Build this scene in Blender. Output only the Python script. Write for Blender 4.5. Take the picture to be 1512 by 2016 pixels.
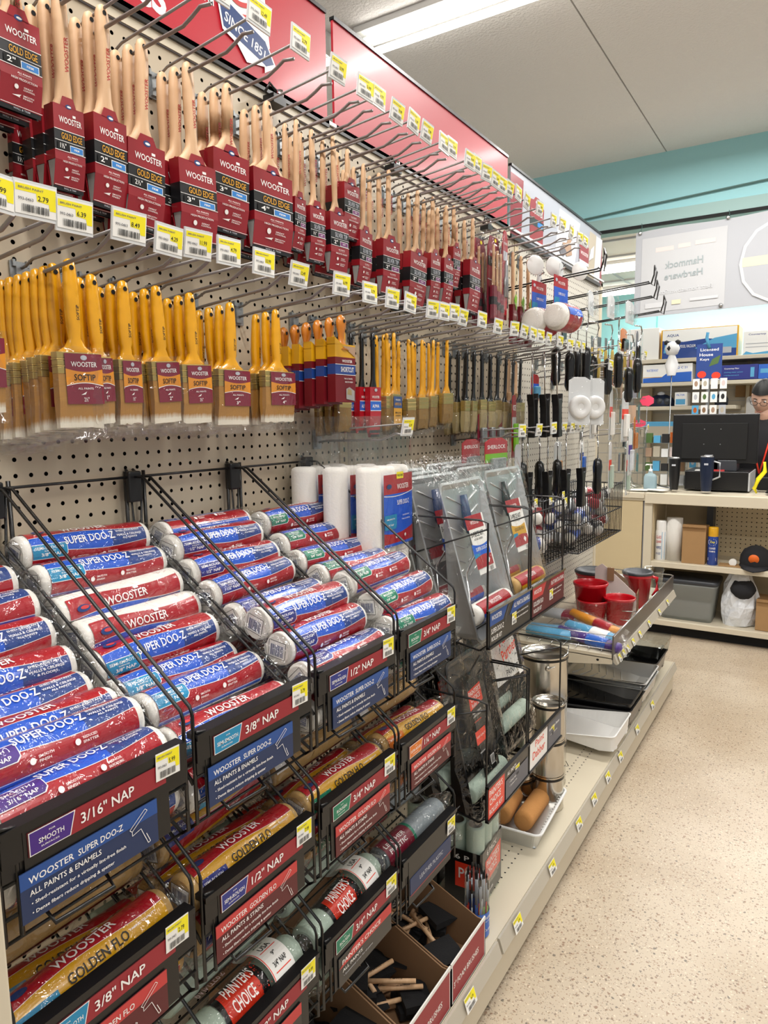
import bpy, bmesh, math, random
from mathutils import Vector, Matrix, noise
from math import sin, cos, pi, radians, sqrt, atan2
RN = random.Random(11)
U = RN.uniform
for o in list(bpy.data.objects): bpy.data.objects.remove(o)
SC = bpy.context.scene
COL = SC.collection
# ------------------------------------------------------------------ camera
F, CX, CY = 1380.0, 756.0, 1008.0
CAM = Vector((1.07, 0.0, 1.45))
_Y = Vector((1638 - CX, -(815 - CY), -F)).normalized()
_D = Vector((892 - CX, -(11500 - CY), -F)).normalized()
_Z = -_D; _Z = (_Z - _Y * _Z.dot(_Y)).normalized()
_X = _Y.cross(_Z)
RM = Matrix((_X, _Y, _Z))
cd = bpy.data.cameras.new('camera'); cam = bpy.data.objects.new('camera', cd); COL.objects.link(cam)
cd.sensor_fit = 'VERTICAL'; cd.sensor_height = 36.0; cd.lens = F / 2016 * 36; cd.clip_start = 0.02; cd.clip_end = 60
cam.matrix_world = Matrix.Translation(CAM) @ RM.to_4x4()
SC.camera = cam
def ray(px, py): return RM @ Vector((px - CX, -(py - CY), -F))
def onx(px, py, X): r = ray(px, py); return CAM + r * ((X - CAM.x) / r.x)
def ony(px, py, Y): r = ray(px, py); return CAM + r * ((Y - CAM.y) / r.y)
def onz(px, py, Z): r = ray(px, py); return CAM + r * ((Z - CAM.z) / r.z)
# ------------------------------------------------------------------ world, lights, exposure
w = bpy.data.worlds.new('world'); SC.world = w; w.use_nodes = True
w.node_tree.nodes['Background'].inputs[0].default_value = (1.0, 0.985, 0.97, 1)
w.node_tree.nodes['Background'].inputs[1].default_value = 0.36
def area(name, loc, sx, sy, power, rot=(0, 0, 0), col=(1, 0.975, 0.94)):
    l = bpy.data.lights.new(name, 'AREA'); l.shape = 'RECTANGLE'; l.size = sx; l.size_y = sy; l.energy = power; l.color = col
    o = bpy.data.objects.new(name, l); COL.objects.link(o); o.location = loc; o.rotation_euler = rot; return o
CEIL = 3.3
area('tube_or_fill_light', (0.35, 3.07, CEIL - 0.125), 2.3, 0.16, 56)
area('tube_or_fill_light', (0.9, 0.55, CEIL - 0.1), 2.3, 0.16, 44)
area('tube_or_fill_light', (1.6, -2.0, CEIL - 0.1), 2.3, 0.16, 30)
area('tube_or_fill_light', (3.2, 1.6, CEIL - 0.1), 2.3, 0.16, 34)
area('tube_or_fill_light', (0.9, 4.6, CEIL - 0.1), 2.3, 0.16, 36)
area('tube_or_fill_light', (0.4, 7.0, 2.78), 2.4, 0.2, 60)
area('tube_or_fill_light', (0.9, 5.85, 2.86), 2.4, 0.16, 17)  # added fill to brighten the rear shelves, no tube fixture hangs here
area('tube_or_fill_light', (0.4, 8.3, 2.78), 2.4, 0.2, 30)
VS = SC.view_settings
VS.view_transform = 'Standard'; VS.look = 'None'; VS.exposure = 0.33; VS.gamma = 1; VS.use_curve_mapping = False
try:
    SC.cycles.transparent_max_bounces = 24
except Exception: pass
# ------------------------------------------------------------------ materials
def lin(c):
    if isinstance(c, str):
        c = c.lstrip('#'); c = [int(c[i:i + 2], 16) / 255 for i in (0, 2, 4)]
    return tuple((x / 12.92 if x <= .04045 else ((x + .055) / 1.055) ** 2.4) for x in c) + (1,)
MATS = {}
def mat(name, col='#888888', rough=.5, metal=0., coat=0., bump=0., bscale=60., bdist=.002, var=0., vscale=8., emit=None, trans=0., stretch=None, col2=None, spec=.5, alpha=1., detail=4., sheen=0.):
    if name in MATS: return MATS[name]
    m = bpy.data.materials.new(name); m.use_nodes = True; nt = m.node_tree; N = nt.nodes; L = nt.links
    b = N['Principled BSDF']; b.inputs['Base Color'].default_value = lin(col); b.inputs['Roughness'].default_value = rough; b.inputs['Metallic'].default_value = metal
    b.inputs['Coat Weight'].default_value = coat; b.inputs['Coat Roughness'].default_value = .12; b.inputs['Specular IOR Level'].default_value = spec
    if sheen: b.inputs['Sheen Weight'].default_value = sheen
    if trans: b.inputs['Transmission Weight'].default_value = trans; b.inputs['IOR'].default_value = 1.3
    if alpha < 1: b.inputs['Alpha'].default_value = alpha
    if emit: b.inputs['Emission Color'].default_value = lin(col); b.inputs['Emission Strength'].default_value = emit
    if bump or var:
        tc = N.new('ShaderNodeTexCoord'); src = tc.outputs['Object']
        if stretch:
            mp = N.new('ShaderNodeMapping'); mp.inputs['Scale'].default_value = stretch; L.new(src, mp.inputs[0]); src = mp.outputs[0]
    if bump:
        n = N.new('ShaderNodeTexNoise'); n.inputs['Scale'].default_value = bscale; n.inputs['Detail'].default_value = detail; L.new(src, n.inputs['Vector'])
        bp = N.new('ShaderNodeBump'); bp.inputs['Strength'].default_value = bump; bp.inputs['Distance'].default_value = bdist
        L.new(n.outputs['Fac'], bp.inputs['Height']); L.new(bp.outputs[0], b.inputs['Normal'])
        if coat: L.new(bp.outputs[0], b.inputs['Coat Normal'])
    if var:
        n2 = N.new('ShaderNodeTexNoise'); n2.inputs['Scale'].default_value = vscale; n2.inputs['Detail'].default_value = 5; L.new(src, n2.inputs['Vector'])
        r = N.new('ShaderNodeValToRGB'); r.color_ramp.elements[0].position = .3; r.color_ramp.elements[1].position = .7
        a = lin(col); c2 = lin(col2) if col2 else tuple(max(0, x * (1 - var)) for x in a[:3]) + (1,)
        r.color_ramp.elements[0].color = c2; r.color_ramp.elements[1].color = a
        L.new(n2.outputs['Fac'], r.inputs[0]); L.new(r.outputs[0], b.inputs['Base Color'])
    MATS[name] = m; return m
def film(name, tint='#f4f4f4', amt=.10, bs=30., dist=.006, rough=.09, top=.75):
    m = bpy.data.materials.new(name); m.use_nodes = True; nt = m.node_tree; N = nt.nodes; L = nt.links
    N.remove(N['Principled BSDF']); out = N['Material Output']
    tr = N.new('ShaderNodeBsdfTransparent'); tr.inputs[0].default_value = lin(tint)
    gl = N.new('ShaderNodeBsdfGlossy'); gl.inputs['Roughness'].default_value = rough; gl.inputs[0].default_value = (1, 1, 1, 1)
    tc = N.new('ShaderNodeTexCoord'); no = N.new('ShaderNodeTexNoise'); no.inputs['Scale'].default_value = bs; no.inputs['Detail'].default_value = 2; no.inputs['Distortion'].default_value = 1.4
    bp = N.new('ShaderNodeBump'); bp.inputs['Strength'].default_value = 1; bp.inputs['Distance'].default_value = dist
    lw = N.new('ShaderNodeLayerWeight'); lw.inputs[0].default_value = .35
    mr = N.new('ShaderNodeMapRange'); mr.inputs[3].default_value = amt; mr.inputs[4].default_value = top
    pw = N.new('ShaderNodeMath'); pw.operation = 'POWER'; pw.inputs[1].default_value = 3.4
    mx = N.new('ShaderNodeMixShader')
    L.new(tc.outputs['Object'], no.inputs['Vector']); L.new(no.outputs['Fac'], bp.inputs['Height']); L.new(bp.outputs[0], gl.inputs['Normal']); L.new(bp.outputs[0], lw.inputs['Normal'])
    L.new(lw.outputs['Facing'], pw.inputs[0]); L.new(pw.outputs[0], mr.inputs[0]); L.new(mr.outputs[0], mx.inputs[0]); L.new(tr.outputs[0], mx.inputs[1]); L.new(gl.outputs[0], mx.inputs[2]); L.new(mx.outputs[0], out.inputs[0])
    MATS[name] = m; return m
M = MATS
mat('cream_metal', '#d0c6b0', .42); mat('cream_dark', '#c8b795', .45); mat('black_metal', '#0c0c0d', .38, coat=.2); mat('black_plastic', '#0d0d0f', .35)
mat('matte_black', '#060606', .8); mat('hook_steel', '#8f8c8a', .42, .6); mat('zinc', '#a9adaf', .38, .85, var=.3, vscale=120)
mat('chrome', '#c9c9c9', .15, 1.); mat('white_paper', '#ecebe6', .6); mat('white_plastic', '#e8e8e6', .3); mat('clear_tag', '#d9dcdd', .2)
mat('yellow_print', '#f2e41a', .5); mat('ink', '#1c1c1e', .6); mat('ink_grey', '#6a6a70', .6)
mat('red', '#8f1420', .38, coat=.3); mat('red_dark', '#6d0f1a', .38); mat('white_print', '#f1efec', .45); mat('black_band', '#17171a', .38, coat=.3)
mat('gold_print', '#d99c1c', .4); mat('silver_print', '#b9bcc4', .3); mat('blue_patch', '#2f7cc4', .4); mat('purple_patch', '#75356f', .4); mat('paper_edge', '#9a9794', .8)
mat('beech', '#dcb78f', .5, var=.25, vscale=14, stretch=(6, 6, .8), col2='#c89f78'); mat('brush_red_print', '#b02828', .5)
mat('yellow_handle', '#e3a20e', .28, coat=.5, bump=.06, bscale=80); mat('black_handle', '#0b0b0c', .25, coat=.3)
mat('brass', '#c8b06a', .3, .8, bump=.1, bscale=40); mat('orange_wood', '#cf7d1d', .35, coat=.4, var=.2, vscale=30)
mat('maroon', '#7e1730', .4, coat=.2); mat('amber', '#dd8f1e', .4, coat=.2); mat('blue_print', '#1f62c4', .35, coat=.4); mat('navy_print', '#1c3f86', .4, coat=.3)
mat('super_red', '#ab1222', .33, coat=.5, bump=.25, bscale=14, bdist=.004); mat('super_blue', '#1558cc', .33, coat=.5, bump=.25, bscale=14, bdist=.004); mat('super_navy', '#1b3f8c', .35, coat=.5)
mat('golden_yellow', '#d6a012', .35, coat=.4); mat('cyan_badge', '#1787b4', .4); mat('green_badge', '#12785a', .4); mat('violet_badge', '#43207e', .4); mat('indigo_badge', '#242f80', .4); mat('orange_badge', '#d9741c', .4)
mat('nap_white', '#efece4', .9, bump=.5, bscale=240, bdist=.0015, sheen=.4); mat('nap_tan', '#c9a366', .9, bump=.5, bscale=220, bdist=.0015, var=.1, vscale=30)
mat('nap_green', '#bccfbf', .9, bump=.5, bscale=220, bdist=.0015, var=.12, vscale=24); mat('nap_orange', '#c98e50', .9, bump=.5, bscale=220, bdist=.0015, var=.12); mat('nap_grey', '#8d979c', .45, var=.15, vscale=20)
mat('core_board', '#8b8275', .8); mat('choice_red', '#ea3a20', .4, coat=.3); mat('cardboard', '#8c6b4c', .8, var=.12, vscale=5); mat('cardboard_light', '#a98458', .8, var=.1, vscale=6)
mat('foam_black', '#141416', .95, bump=.4, bscale=300); mat('sign_blue', '#1c4b92', .4); mat('sign_blue_dark', '#1b2f57', .45); mat('strip_red', '#94202c', .45); mat('strip_red_dark', '#5a1a20', .45); mat('flo_red', '#c23a3a', .45)
mat('tray_metal', '#d2d4d4', .34, .8, bump=.12, bscale=12, bdist=.004); mat('tin', '#c9c5bc', .2, 1., bump=.05, bscale=6); mat('gold_tin', '#c08a3a', .3, 1.)
mat('lime', '#79b82c', .5); mat('hot_pink', '#ef4668', .6); mat('teal_wall', '#98cbd0', .7, bump=.15, bscale=120, bdist=.002); mat('teal_back', '#93cdd0', .7)
mat('banner', '#a9abb0', .6); mat('ghost_grey', '#b3b5b8', .7); mat('ghost_pink', '#d9c6c2', .7); mat('navy_steel', '#17233c', .35, .3); mat('rail_plastic', '#b6afa0', .3)
mat('skin', '#c9a08a', .5); mat('hair', '#0c0a09', .6); mat('dark_cloth', '#1d1d21', .9); mat('red_plastic', '#c01020', .25, coat=.3); mat('pink_grey', '#cfc3be', .7)
mat('lamp_white', '#fffaf2', .5, emit=6); mat('fixture_white', '#e9e9e6', .4); mat('bag_blue', '#2f55b5', .3, coat=.5, bump=.6, bscale=30, bdist=.01); mat('bag_white', '#dfe3e8', .25, coat=.6, bump=.8, bscale=35, bdist=.01)
mat('lens_dark', '#15171b', .2); mat('lid_grey', '#33363c', .4); mat('sticker_orange', '#e36a20', .5); mat('can_blue', '#1b3f90', .3, coat=.4); mat('sky_box', '#57a3cc', .4); mat('green_leaf', '#4d6a35', .6); mat('amber_plastic', '#b65a1c', .3)
film('film_clear', '#fafafa', .045, 22., .008, .06, .6); film('film_crinkle', '#fafafa', .05, 28., .012, .05, .65); film('clear_plastic', '#e6eaea', .10, 8., .002, .06)
mat('bin_frost', '#a5aaa8', .45, alpha=.62)
# bristle (tan with white synthetic tips) – gradient along the bristles
def bristle(name, a, b, tip=.16):
    m = mat(name, a, .6, bump=.5, bscale=400, bdist=.001, stretch=(1, 1, .03)); N = m.node_tree.nodes; L = m.node_tree.links
    tc = N.new('ShaderNodeTexCoord'); sp = N.new('ShaderNodeSeparateXYZ'); no = N.new('ShaderNodeTexNoise'); no.inputs['Scale'].default_value = 300
    mp = N.new('ShaderNodeMapping'); mp.inputs['Scale'].default_value = (1, 1, .02)
    L.new(tc.outputs['Generated'], sp.inputs[0]); L.new(tc.outputs['Object'], mp.inputs[0]); L.new(mp.outputs[0], no.inputs['Vector'])
    ad = N.new('ShaderNodeMath'); ad.operation = 'MULTIPLY_ADD'; ad.inputs[1].default_value = .12; L.new(no.outputs['Fac'], ad.inputs[0]); L.new(sp.outputs[2], ad.inputs[2])
    r = N.new('ShaderNodeValToRGB'); e = r.color_ramp.elements; e[0].position = tip; e[0].color = lin(b); e[1].position = tip + .12; e[1].color = lin(a)
    L.new(ad.outputs[0], r.inputs[0]); L.new(r.outputs[0], N['Principled BSDF'].inputs['Base Color'])
bristle('bristle_soft', '#b0803c', '#e2dccb', .18); bristle('bristle_brown', '#8c6a2e', '#6f5526', .1); bristle('bristle_pale', '#9d8c60', '#847550', .1)
# ------------------------------------------------------------------ mesh helper
TXT = {}
def text2d(s, bold=.012):
    k = (s, bold)
    if k in TXT: return TXT[k]
    cu = bpy.data.curves.new('t', 'FONT'); cu.body = s; cu.size = 1; cu.resolution_u = 2; cu.offset = bold; cu.fill_mode = 'FRONT'
    ob = bpy.data.objects.new('t', cu)
    me = bpy.data.meshes.new_from_object(ob)
    vs = [(v.co.x, v.co.y) for v in me.vertices]; fs = [tuple(p.vertices) for p in me.polygons]
    bpy.data.objects.remove(ob); bpy.data.curves.remove(cu); bpy.data.meshes.remove(me)
    if not vs: vs = [(0, 0), (1, 0), (1, 1)]; fs = [(0, 1, 2)]
    x0 = min(v[0] for v in vs); x1 = max(v[0] for v in vs); y0 = min(v[1] for v in vs); y1 = max(v[1] for v in vs)
    if len(s) > 3 and y0 < -.1: pass
    vs = [((x - x0) / (x1 - x0) - .5, (y - y0) / (y1 - y0) - .5) for x, y in vs]
    # keep faces front-facing
    f2 = []
    for f in fs:
        a, b, c = (vs[f[0]], vs[f[1]], vs[f[2]])
        cr = (b[0] - a[0]) * (c[1] - a[1]) - (b[1] - a[1]) * (c[0] - a[0])
        f2.append(f if cr > 0 else tuple(reversed(f)))
    TXT[k] = (vs, f2); return TXT[k]
CUT = {}
def cut2d(key, vs, fs, step):
    if key in CUT: return CUT[key]
    bm = bmesh.new(); bv = [bm.verts.new((x, y, 0)) for x, y in vs]
    for f in fs:
        try: bm.faces.new([bv[i] for i in f])
        except ValueError: pass
    y0 = min(v[1] for v in vs); y1 = max(v[1] for v in vs); y = y0 + step
    while y < y1 - step * .3:
        bmesh.ops.bisect_plane(bm, geom=bm.verts[:] + bm.edges[:] + bm.faces[:], plane_co=(0, y, 0), plane_no=(0, 1, 0)); y += step
    bm.verts.index_update()
    r = ([(v.co.x, v.co.y) for v in bm.verts], [tuple(v.index for v in f.verts) for f in bm.faces]); bm.free(); CUT[key] = r; return r
class MB:
    def __init__(s): s.v = []; s.f = []; s.mi = []; s.sm = []; s.mats = []
    def idx(s, m):
        if m not in s.mats: s.mats.append(m)
        return s.mats.index(m)
    def add(s, vs, fs, m, T=None, smooth=False):
        o = len(s.v); i = s.idx(m)
        for p in vs:
            p = Vector(p); s.v.append(T @ p if T else p)
        for f in fs: s.f.append(tuple(a + o for a in f)); s.mi.append(i); s.sm.append(smooth)
        return s
    def box(s, x0, x1, y0, y1, z0, z1, m, T=None):
        vs = [(x, y, z) for x in (x0, x1) for y in (y0, y1) for z in (z0, z1)]
        return s.add(vs, [(0, 1, 3, 2), (4, 6, 7, 5), (0, 4, 5, 1), (2, 3, 7, 6), (0, 2, 6, 4), (1, 5, 7, 3)], m, T)
    def tube(s, pts, r, m, n=6, closed=False, T=None):
        pts = [Vector(p) for p in pts]; vs = []; k = len(pts); fs = []
        for i, p in enumerate(pts):
            a = pts[i - 1] if (i or closed) else p; b = pts[(i + 1) % k] if (i < k - 1 or closed) else p
            d = (b - a).normalized(); u = d.cross(Vector((0, 0, 1)))
            if u.length < .15: u = d.cross(Vector((0, 1, 0)))
            u.normalize(); w_ = d.cross(u)
            rr = r[i] if isinstance(r, (list, tuple)) else r
            for j in range(n):
                t = 2 * pi * j / n; vs.append(p + u * (cos(t) * rr) + w_ * (sin(t) * rr))
        for i in range(k if closed else k - 1):
            for j in range(n):
                a = i * n + j; b = i * n + (j + 1) % n; c = ((i + 1) % k) * n + (j + 1) % n; d = ((i + 1) % k) * n + j
                fs.append((a, b, c, d))
        if not closed: fs.append(tuple(range(n))[::-1]); fs.append(tuple(range((k - 1) * n, k * n)))
        return s.add(vs, fs, m, T, True)
    def lathe(s, prof, m, n=20, T=None, cap=True, sx=1., sy=1.):
        vs = []; fs = []
        for r, z in prof:
            for j in range(n): t = 2 * pi * j / n; vs.append((r * cos(t) * sx, r * sin(t) * sy, z))
        for i in range(len(prof) - 1):
            for j in range(n): fs.append((i * n + j, i * n + (j + 1) % n, (i + 1) * n + (j + 1) % n, (i + 1) * n + j))
        s.add(vs, fs, m, T, True)
        if cap:
            o = [v for v in vs[:n]]; s.add(o, [tuple(range(n))[::-1]], m, T); o = vs[-n:]; s.add(o, [tuple(range(n))], m, T)
        return s
    def loft(s, rings, m, T=None, cap=True, smooth=True):
        n = len(rings[0]); vs = [p for r in rings for p in r]; fs = []
        for i in range(len(rings) - 1):
            for j in range(n): fs.append((i * n + j, i * n + (j + 1) % n, (i + 1) * n + (j + 1) % n, (i + 1) * n + j))
        if cap: fs.append(tuple(range(n))[::-1]); fs.append(tuple(range((len(rings) - 1) * n, len(rings) * n)))
        return s.add(vs, fs, m, T, smooth)
    def prism(s, poly, a, b, m, T=None, axis='x'):
        n = len(poly)
        def P(u, v, t): return (t, u, v) if axis == 'x' else ((u, t, v) if axis == 'y' else (u, v, t))
        vs = [P(u, v, a) for u, v in poly] + [P(u, v, b) for u, v in poly]
        fs = [tuple(range(n))[::-1], tuple(range(n, 2 * n))] + [(i, (i + 1) % n, n + (i + 1) % n, n + i) for i in range(n)]
        return s.add(vs, fs, m, T)
    def quad(s, a, b, c, d, m, T=None): return s.add([a, b, c, d], [(0, 1, 2, 3)], m, T)
    # flat print: elements placed in (u, v) and mapped with fm(u, v, offset)
    def label(s, els, fm, seg=None, base=.0003, lay=.00018, T=None):
        for k, e in enumerate(els):
            off = base + lay * k; t = e[0]; m = e[-1]
            if t == 'R' or t == 'P':
                if t == 'R':
                    _, u0, v0, u1, v1, _ = e; nu = 1; nv = max(1, int(abs(v1 - v0) / seg + .99)) if seg else 1
                    vs = [(u0 + (u1 - u0) * i / nu, v0 + (v1 - v0) * j / nv) for i in range(nu + 1) for j in range(nv + 1)]
                    fs = [(i * (nv + 1) + j, (i + 1) * (nv + 1) + j, (i + 1) * (nv + 1) + j + 1, i * (nv + 1) + j + 1) for i in range(nu) for j in range(nv)]
                else:
                    vs = e[1]; fs = [tuple(range(len(vs)))]
                    if seg: vs, fs = cut2d(('P', tuple(vs), seg), vs, fs, seg)
            elif t == 'B':
                _, u0, u1, f0, f1, _ = e; nu = 14
                g0 = f0 if callable(f0) else (lambda u, c=f0: c); g1 = f1 if callable(f1) else (lambda u, c=f1: c)
                hh = max(abs(g1(u0) - g0(u0)), abs(g1((u0 + u1) / 2) - g0((u0 + u1) / 2))); nv = max(1, int(hh / seg + .99)) if seg else 1
                vs = []
                for i in range(nu + 1):
                    u = u0 + (u1 - u0) * i / nu; a = g0(u); b = g1(u)
                    for j in range(nv + 1): vs.append((u, a + (b - a) * j / nv))
                fs = [(i * (nv + 1) + j, (i + 1) * (nv + 1) + j, (i + 1) * (nv + 1) + j + 1, i * (nv + 1) + j + 1) for i in range(nu) for j in range(nv)]
            elif t == 'E':
                _, u, v, a, b, _ = e; vs = [(u + a * cos(2 * pi * j / 14), v + b * sin(2 * pi * j / 14)) for j in range(14)]; fs = [tuple(range(14))]
            elif t == 'T':
                txt, u, v, wd, ht = e[1:6]; rot = e[6] if len(e) > 7 else 0
                tv, fs = text2d(txt); c, sn = cos(rot), sin(rot)
                vs = [(u + x * wd * c - y * ht * sn, v + x * wd * sn + y * ht * c) for x, y in tv]
                if seg and ht > seg: vs, fs = cut2d(('T', e[1:6], rot, seg), vs, fs, seg)
            elif t == 'L':
                _, pts, th, _ = e; vs = []; fs = []
                for (a, b) in zip(pts[:-1], pts[1:]):
                    dx, dy = b[0] - a[0], b[1] - a[1]; l = sqrt(dx * dx + dy * dy) or 1; nx, ny = -dy / l * th / 2, dx / l * th / 2
                    o = len(vs); vs += [(a[0] - nx, a[1] - ny), (b[0] - nx, b[1] - ny), (b[0] + nx, b[1] + ny), (a[0] + nx, a[1] + ny)]; fs.append((o, o + 1, o + 2, o + 3))
            elif t == 'C':   # barcode
                _, u0, v0, u1, v1, _ = e; rr = random.Random(int(abs(u0) * 1e5)); u = u0; vs = []; fs = []
                while u < u1:
                    q = (u1 - u0) * rr.choice((.012, .02, .03)); o = len(vs); vs += [(u, v0), (u + q, v0), (u + q, v1), (u, v1)]; fs.append((o, o + 1, o + 2, o + 3)); u += q + (u1 - u0) * rr.choice((.012, .02, .035))
            s.add([fm(u, v, off) for u, v in vs], fs, M[m] if isinstance(m, str) else m, T)
        return s
    def mesh(s, name):
        me = bpy.data.meshes.new(name); me.from_pydata([tuple(p) for p in s.v], [], s.f)
        for m in s.mats: me.materials.append(M[m] if isinstance(m, str) else m)
        me.polygons.foreach_set('material_index', s.mi); me.polygons.foreach_set('use_smooth', s.sm); me.update(); return me
    def build(s, name, parent=None, bevel=0, loc=None, rot=None):
        return mobj(name, s.mesh(name), parent, bevel, loc, rot)
def mobj(name, me, parent=None, bevel=0, loc=None, rot=None):
    o = bpy.data.objects.new(name, me); COL.objects.link(o)
    if parent: o.parent = parent
    if loc: o.location = loc
    if rot: o.rotation_euler = rot
    if bevel:
        b = o.modifiers.new('b', 'BEVEL'); b.width = bevel; b.segments = 2; b.limit_method = 'ANGLE'
    return o
def tag(o, label, cat, group=None):
    o['label'] = label; o['category'] = cat
    if group: o['group'] = group
    return o
def thing(name, label, cat, loc=(0, 0, 0), rot=(0, 0, 0), group=None):
    o = bpy.data.objects.new(name, None); COL.objects.link(o); o.empty_display_size = .02; o.location = loc; o.rotation_euler = rot
    return tag(o, label, cat, group)
def struct(o): o['kind'] = 'structure'; return o
KIDS = {}
def dup(root, loc, rot, label, group=None):
    r = root.copy(); COL.objects.link(r); r.location = loc; r.rotation_euler = rot; r['label'] = label
    if group: r['group'] = group
    elif 'group' in r: del r['group']
    for ch in root.children:
        c = ch.copy(); COL.objects.link(c); c.parent = r
        for g in ch.children:
            d = g.copy(); COL.objects.link(d); d.parent = c
    return r
def XF(x=0, y=0, z=0, rx=0, ry=0, rz=0): return Matrix.Translation((x, y, z)) @ Matrix.Rotation(rz, 4, 'Z') @ Matrix.Rotation(ry, 4, 'Y') @ Matrix.Rotation(rx, 4, 'X')
def fx(X=0., y0=0., z0=0.): return lambda u, v, o: (X + o, y0 + u, z0 + v)          # print facing +X
def fy(Y=0., x0=0., z0=0.): return lambda u, v, o: (x0 + u, Y - o, z0 + v)          # print facing -Y
def fcyl(r): return lambda u, v, o: ((r + o) * cos(v / r), u, (r + o) * sin(v / r))   # axis Y, facing +X
def fcylz(r): return lambda u, v, o: ((r + o) * cos(u / r), (r + o) * sin(u / r), v)  # axis Z
ORD = ['first', 'second', 'third', 'fourth', 'fifth', 'sixth', 'seventh', 'eighth', 'ninth', 'tenth', 'eleventh', 'twelfth', 'thirteenth', 'fourteenth', 'fifteenth', 'sixteenth', 'seventeenth', 'eighteenth', 'nineteenth', 'twentieth', 'twenty-first', 'twenty-second', 'twenty-third', 'twenty-fourth', 'twenty-fifth', 'twenty-sixth', 'twenty-seventh', 'twenty-eighth', 'twenty-ninth', 'thirtieth']
# ================================================================== SETTING
def speckle():
    m = bpy.data.materials.new('terrazzo'); m.use_nodes = True; N = m.node_tree.nodes; L = m.node_tree.links; b = N['Principled BSDF']; b.inputs['Roughness'].default_value = .33
    tc = N.new('ShaderNodeTexCoord'); col = None
    base = N.new('ShaderNodeTexNoise'); base.inputs['Scale'].default_value = 2.2; base.inputs['Detail'].default_value = 6; L.new(tc.outputs['Object'], base.inputs['Vector'])
    r0 = N.new('ShaderNodeValToRGB'); r0.color_ramp.elements[0].position = .35; r0.color_ramp.elements[1].position = .68; r0.color_ramp.elements[0].color = lin('#b3a28b'); r0.color_ramp.elements[1].color = lin('#c9bba6'); L.new(base.outputs['Fac'], r0.inputs[0]); col = r0.outputs[0]
    for sc, th, c, den in ((80, .24, '#75604f', .42), (120, .26, '#94795f', .65), (52, .19, '#55504a', .24), (90, .22, '#dccfb9', .55), (66, .24, '#86664f', .32), (150, .26, '#6e6257', .5)):
        vo = N.new('ShaderNodeTexVoronoi'); vo.inputs['Scale'].default_value = sc; vo.inputs['Randomness'].default_value = 1
        mp = N.new('ShaderNodeMapping'); mp.inputs['Location'].default_value = (sc, sc * .3, 0); mp.inputs['Scale'].default_value = (1, 1, .001); L.new(tc.outputs['Object'], mp.inputs[0])
        ds = N.new('ShaderNodeTexNoise'); ds.inputs['Scale'].default_value = sc * 1.5; L.new(mp.outputs[0], ds.inputs['Vector'])
        mx0 = N.new('ShaderNodeVectorMath'); mx0.operation = 'MULTIPLY_ADD'; mx0.inputs[1].default_value = (.012,) * 3; L.new(ds.outputs['Color'], mx0.inputs[0]); L.new(mp.outputs[0], mx0.inputs[2]); L.new(mx0.outputs[0], vo.inputs['Vector'])
        lt = N.new('ShaderNodeMath'); lt.operation = 'LESS_THAN'; lt.inputs[1].default_value = th; L.new(vo.outputs['Distance'], lt.inputs[0])
        sp = N.new('ShaderNodeSeparateColor'); L.new(vo.outputs['Color'], sp.inputs[0]); l2 = N.new('ShaderNodeMath'); l2.operation = 'LESS_THAN'; l2.inputs[1].default_value = den; L.new(sp.outputs[0], l2.inputs[0])
        mu = N.new('ShaderNodeMath'); mu.operation = 'MULTIPLY'; L.new(lt.outputs[0], mu.inputs[0]); L.new(l2.outputs[0], mu.inputs[1])
        mu2 = N.new('ShaderNodeMath'); mu2.operation = 'MULTIPLY'; mu2.inputs[1].default_value = .75; L.new(mu.outputs[0], mu2.inputs[0])
        mx = N.new('ShaderNodeMix'); mx.data_type = 'RGBA'; mx.inputs[7].default_value = lin(c); L.new(mu2.outputs[0], mx.inputs[0]); L.new(col, mx.inputs[6]); col = mx.outputs[2]
    L.new(col, b.inputs['Base Color']); return m
MATS['terrazzo'] = speckle()
mat('ceiling_paint', '#e4e2e0', .85, bump=.9, bscale=70, bdist=.006, detail=3)
mat('plain_white', '#d8d6d2', .8)
struct(MB().box(-3.5, 5, -4, 8.9, -.1, 0, 'terrazzo').build('floor'))
ce = MB()
for i, (x0, x1) in enumerate(((-3.5, -1.26), (-1.255, -.03), (-.022, 1.2), (1.206, 5))):
    for (y0, y1) in ((-4, -.6), (-.592, 1.85), (1.858, 5.5)): ce.box(x0, x1, y0, y1, CEIL, CEIL + .03, 'ceiling_paint')
ce.box(-3.5, 5, -4, 8.9, CEIL + .03, CEIL + .1, 'plain_white')
struct(ce.build('ceiling'))
hw = MB(); hw.box(-3.5, 5, 5.5, 5.62, 2.90, CEIL + .02, 'teal_wall'); struct(hw.build('wall_back'))
sf = MB(); sf.box(-3.5, 5, 5.47, 5.66, 2.815, 2.90, mat('soffit_grey', '#8ba8a5', .6)); sf.box(-3.5, 5, 5.465, 5.49, 2.80, 2.82, 'matte_black'); struct(sf.build('trim_1'))
sf2 = MB(); sf2.tube([(-1.5, 5.48, 2.925), (-.6, 5.48, 2.925), (-.1, 5.48, 2.955), (.6, 5.48, 2.99), (1.6, 5.48, 3.03)], .006, mat('cable_grey', '#4e6c68', .6)); tag(sf2.build('cable'), 'thin dark cable strung across the teal wall above the opening', 'cable')
bw = MB(); bw.box(-3.5, 5, 8.8, 8.9, 0, CEIL, 'teal_back'); bw.box(-.72, -.71, 8.79, 8.8, 1.9, 2.9, mat('teal_dark', '#5fa8a5', .7)); struct(bw.build('wall_rear'))
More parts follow.
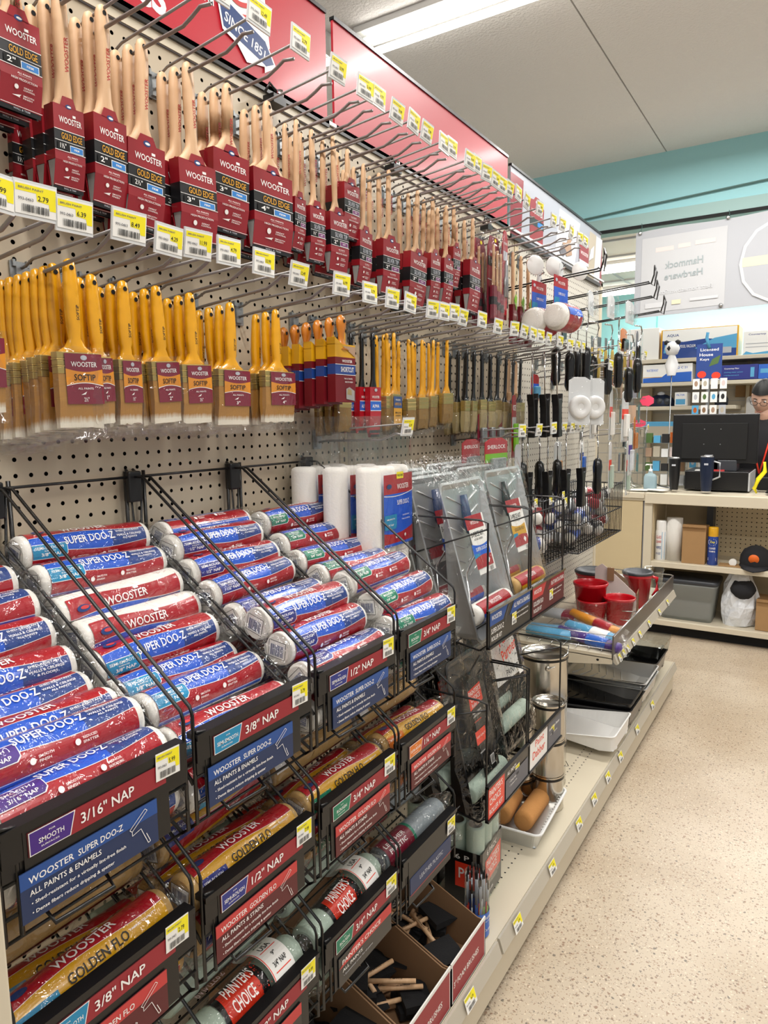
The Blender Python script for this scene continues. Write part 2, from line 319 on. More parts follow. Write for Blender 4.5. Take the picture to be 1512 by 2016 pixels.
# far dropped ceiling beyond the opening
fc = MB(); fc.box(-3.5, 5, 5.66, 8.8, 2.90, 2.94, 'plain_white')
for yy in (6.1, 6.7, 7.3, 7.9, 8.5): fc.box(-3.5, 5, yy, yy + .02, 2.885, 2.90, 'ghost_grey')
for xx in (-1.6, -.9, -.3, .3): fc.box(xx, xx + .02, 5.66, 8.8, 2.887, 2.90, 'ghost_grey')
struct(fc.build('trim_2'))
def fixture(x0, x1, y, z, label):
    t = thing('ceiling_light', label, 'light', ((x0 + x1) / 2, y, z)); L_ = (x1 - x0) / 2
    MB().box(-L_, L_, -.075, .075, -.03, 0, 'fixture_white').box(-L_, L_, -.03, .03, -.055, -.03, 'fixture_white').build('housing', t, .004)
    for dy in (-.05, .05):
        MB().tube([(-L_ + .05, dy, -.07), (L_ - .05, dy, -.07)], .0165, 'lamp_white', 12).build('tube', t)
    for sx in (-1, 1): MB().box(sx * L_ - .02, sx * L_ + .02, -.075, .075, -.095, -.03, 'fixture_white').build('end_cap', t, .003)
    for sx in (-1, 1):
        for dy in (-.05, .05): MB().tube([(sx * (L_ - .05), dy, -.07), (sx * (L_ - .012), dy, -.07)], .017, 'zinc', 8).build('socket', t)
fixture(-.96, 1.5, 3.05, CEIL, 'long white fluorescent light on the ceiling above the red sign')
fixture(-3.4, -1.08, 3.0, CEIL, 'fluorescent light glimpsed through the gap between the red sign panels')
fixture(-1.6, .8, 7.0, 2.9, 'upper of the two fluorescent lights seen through the opening beyond the teal wall')
fixture(-1.4, 1.0, 8.3, 2.9, 'lower of the two fluorescent lights seen through the opening beyond the teal wall')
# ------------------------------------------------------------------ gondola
def pegboard(name, base, hx='#3a332a'):
    m = bpy.data.materials.new(name); m.use_nodes = True; N = m.node_tree.nodes; L = m.node_tree.links; b = N['Principled BSDF']; b.inputs['Base Color'].default_value = lin(base); b.inputs['Roughness'].default_value = .3
    tc = N.new('ShaderNodeTexCoord'); sp = N.new('ShaderNodeSeparateXYZ'); L.new(tc.outputs['Object'], sp.inputs[0])
    ds = []
    for ax in (1, 2):
        a = N.new('ShaderNodeMath'); a.operation = 'DIVIDE'; a.inputs[1].default_value = .0254; L.new(sp.outputs[ax], a.inputs[0])
        f = N.new('ShaderNodeMath'); f.operation = 'FRACT'; L.new(a.outputs[0], f.inputs[0])
        s_ = N.new('ShaderNodeMath'); s_.operation = 'SUBTRACT'; s_.inputs[1].default_value = .5; L.new(f.outputs[0], s_.inputs[0])
        q = N.new('ShaderNodeMath'); q.operation = 'POWER'; q.inputs[1].default_value = 2; L.new(s_.outputs[0], q.inputs[0]); ds.append(q)
    ad = N.new('ShaderNodeMath'); L.new(ds[0].outputs[0], ad.inputs[0]); L.new(ds[1].outputs[0], ad.inputs[1])
    lt = N.new('ShaderNodeMath'); lt.operation = 'GREATER_THAN'; lt.inputs[1].default_value = .0192; L.new(ad.outputs[0], lt.inputs[0]); L.new(lt.outputs[0], b.inputs['Alpha'])
    MATS[name] = m
pegboard('pegboard_cream', '#bdb09a'); pegboard('pegboard_pale', '#c9c4b8')
Y0, Y1, Y2, Y3 = .27, 1.489, 2.66, 3.83
HY = .614 + .0127; HZ = 1.3957 + .0127
g = thing('shelving_unit', 'long cream metal shelving unit with pegboard back and perforated base shelf', 'shelf', (0, 0, 0))
BOT, TOP = .16, 2.128
for (a, b, mt) in ((-.95, Y0 - .006, 'pegboard_cream'), (Y0 + .006, Y1 - .006, 'pegboard_cream'), (Y1 + .006, Y2 - .006, 'pegboard_cream'), (Y2 + .006, Y3, 'pegboard_pale')):
    o = MB().quad((0, a - HY, BOT - HZ), (0, b - HY, BOT - HZ), (0, b - HY, TOP - HZ), (0, a - HY, TOP - HZ), mt).build('pegboard_panel', g, loc=(0, HY, HZ))
MB().box(-.03, -.02, -.95, Y3, .0, TOP, 'matte_black').build('backing', g)
for yy in (Y0, Y1, Y2):
    u = MB().box(-.02, .003, yy - .018, yy + .018, 0, TOP, 'cream_dark')
    u.box(.003, .0032, yy - .018, yy - .0172, 0, TOP, 'ink_grey'); u.box(.003, .0032, yy + .0172, yy + .018, 0, TOP, 'ink_grey')
    z = .2
    while z < TOP: u.box(.003, .0034, yy - .002, yy + .004, z, z + .012, 'matte_black'); z += .0254
    u.build('upright', g)
MB().box(-.03, .006, Y3, Y3 + .03, 0, TOP + .02, 'cream_metal').build('end_upright', g)
rl = MB().box(-.03, .004, -.95, Y3 + .03, TOP, TOP + .004, 'ink_grey').box(-.03, .006, -.95, Y3 + .03, TOP + .002, TOP + .024, 'cream_metal').box(-.03, .008, -.95, Y3 + .03, TOP + .0245, TOP + .0255, 'ink_grey').box(-.03, .012, -.95, Y3 + .03, TOP + .0255, TOP + .034, 'white_plastic')
rl.build('top_rail', g)
# base deck with real punched rows
def dots(m0, name, spacing, rad):
    m = bpy.data.materials.new(name); m.use_nodes = True; MATS[name] = m
DZ = .157
dk = MB(); dk.box(0, .437, -.95, Y3, DZ - .02, DZ, 'cream_metal')
dk.box(.425, .440, -.95, Y3, .02, DZ - .002, 'cream_metal'); dk.box(.40, .42, -.95, Y3, 0, .03, 'matte_black'); dk.box(0, .437, Y3, Y3 + .01, 0, DZ, 'cream_metal')
dk.build('base_shelf', g)
hp = MB()
yy = .3
while yy < Y3 - .03:
    for xx in (.325, .355, .20, .23): hp.add([(xx + .0032 * cos(k * pi / 3), yy + .0032 * sin(k * pi / 3), DZ + .0004) for k in range(6)], [tuple(range(6))], 'matte_black')
    yy += .0254
o = hp.build('punched_hole', g); o['kind'] = 'stuff'
rr = MB()
for (a, b) in ((-.9, Y1 - .005), (Y1 + .005, Y2 - .005), (Y2 + .005, Y3)):
    rr.prism([(.440, DZ + .004), (.446, DZ + .004), (.458, DZ - .032), (.452, DZ - .036), (.440, DZ - .030)], a, b, 'rail_plastic', axis='y')
rr.build('price_rail', g)
# shelf price tags
PT = 0
def tagels(price, w_=.05, h=.034, body=True):
    e = [('R', -w_ / 2, -h / 2, w_ / 2, h / 2, 'white_paper')] if body else []
    e += [('P', [(-w_ * .48, h * .22), (0, h * .22), (.02 * w_, -h * .02), (w_ * .3, -h * .05), (w_ * .33, -h * .25), (w_ * .48, -h * .25), (w_ * .48, h * .44), (-w_ * .48, h * .44)], 'yellow_print'), ('T', price, w_ * .17, h * .08, w_ * .26, h * .17, 'ink'),
          ('T', 'BRUSH PAINT', -w_ * .12, h * .33, w_ * .6, h * .07, 'ink_grey'), ('T', '993-0463', -w_ * .25, -h * .02, w_ * .36, h * .1, 'ink_grey'), ('C', -w_ * .35, -h * .42, w_ * .3, -h * .18, 'ink')]
    return e
PRICES = ['4.29', '5.99', '6.99', '11.99', '2.79', '3.79', '4.79', '6.39', '7.99', '10.99', '8.49', '9.99', '12.49']
TAGM = {}
def tagmesh(p, body=True, w_=.05, h=.034):
    k = (p, body, w_)
    if k not in TAGM: TAGM[k] = MB().label(tagels(p, w_, h, body), lambda u, v, o: (o, u, v)).mesh('printed_tag')
    return TAGM[k]
for k, (px, py) in enumerate(((925, 1938), (1019, 1783), (1087, 1680), (1140, 1591), (1170, 1545), (1197, 1500), (1222, 1460), (1255, 1410), (1285, 1362))):
    p = onx(px, py, .455)
    o = mobj('price_label', tagmesh(PRICES[k % 13]), None, loc=(.457, p.y, DZ - .012), rot=(0, radians(-18), 0)); tag(o, 'yellow and white price label on the base shelf rail, %s from the camera' % ORD[k], 'price label', None)
# cream end post in the near left corner
struct_post = MB().box(.30, .452, .272, .310, 0, 1.16, 'cream_metal').build('shelf_end_panel', g, .003)
# ------------------------------------------------------------------ header signs
def gloss(name, c, r): return mat(name, c, r, coat=.12)
gloss('sign_red', '#b31a2c', .42); gloss('sign_red_deep', '#8a1626', .3); mat('sign_grey', '#a7aab4', .4, coat=.3); mat('sign_light', '#cfd1d6', .4, coat=.3); mat('sign_tan', '#a88a72', .5); mat('sign_beige', '#b5ab98', .5); mat('sign_emblem', '#1e3a70', .4)
def sign(a, b, lbl, els, zb=2.158, zt=2.402, base='sign_red'):
    t = thing('header_sign', lbl, 'sign', (0.0, a, zb)); H = zt - zb; W = b - a
    MB().box(.0, .006, 0, W, 0, H, base).build('board', t)
    MB().box(-.004, .012, 0, W, -.012, .004, 'black_metal').box(-.004, .010, 0, W, H - .003, H + .006, 'black_metal').build('edge_trim', t)
    if els: MB().label(els, fx(.006)).build('printed_graphics', t)
    return t
e1 = [('T', 'Delivers Results', .55, .062, .64, .085, 'white_print'), ('T', 'TM', .975, .10, .03, .012, 'white_print')]
def star(u, v, r): return [(u + r * (1 if k % 2 == 0 else .4) * cos(pi / 2 + k * pi / 5), v + r * (1 if k % 2 == 0 else .4) * sin(pi / 2 + k * pi / 5)) for k in range(10)]
ub = 2.04  # emblem origin (board starts at -.95)
em = [('P', [(ub + .01, .20), (ub + .17, .245), (ub + .19, .07), (ub + .03, .05)], 'white_print'), ('P', [(ub + .012, .10), (ub + .03, .24), (ub + .06, .245), (ub + .05, .09)], 'sign_emblem'), ('P', [(ub + .05, .16), (ub + .09, .17), (ub + .09, .245), (ub + .05, .24)], 'sign_emblem')]
for k in range(6): em.append(('B', ub + (.09 if k > 2 else .05), ub + .165, (lambda u, k=k: .075 + k * .028 + .006 * sin((u - ub) * 60)), (lambda u, k=k: .087 + k * .028 + .006 * sin((u - ub) * 60)), 'flo_red'))
for (a, b) in ((.06, .19), (.075, .205), (.06, .222), (.08, .232)): em.append(('P', star(ub + a, b, .006), 'white_print'))
em += [('P', [(ub + 0, .135), (ub + .17, .085), (ub + .21, .03), (ub + .165, -.0), (ub + .165, .015), (ub + .10, .0), (ub + .07, .03), (ub + .02, .045)], 'white_print'), ('P', [(ub + .008, .126), (ub + .17, .079), (ub + .2, .034), (ub + .17, .018), (ub + .16, .022), (ub + .09, .038), (ub + .024, .053)], 'sign_emblem'), ('T', 'SINCE 1851', ub + .098, .062, .15, .024, -.24, 'white_print')]
def _tu(u): return ub - .008 + (u - ub) * .84
def _tv(v): return .222 - (.245 - v) * .80
em2 = []
for e in em:
    if e[0] == 'P': em2.append(('P', [(_tu(u), _tv(v)) for u, v in e[1]], e[2]))
    elif e[0] == 'B': em2.append(('B', _tu(e[1]), _tu(e[2]), (lambda u, f=e[3]: _tv(f(ub + (u - ub + .008) / .84))), (lambda u, f=e[4]: _tv(f(ub + (u - ub + .008) / .84))), e[5]))
    else: em2.append(('T', e[1], _tu(e[2]), _tv(e[3]), e[4] * .8, e[5] * .8, e[6], e[7]))
em = em2
sign(-.95, 1.444, 'red header sign with navy SINCE 1851 emblem and white lettering, nearest the camera', [('T', e[1], e[2] + 1.04, e[3], e[4], e[5], e[6]) for e in e1] + em)
sign(1.474, 2.555, 'plain glossy red header sign panel in the middle of the row', [])
P3 = [('P', [(0, 0), (.11, 0), (.13, .226), (0, .226)], 'sign_red_deep'), ('P', [(.11, 0), (.50, 0), (.56, .226), (.13, .226)], 'sign_grey'), ('P', [(.50, 0), (.78, 0), (.86, .226), (.56, .226)], 'sign_light'), ('P', [(.78, 0), (1.0, 0), (1.03, .226), (.86, .226)], 'sign_grey'), ('P', [(.96, 0), (1.1, 0), (1.13, .226), (1.02, .226)], 'sign_beige'), ('P', [(1.1, 0), (1.24, 0), (1.24, .226), (1.13, .226)], 'sign_light'), ('P', [(1.2, 0), (1.24, 0), (1.24, .226)], 'sign_red_deep'),
      ('P', [(.20, .02), (.35, .02), (.36, .17), (.33, .185), (.30, .20), (.26, .20), (.24, .185), (.20, .18)], 'red'), ('R', .20, .085, .36, .115, 'black_band'), ('R', .285, .09, .345, .108, 'blue_patch'), ('T', 'WOOSTER', .28, .14, .13, .016, 'white_print'), ('E', .28, .18, .02, .008, 'white_print'),
      ('P', [(.60, .09), (.66, .10), (.74, .19), (.75, .195), (.76, .17), (.72, .11), (.74, .06), (.66, .04)], 'sign_tan'), ('P', [(.56, .05), (.60, .085), (.66, .06), (.60, .02)], 'ink_grey'), ('R', .85, .05, 1.0, .14, 'red'), ('T', 'WOOSTER', .93, .10, .12, .016, 'white_print'), ('R', .85, .05, 1.0, .065, 'white_print'), ('P', [(1.0, .08), (1.08, .11), (1.09, .17), (1.03, .14)], 'sign_light')]
sign(2.585, 3.80, 'grey header sign printed with a brush, a hand and a red carton, farthest panel', P3, 2.135, 2.385, 'sign_grey')
# price-channel bracket clips under signs
for k, (px, py) in enumerate(((530, 195), (765, 330), (950, 445))):
    p = onx(px, py, .012); t = MB().box(0, .03, -.02, .02, -.018, .0, 'black_plastic').tube([(.015, -.03, 0), (.02, -.02, .02), (.02, .0, .012)], .003, 'black_metal').tube([(.02, .012, -.004), (.02, .012, .016)], .008, 'chrome', 8).build('sign_clip', None, loc=p)
    tag(t, 'small black clamp clip under the header sign, %s from the camera' % ORD[k], 'clip')
# ================================================================== PEG HOOKS
def hook_parts(t, L_=.26, rise=.02, tagz=.02, LT=.285, plate=True, r=.0029):
    MB().box(.001, .004, -.016, .016, -.024, .022, 'zinc').box(.004, .009, -.009, .009, -.020, .014, 'zinc').box(.002, .008, -.013, -.009, .014, .024, 'zinc').box(.002, .008, .009, .013, .014, .024, 'zinc').build('plate', t)
    e = L_; MB().tube([(.004, 0, -.008), (.03, 0, -.004), (e - .06, 0, rise * .6 - .006), (e - .038, 0, rise * .7 + .001), (e - .022, 0, rise * .8 + .007), (e, 0, rise * .8 + .004)], r, 'hook_steel', 8).build('hook_wire', t)
    MB().tube([(.006, 0, .012), (.02, 0, .014), (.04, 0, .022), (LT, 0, .024 + tagz)], r * .82, 'hook_steel', 6).build('label_wire', t)
def peg_hook(y, z, label, price, L_=.26, LT=.285, rise=.02, tagz=.02, group=None, proto=[]):
    key = (L_, LT, rise, tagz); found = [p for p in proto if p[0] == key]
    if found:
        t = dup(found[0][1], (.001, y, z), (0, 0, U(-.02, .02)), label, group)
        for c in list(t.children):
            if c.name.startswith('price_tag'):
                for d in list(c.children): bpy.data.objects.remove(d)
                bpy.data.objects.remove(c)
    else:
        t = thing('peg_hook', label, 'hook', (.001, y, z), (0, 0, 0), group); hook_parts(t, L_, rise, tagz, LT); proto.append((key, t))
    if key not in HOLD: HOLD[key] = MB().box(.0, .003, -.026, .026, -.022, .019, 'clear_tag').box(-.004, .001, -.006, .006, -.006, .006, 'black_plastic').mesh('price_tag')
    pt = mobj('price_tag', HOLD[key], t, loc=(LT, -.004, .024 + tagz - .004 + U(-.004, .004)), rot=(U(-.05, .05), U(.02, .2), U(-.08, .08)))
    mobj('printed_tag', tagmesh(price), pt, loc=(.0034, 0, -.001))
    return t
HOLD = {}
HA = [.53, .612, .683, .757, .829, .925, 1.021, 1.134, 1.222, 1.27, 1.34, 1.408, 1.475, 1.56, 1.60, 1.70, 1.74, 1.80, 1.85, 1.905, 1.954, 2.02, 2.085, 2.20, 2.33, 2.42, 2.51, 2.61, 2.68]
for k, y in enumerate(HA):
    peg_hook(y, 2.052, 'steel peg hook with price tag in the top row, %s from the near end' % ORD[k], PRICES[(k * 5) % 13], .245, .262, .02, .022)
HB = [.46, .505, .565, .645, .70, .757, .82, .897, .99, 1.115, 1.21, 1.30, 1.37, 1.48, 1.53, 1.585, 1.64, 1.75, 1.86, 1.98, 2.06, 2.13, 2.20, 2.27, 2.38, 2.50, 2.58, 2.65, 2.89]
for k, y in enumerate(HB):
    peg_hook(y, 1.675, 'steel peg hook with price tag in the second row, %s from the near end' % ORD[k], PRICES[(k * 3 + 1) % 13], .255, .272, .03, .012)
peg_hook(1.376, 1.405, 'single steel peg hook holding the bagged value packs above the tray kits', '6.39', .25, .262, .008, .012)
# ================================================================== BRUSHES (origin at the hanging hole)
def handle(kind, w, zt, m, ztop=.013):
    b = MB(); R_ = []
    if kind == 'beaver': P = [(ztop, .002, .003), (ztop - .003, .0065, .0055), (0, .0105, .0068), (-.03, .0118, .0075), (-.07, .0112, .0082), (zt + .05, .0098, .008), (zt + .028, .012, .0075), (zt + .012, w * .27, .0075), (zt, w * .42, .0075), (zt - .01, w * .44, .007)]
    elif kind == 'slim': P = [(ztop, .002, .0025), (ztop - .003, .005, .0045), (0, .0066, .0052), (-.04, .0068, .006), (-.09, .0062, .006), (zt + .03, .0055, .0055), (zt + .012, w * .2, .006), (zt, w * .38, .006), (zt - .01, w * .42, .006)]
    elif kind == 'plastic': P = [(ztop, .003, .003), (ztop - .003, .0072, .0058), (0, .0092, .0066), (-.03, .0112, .0072), (-.06, .0122, .0078), (-.085, .0108, .0078), (zt + .018, .0088, .0072), (zt + .006, w * .24, .0075), (zt, w * .38, .0075), (zt - .006, w * .42, .0075)]
    else: P = [(ztop, .002, .002), (ztop - .003, .005, .004), (-.01, .006, .0045), (-.06, .0052, .005), (zt + .02, .006, .005), (zt, w * .35, .006), (zt - .005, w * .4, .006)]
    for z, hy, hx in P: R_.append([(hx * abs(cos(2 * pi * j / 12)) ** .75 * (1 if cos(2 * pi * j / 12) > 0 else -1), hy * abs(sin(2 * pi * j / 12)) ** .75 * (1 if sin(2 * pi * j / 12) > 0 else -1), z) for j in range(12)])
    b.loft(R_, m)
    for s in (1, -1): b.add([(s * .0072, .0038 * cos(k * pi / 4), .0038 * sin(k * pi / 4)) for k in range(8)], [tuple(range(8)) if s > 0 else tuple(range(8))[::-1]], 'matte_black')
    return b
SLV = {}
def carton_brush(label, group, kind, w, zt, zb, size, loc, rot):
    """wooden brush in a folded printed cardboard keeper"""
    key = (kind, round(w, 3), round(zt, 3), round(zb, 3), size)
    if key in SLV: return dup(SLV[key], loc, rot, label, group)
    t = thing('paint_brush', label, 'paintbrush', loc, rot, group)
    h = handle('beaver' if kind == 'gold' else 'slim', w, zt, 'beech').build('handle', t)
    MB().label([('T', 'WOOSTER', 0, 0, .048, .0065, pi / 2, 'brush_red_print')], lambda u, v, o: (.0079 + o, u + .003, v - .072)).build('handle_lettering', h)
    H = zt - zb; a, c = .012, .003; b = MB(); zs = [0, .04, .47, .70, 1.0]; mm = ['black_band', 'red', 'black_band', 'red']
    def tx(f): return a if f > .35 else c + (a - c) * f / .35
    for (f0, f1), m_ in zip(((0, .05), (.05, .35), (.35, .46), (.46, .705), (.705, 1.)), ('black_band', 'red', 'red', 'black_band', 'red')):
        z0, z1 = zb + H * f0, zb + H * f1; x0, x1 = tx(f0), tx(f1)
        b.quad((x0, -w / 2, z0), (x0, w / 2, z0), (x1, w / 2, z1), (x1, -w / 2, z1), m_)
        b.quad((-x0, w / 2, z0), (-x0, -w / 2, z0), (-x1, -w / 2, z1), (-x1, w / 2, z1), m_)
        for s in (-1, 1):
            if f0 >= .35: b.quad((s * -x0, s * w / 2, z0), (s * -x1, s * w / 2, z1), (s * x1, s * w / 2, z1), (s * x0, s * w / 2, z0), m_)
    b.quad((-a, -w / 2, zt), (a, -w / 2, zt), (a, w / 2, zt), (-a, w / 2, zt), 'red_dark')
    tb = min(.02, w * .27)
    b.prism([(-tb, zt - .002), (tb, zt - .002), (tb * .62, zt + .013), (-tb * .62, zt + .013)], a - .0016, a, 'red')
    s_ = b.build('carton', t)
    # grey fibre edges that show where the keeper is open at the sides
    g = MB()
    for s in (-1, 1):
        g.loft([[(-tx(f) * .75, s * (w / 2 - .0028), zb + H * f), (tx(f) * .75, s * (w / 2 - .0028), zb + H * f), (tx(f) * .75, s * (w / 2 - .0012), zb + H * f), (-tx(f) * .75, s * (w / 2 - .0012), zb + H * f)] for f in (.02, .12, .24, .35)], 'paper_edge', smooth=False)
    g.build('bristle_edge', t)
    u = w; k = min(1, w / .075)
    nm = 'GOLD EDGE' if kind == 'gold' else 'SILVER TIP'; nc = 'gold_print' if kind == 'gold' else 'silver_print'; pc = 'blue_patch' if kind == 'gold' else 'purple_patch'
    def F_(u_, v_, o): f = v_ / H; return (tx(max(0, min(1, f))) + o, u_, zb + v_)
    E_ = [('E', 0, H * 1.0, .0075 * k, .0048 * k, 'sign_emblem'), ('E', .001, H * 1.0, .005 * k, .002 * k, 'white_print'), ('T', 'WOOSTER', .04 * u, H * .83, u * .74, H * .075, 'white_print'), ('R', .12 * u, H * .885, .22 * u, H * .915, 'white_print'),
          ('R', -u / 2, H * .70, u / 2, H * .708, 'white_print'), ('R', -u / 2, H * .572, u / 2, H * .578, 'white_print'), ('R', -u / 2, H * .455, u / 2, H * .462, 'white_print'),
          ('T', nm, .06 * u, H * .638, u * .68, H * .078, nc), ('R', -.42 * u, H * .47, -.06 * u, H * .56, 'matte_black'), ('T', size, -.24 * u, H * .517, u * (.2 if len(size) < 4 else .3), H * .062, 'white_print'),
          ('R', -.02 * u, H * .462, .42 * u, H * .545, 'white_print'), ('R', -.005 * u, H * .470, .405 * u, H * .537, pc), ('T', 'FIRM' if kind == 'gold' else 'SOFT', .2 * u, H * .504, u * .16, H * .026, 'white_print'),
          ('T', 'ALL PAINTS', .05 * u, H * .40, u * .34, H * .018, 'white_print'), ('R', -.1 * u, H * .375, .22 * u, H * .377, 'white_print'), ('T', 'HIGH PRODUCTION' if kind == 'gold' else 'SMOOTH FINISH', .04 * u, H * .335, u * .62, H * .023, 'white_print')]
    E_ += [('E', -.14 * u, H * .25, .05 * u, .05 * u, 'white_print'), ('T', 'GREAT', .14 * u, H * .262, u * .22, H * .017, 'white_print'), ('T', 'CONTROL', .16 * u, H * .236, u * .28, H * .017, 'white_print'), ('P', [(-.24 * u, H * .155), (-.02 * u, H * .18), (-.06 * u, H * .16), (-.05 * u, H * .148)], 'white_print'), ('T', 'SMOOTH', .15 * u, H * .175, u * .26, H * .017, 'white_print'), ('T', 'FINISH', .13 * u, H * .15, u * .22, H * .017, 'white_print'), ('R', -u / 2, H * .05, u / 2, H * .056, 'white_print'), ('T', 'WALL & TRIM', 0, H * .025, u * .4, H * .02, 'silver_print')]
    MB().label(E_, F_, None, .0003, .00012).build('printed_lettering', s_)
    SLV[key] = t; return t
# (y, z, width, zt, zb, size, count, spacing, kind)
ROWA = [(.53, 2.06, .060, -.16, -.285, '1"', 2, 'gold'), (.612, 2.075, .060, -.075, -.195, '2"', 3, 'gold'), (.683, 2.057, .048, -.145, -.262, '1½"', 5, 'gold'), (.757, 2.072, .062, -.152, -.286, '2"', 3, 'gold'), (.829, 2.054, .074, -.15, -.285, '2½"', 3, 'gold'), (.925, 2.057, .086, -.154, -.29, '3"', 3, 'gold'),
        (1.021, 2.058, .088, -.112, -.255, '3"', 3, 'gold'), (1.134, 2.066, .112, -.125, -.276, '4"', 3, 'gold'), (1.222, 2.061, .038, -.145, -.253, '1"', 4, 'silver'), (1.275, 2.058, .050, -.148, -.264, '1½"', 3, 'silver'), (1.353, 2.069, .066, -.155, -.287, '2"', 2, 'silver'), (1.408, 2.058, .064, -.066, -.188, '2"', 2, 'silver'),
        (1.475, 2.045, .058, -.145, -.271, '1½"', 3, 'silver'), (1.588, 2.062, .074, -.16, -.297, '2"', 3, 'silver'), (1.736, 2.052, .096, -.156, -.297, '3"', 3, 'silver'), (1.823, 2.055, .062, -.142, -.278, '2"', 3, 'silver'), (1.905, 2.052, .058, -.14, -.27, '2"', 3, 'silver'), (1.954, 2.063, .046, -.107, -.225, '1"', 3, 'silver'), (2.085, 2.058, .086, -.121, -.28, '2½"', 4, 'silver')]
for k, (y, z, w_, zt, zb, size, n, kd) in enumerate(ROWA):
    g_ = '%s wooden-handled brushes on one top row hook, hook %s' % (size.replace('"', ' inch'), ORD[k])
    for i in range(n):
        lb = '%s inch wooden brush in carton, %s from the wall, %s stack of the top row' % (size.replace('"', ''), ORD[i], ORD[k])
        carton_brush(lb, g_, kd, w_, zt, zb, size, (.088 - .027 * (n - 1 - i), y + U(-.0015, .0015) - .004 * (n - 1 - i), z - .003 * (n - 1 - i)), (U(-.03, .03), U(.0, .04), U(-.06, .06)))
# ------------------------------------------------------------------ bagged plastic-handled brushes
BAG = {}
def bagmesh(w, h, t=.012, seed=0):
    k = (round(w, 3), round(h, 3), seed)
    if k in BAG: return BAG[k]
    rn = random.Random(seed * 7 + 3); b = MB(); n, m = 7, 9; V = []
    for s in (1, -1):
        for i in range(n + 1):
            for j in range(m + 1):
                u = i / n - .5; v = j / m; e = 1 - abs(2 * u) ** 4; e2 = min(1, (v + .02) * 5) * (1 if v < .92 else .7)
                V.append((s * (t * (.55 + .45 * e) * e2 + rn.uniform(0, .0025)), w * u * (1 + .05 * (1 - v)) + rn.uniform(-.001, .001), -h * (1 - v) + rn.uniform(-.003, .003) * (1 if v < .1 else .3)))
    fs = []; q = (n + 1) * (m + 1)
    for s in (0, 1):
        for i in range(n):
            for j in range(m):
                a = s * q + i * (m + 1) + j; f = (a, a + m + 1, a + m + 2, a + 1); fs.append(f if s == 0 else f[::-1])
    b.add(V, fs, 'film_clear', None, True); BAG[k] = b.mesh('clear_bag'); return BAG[k]
PB = {}
def bag_brush(label, group, style, w, zt, lz, bot, size, loc, rot, lab=True, cat='paintbrush'):
    key = (style, round(w, 3), size, lab)
    if key in PB: return dup(PB[key], loc, rot, label, group)
    t = thing('paint_brush', label, cat, loc, rot, group)
    hm = {'soft': 'yellow_handle', 'amer': 'yellow_handle', 'chip': 'black_handle'}[style]
    h = handle('plastic' if style == 'soft' else 'slimp', w, zt, hm).build('handle', t)
    if style == 'soft': MB().label([('T', 'SOFTIP', 0, 0, .022, .0045, pi / 2, 'ink')], lambda u, v, o: (.0074 + o, u + .004, v - .064)).build('handle_lettering', h)
    fr = MB(); tk = .0085; zf = zt - (.034 if w > .03 else .028)
    for a, b_ in ((zt - .002, zt - .012), (zt - .012, zt - .014), (zt - .014, zf + .012), (zf + .012, zf + .010), (zf + .010, zf)):
        e = .0008 if abs(a - b_) < .003 else 0
        fr.loft([[((tk + e) * sx, (w / 2 + e) * sy, z) for sx, sy in ((-1, -1), (1, -1), (1, 1), (-1, 1))] for z in (a, b_)], 'brass', smooth=False)
    fr.build('ferrule', t, .0012)
    bm_ = {'soft': 'bristle_soft', 'amer': 'bristle_brown', 'chip': 'bristle_pale'}[style]; br = MB(); n = 10
    rn = random.Random(int(w * 1e4))
    rings = []
    for f in (0, .5, .9, 1):
        z = zf + (bot - zf) * f; wx = tk * (.92 + .15 * f if f < .9 else .6); wy = w / 2 * (.98 + .05 * f)
        rings.append([(-wx, wy * (2 * i / n - 1), z + (rn.uniform(-.002, .002) if f == 1 else 0)) for i in range(n + 1)] + [(wx, wy * (1 - 2 * i / n), z + (rn.uniform(-.002, .002) if f == 1 else 0)) for i in range(n + 1)])
    br.loft(rings[::-1], bm_, smooth=False); br.build('bristles', t)
    if lab:
        H = lz[0] - lz[1]; u0 = -w * .34 if style == 'soft' else -w * .45; u1 = w * .52; uc = (u0 + u1) / 2; W = u1 - u0
        wav = lambda c, s: (lambda u: c + s * cos((u - uc) / W * pi) * H * .05)
        if style == 'soft': E_ = [('R', u0, 0, u1, H, 'maroon'), ('B', u0, u1, wav(.36 * H, 1.2), wav(.70 * H, -1.2), 'amber'), ('B', u0, u1, wav(.355 * H, 1.2), wav(.37 * H, 1.2), 'white_print'), ('T', 'WOOSTER', uc, H * .79, W * .7, H * .10, 'white_print'), ('E', uc, H * .92, W * .09, H * .05, 'silver_print'), ('T', 'SOFTIP', uc, H * .53, W * .58, H * .13, 'ink'), ('T', 'ALL PAINTS', uc, H * .31, W * .42, H * .04, 'white_print'), ('P', [(uc - .14 * W, H * .18), (uc + .02 * W, H * .25), (uc - .02 * W, H * .19)], 'white_print'), ('T', size, uc, H * .09, W * (.14 if len(size) < 4 else .22), H * .09, 'white_print')]
        elif style == 'amer': E_ = [('R', u0, 0, u1, H, 'gold_print'), ('R', u0, H * .6, u1, H, 'navy_print'), ('T', 'AMERICAN', uc, H * .74, W * .8, H * .10, 'gold_print'), ('T', 'WOOSTER', uc, H * .88, W * .6, H * .06, 'white_print'), ('T', 'SEMI-GLOSS', uc, H * .44, W * .7, H * .06, 'ink'), ('T', '& VARNISH', uc, H * .34, W * .6, H * .06, 'ink')]
        else: E_ = [('R', u0, 0, u1, H, 'silver_print')]
        MB().label(E_, lambda u, v, o: (tk + .0015 + o, u, lz[1] + v)).build('printed_insert', t)
    mobj('clear_bag', bagmesh(w * 1.12 + .008, zt - bot + .022, .0105, int(w * 1000) % 5), t, loc=(0, .001, zt + .006))
    PB[key] = t; return t
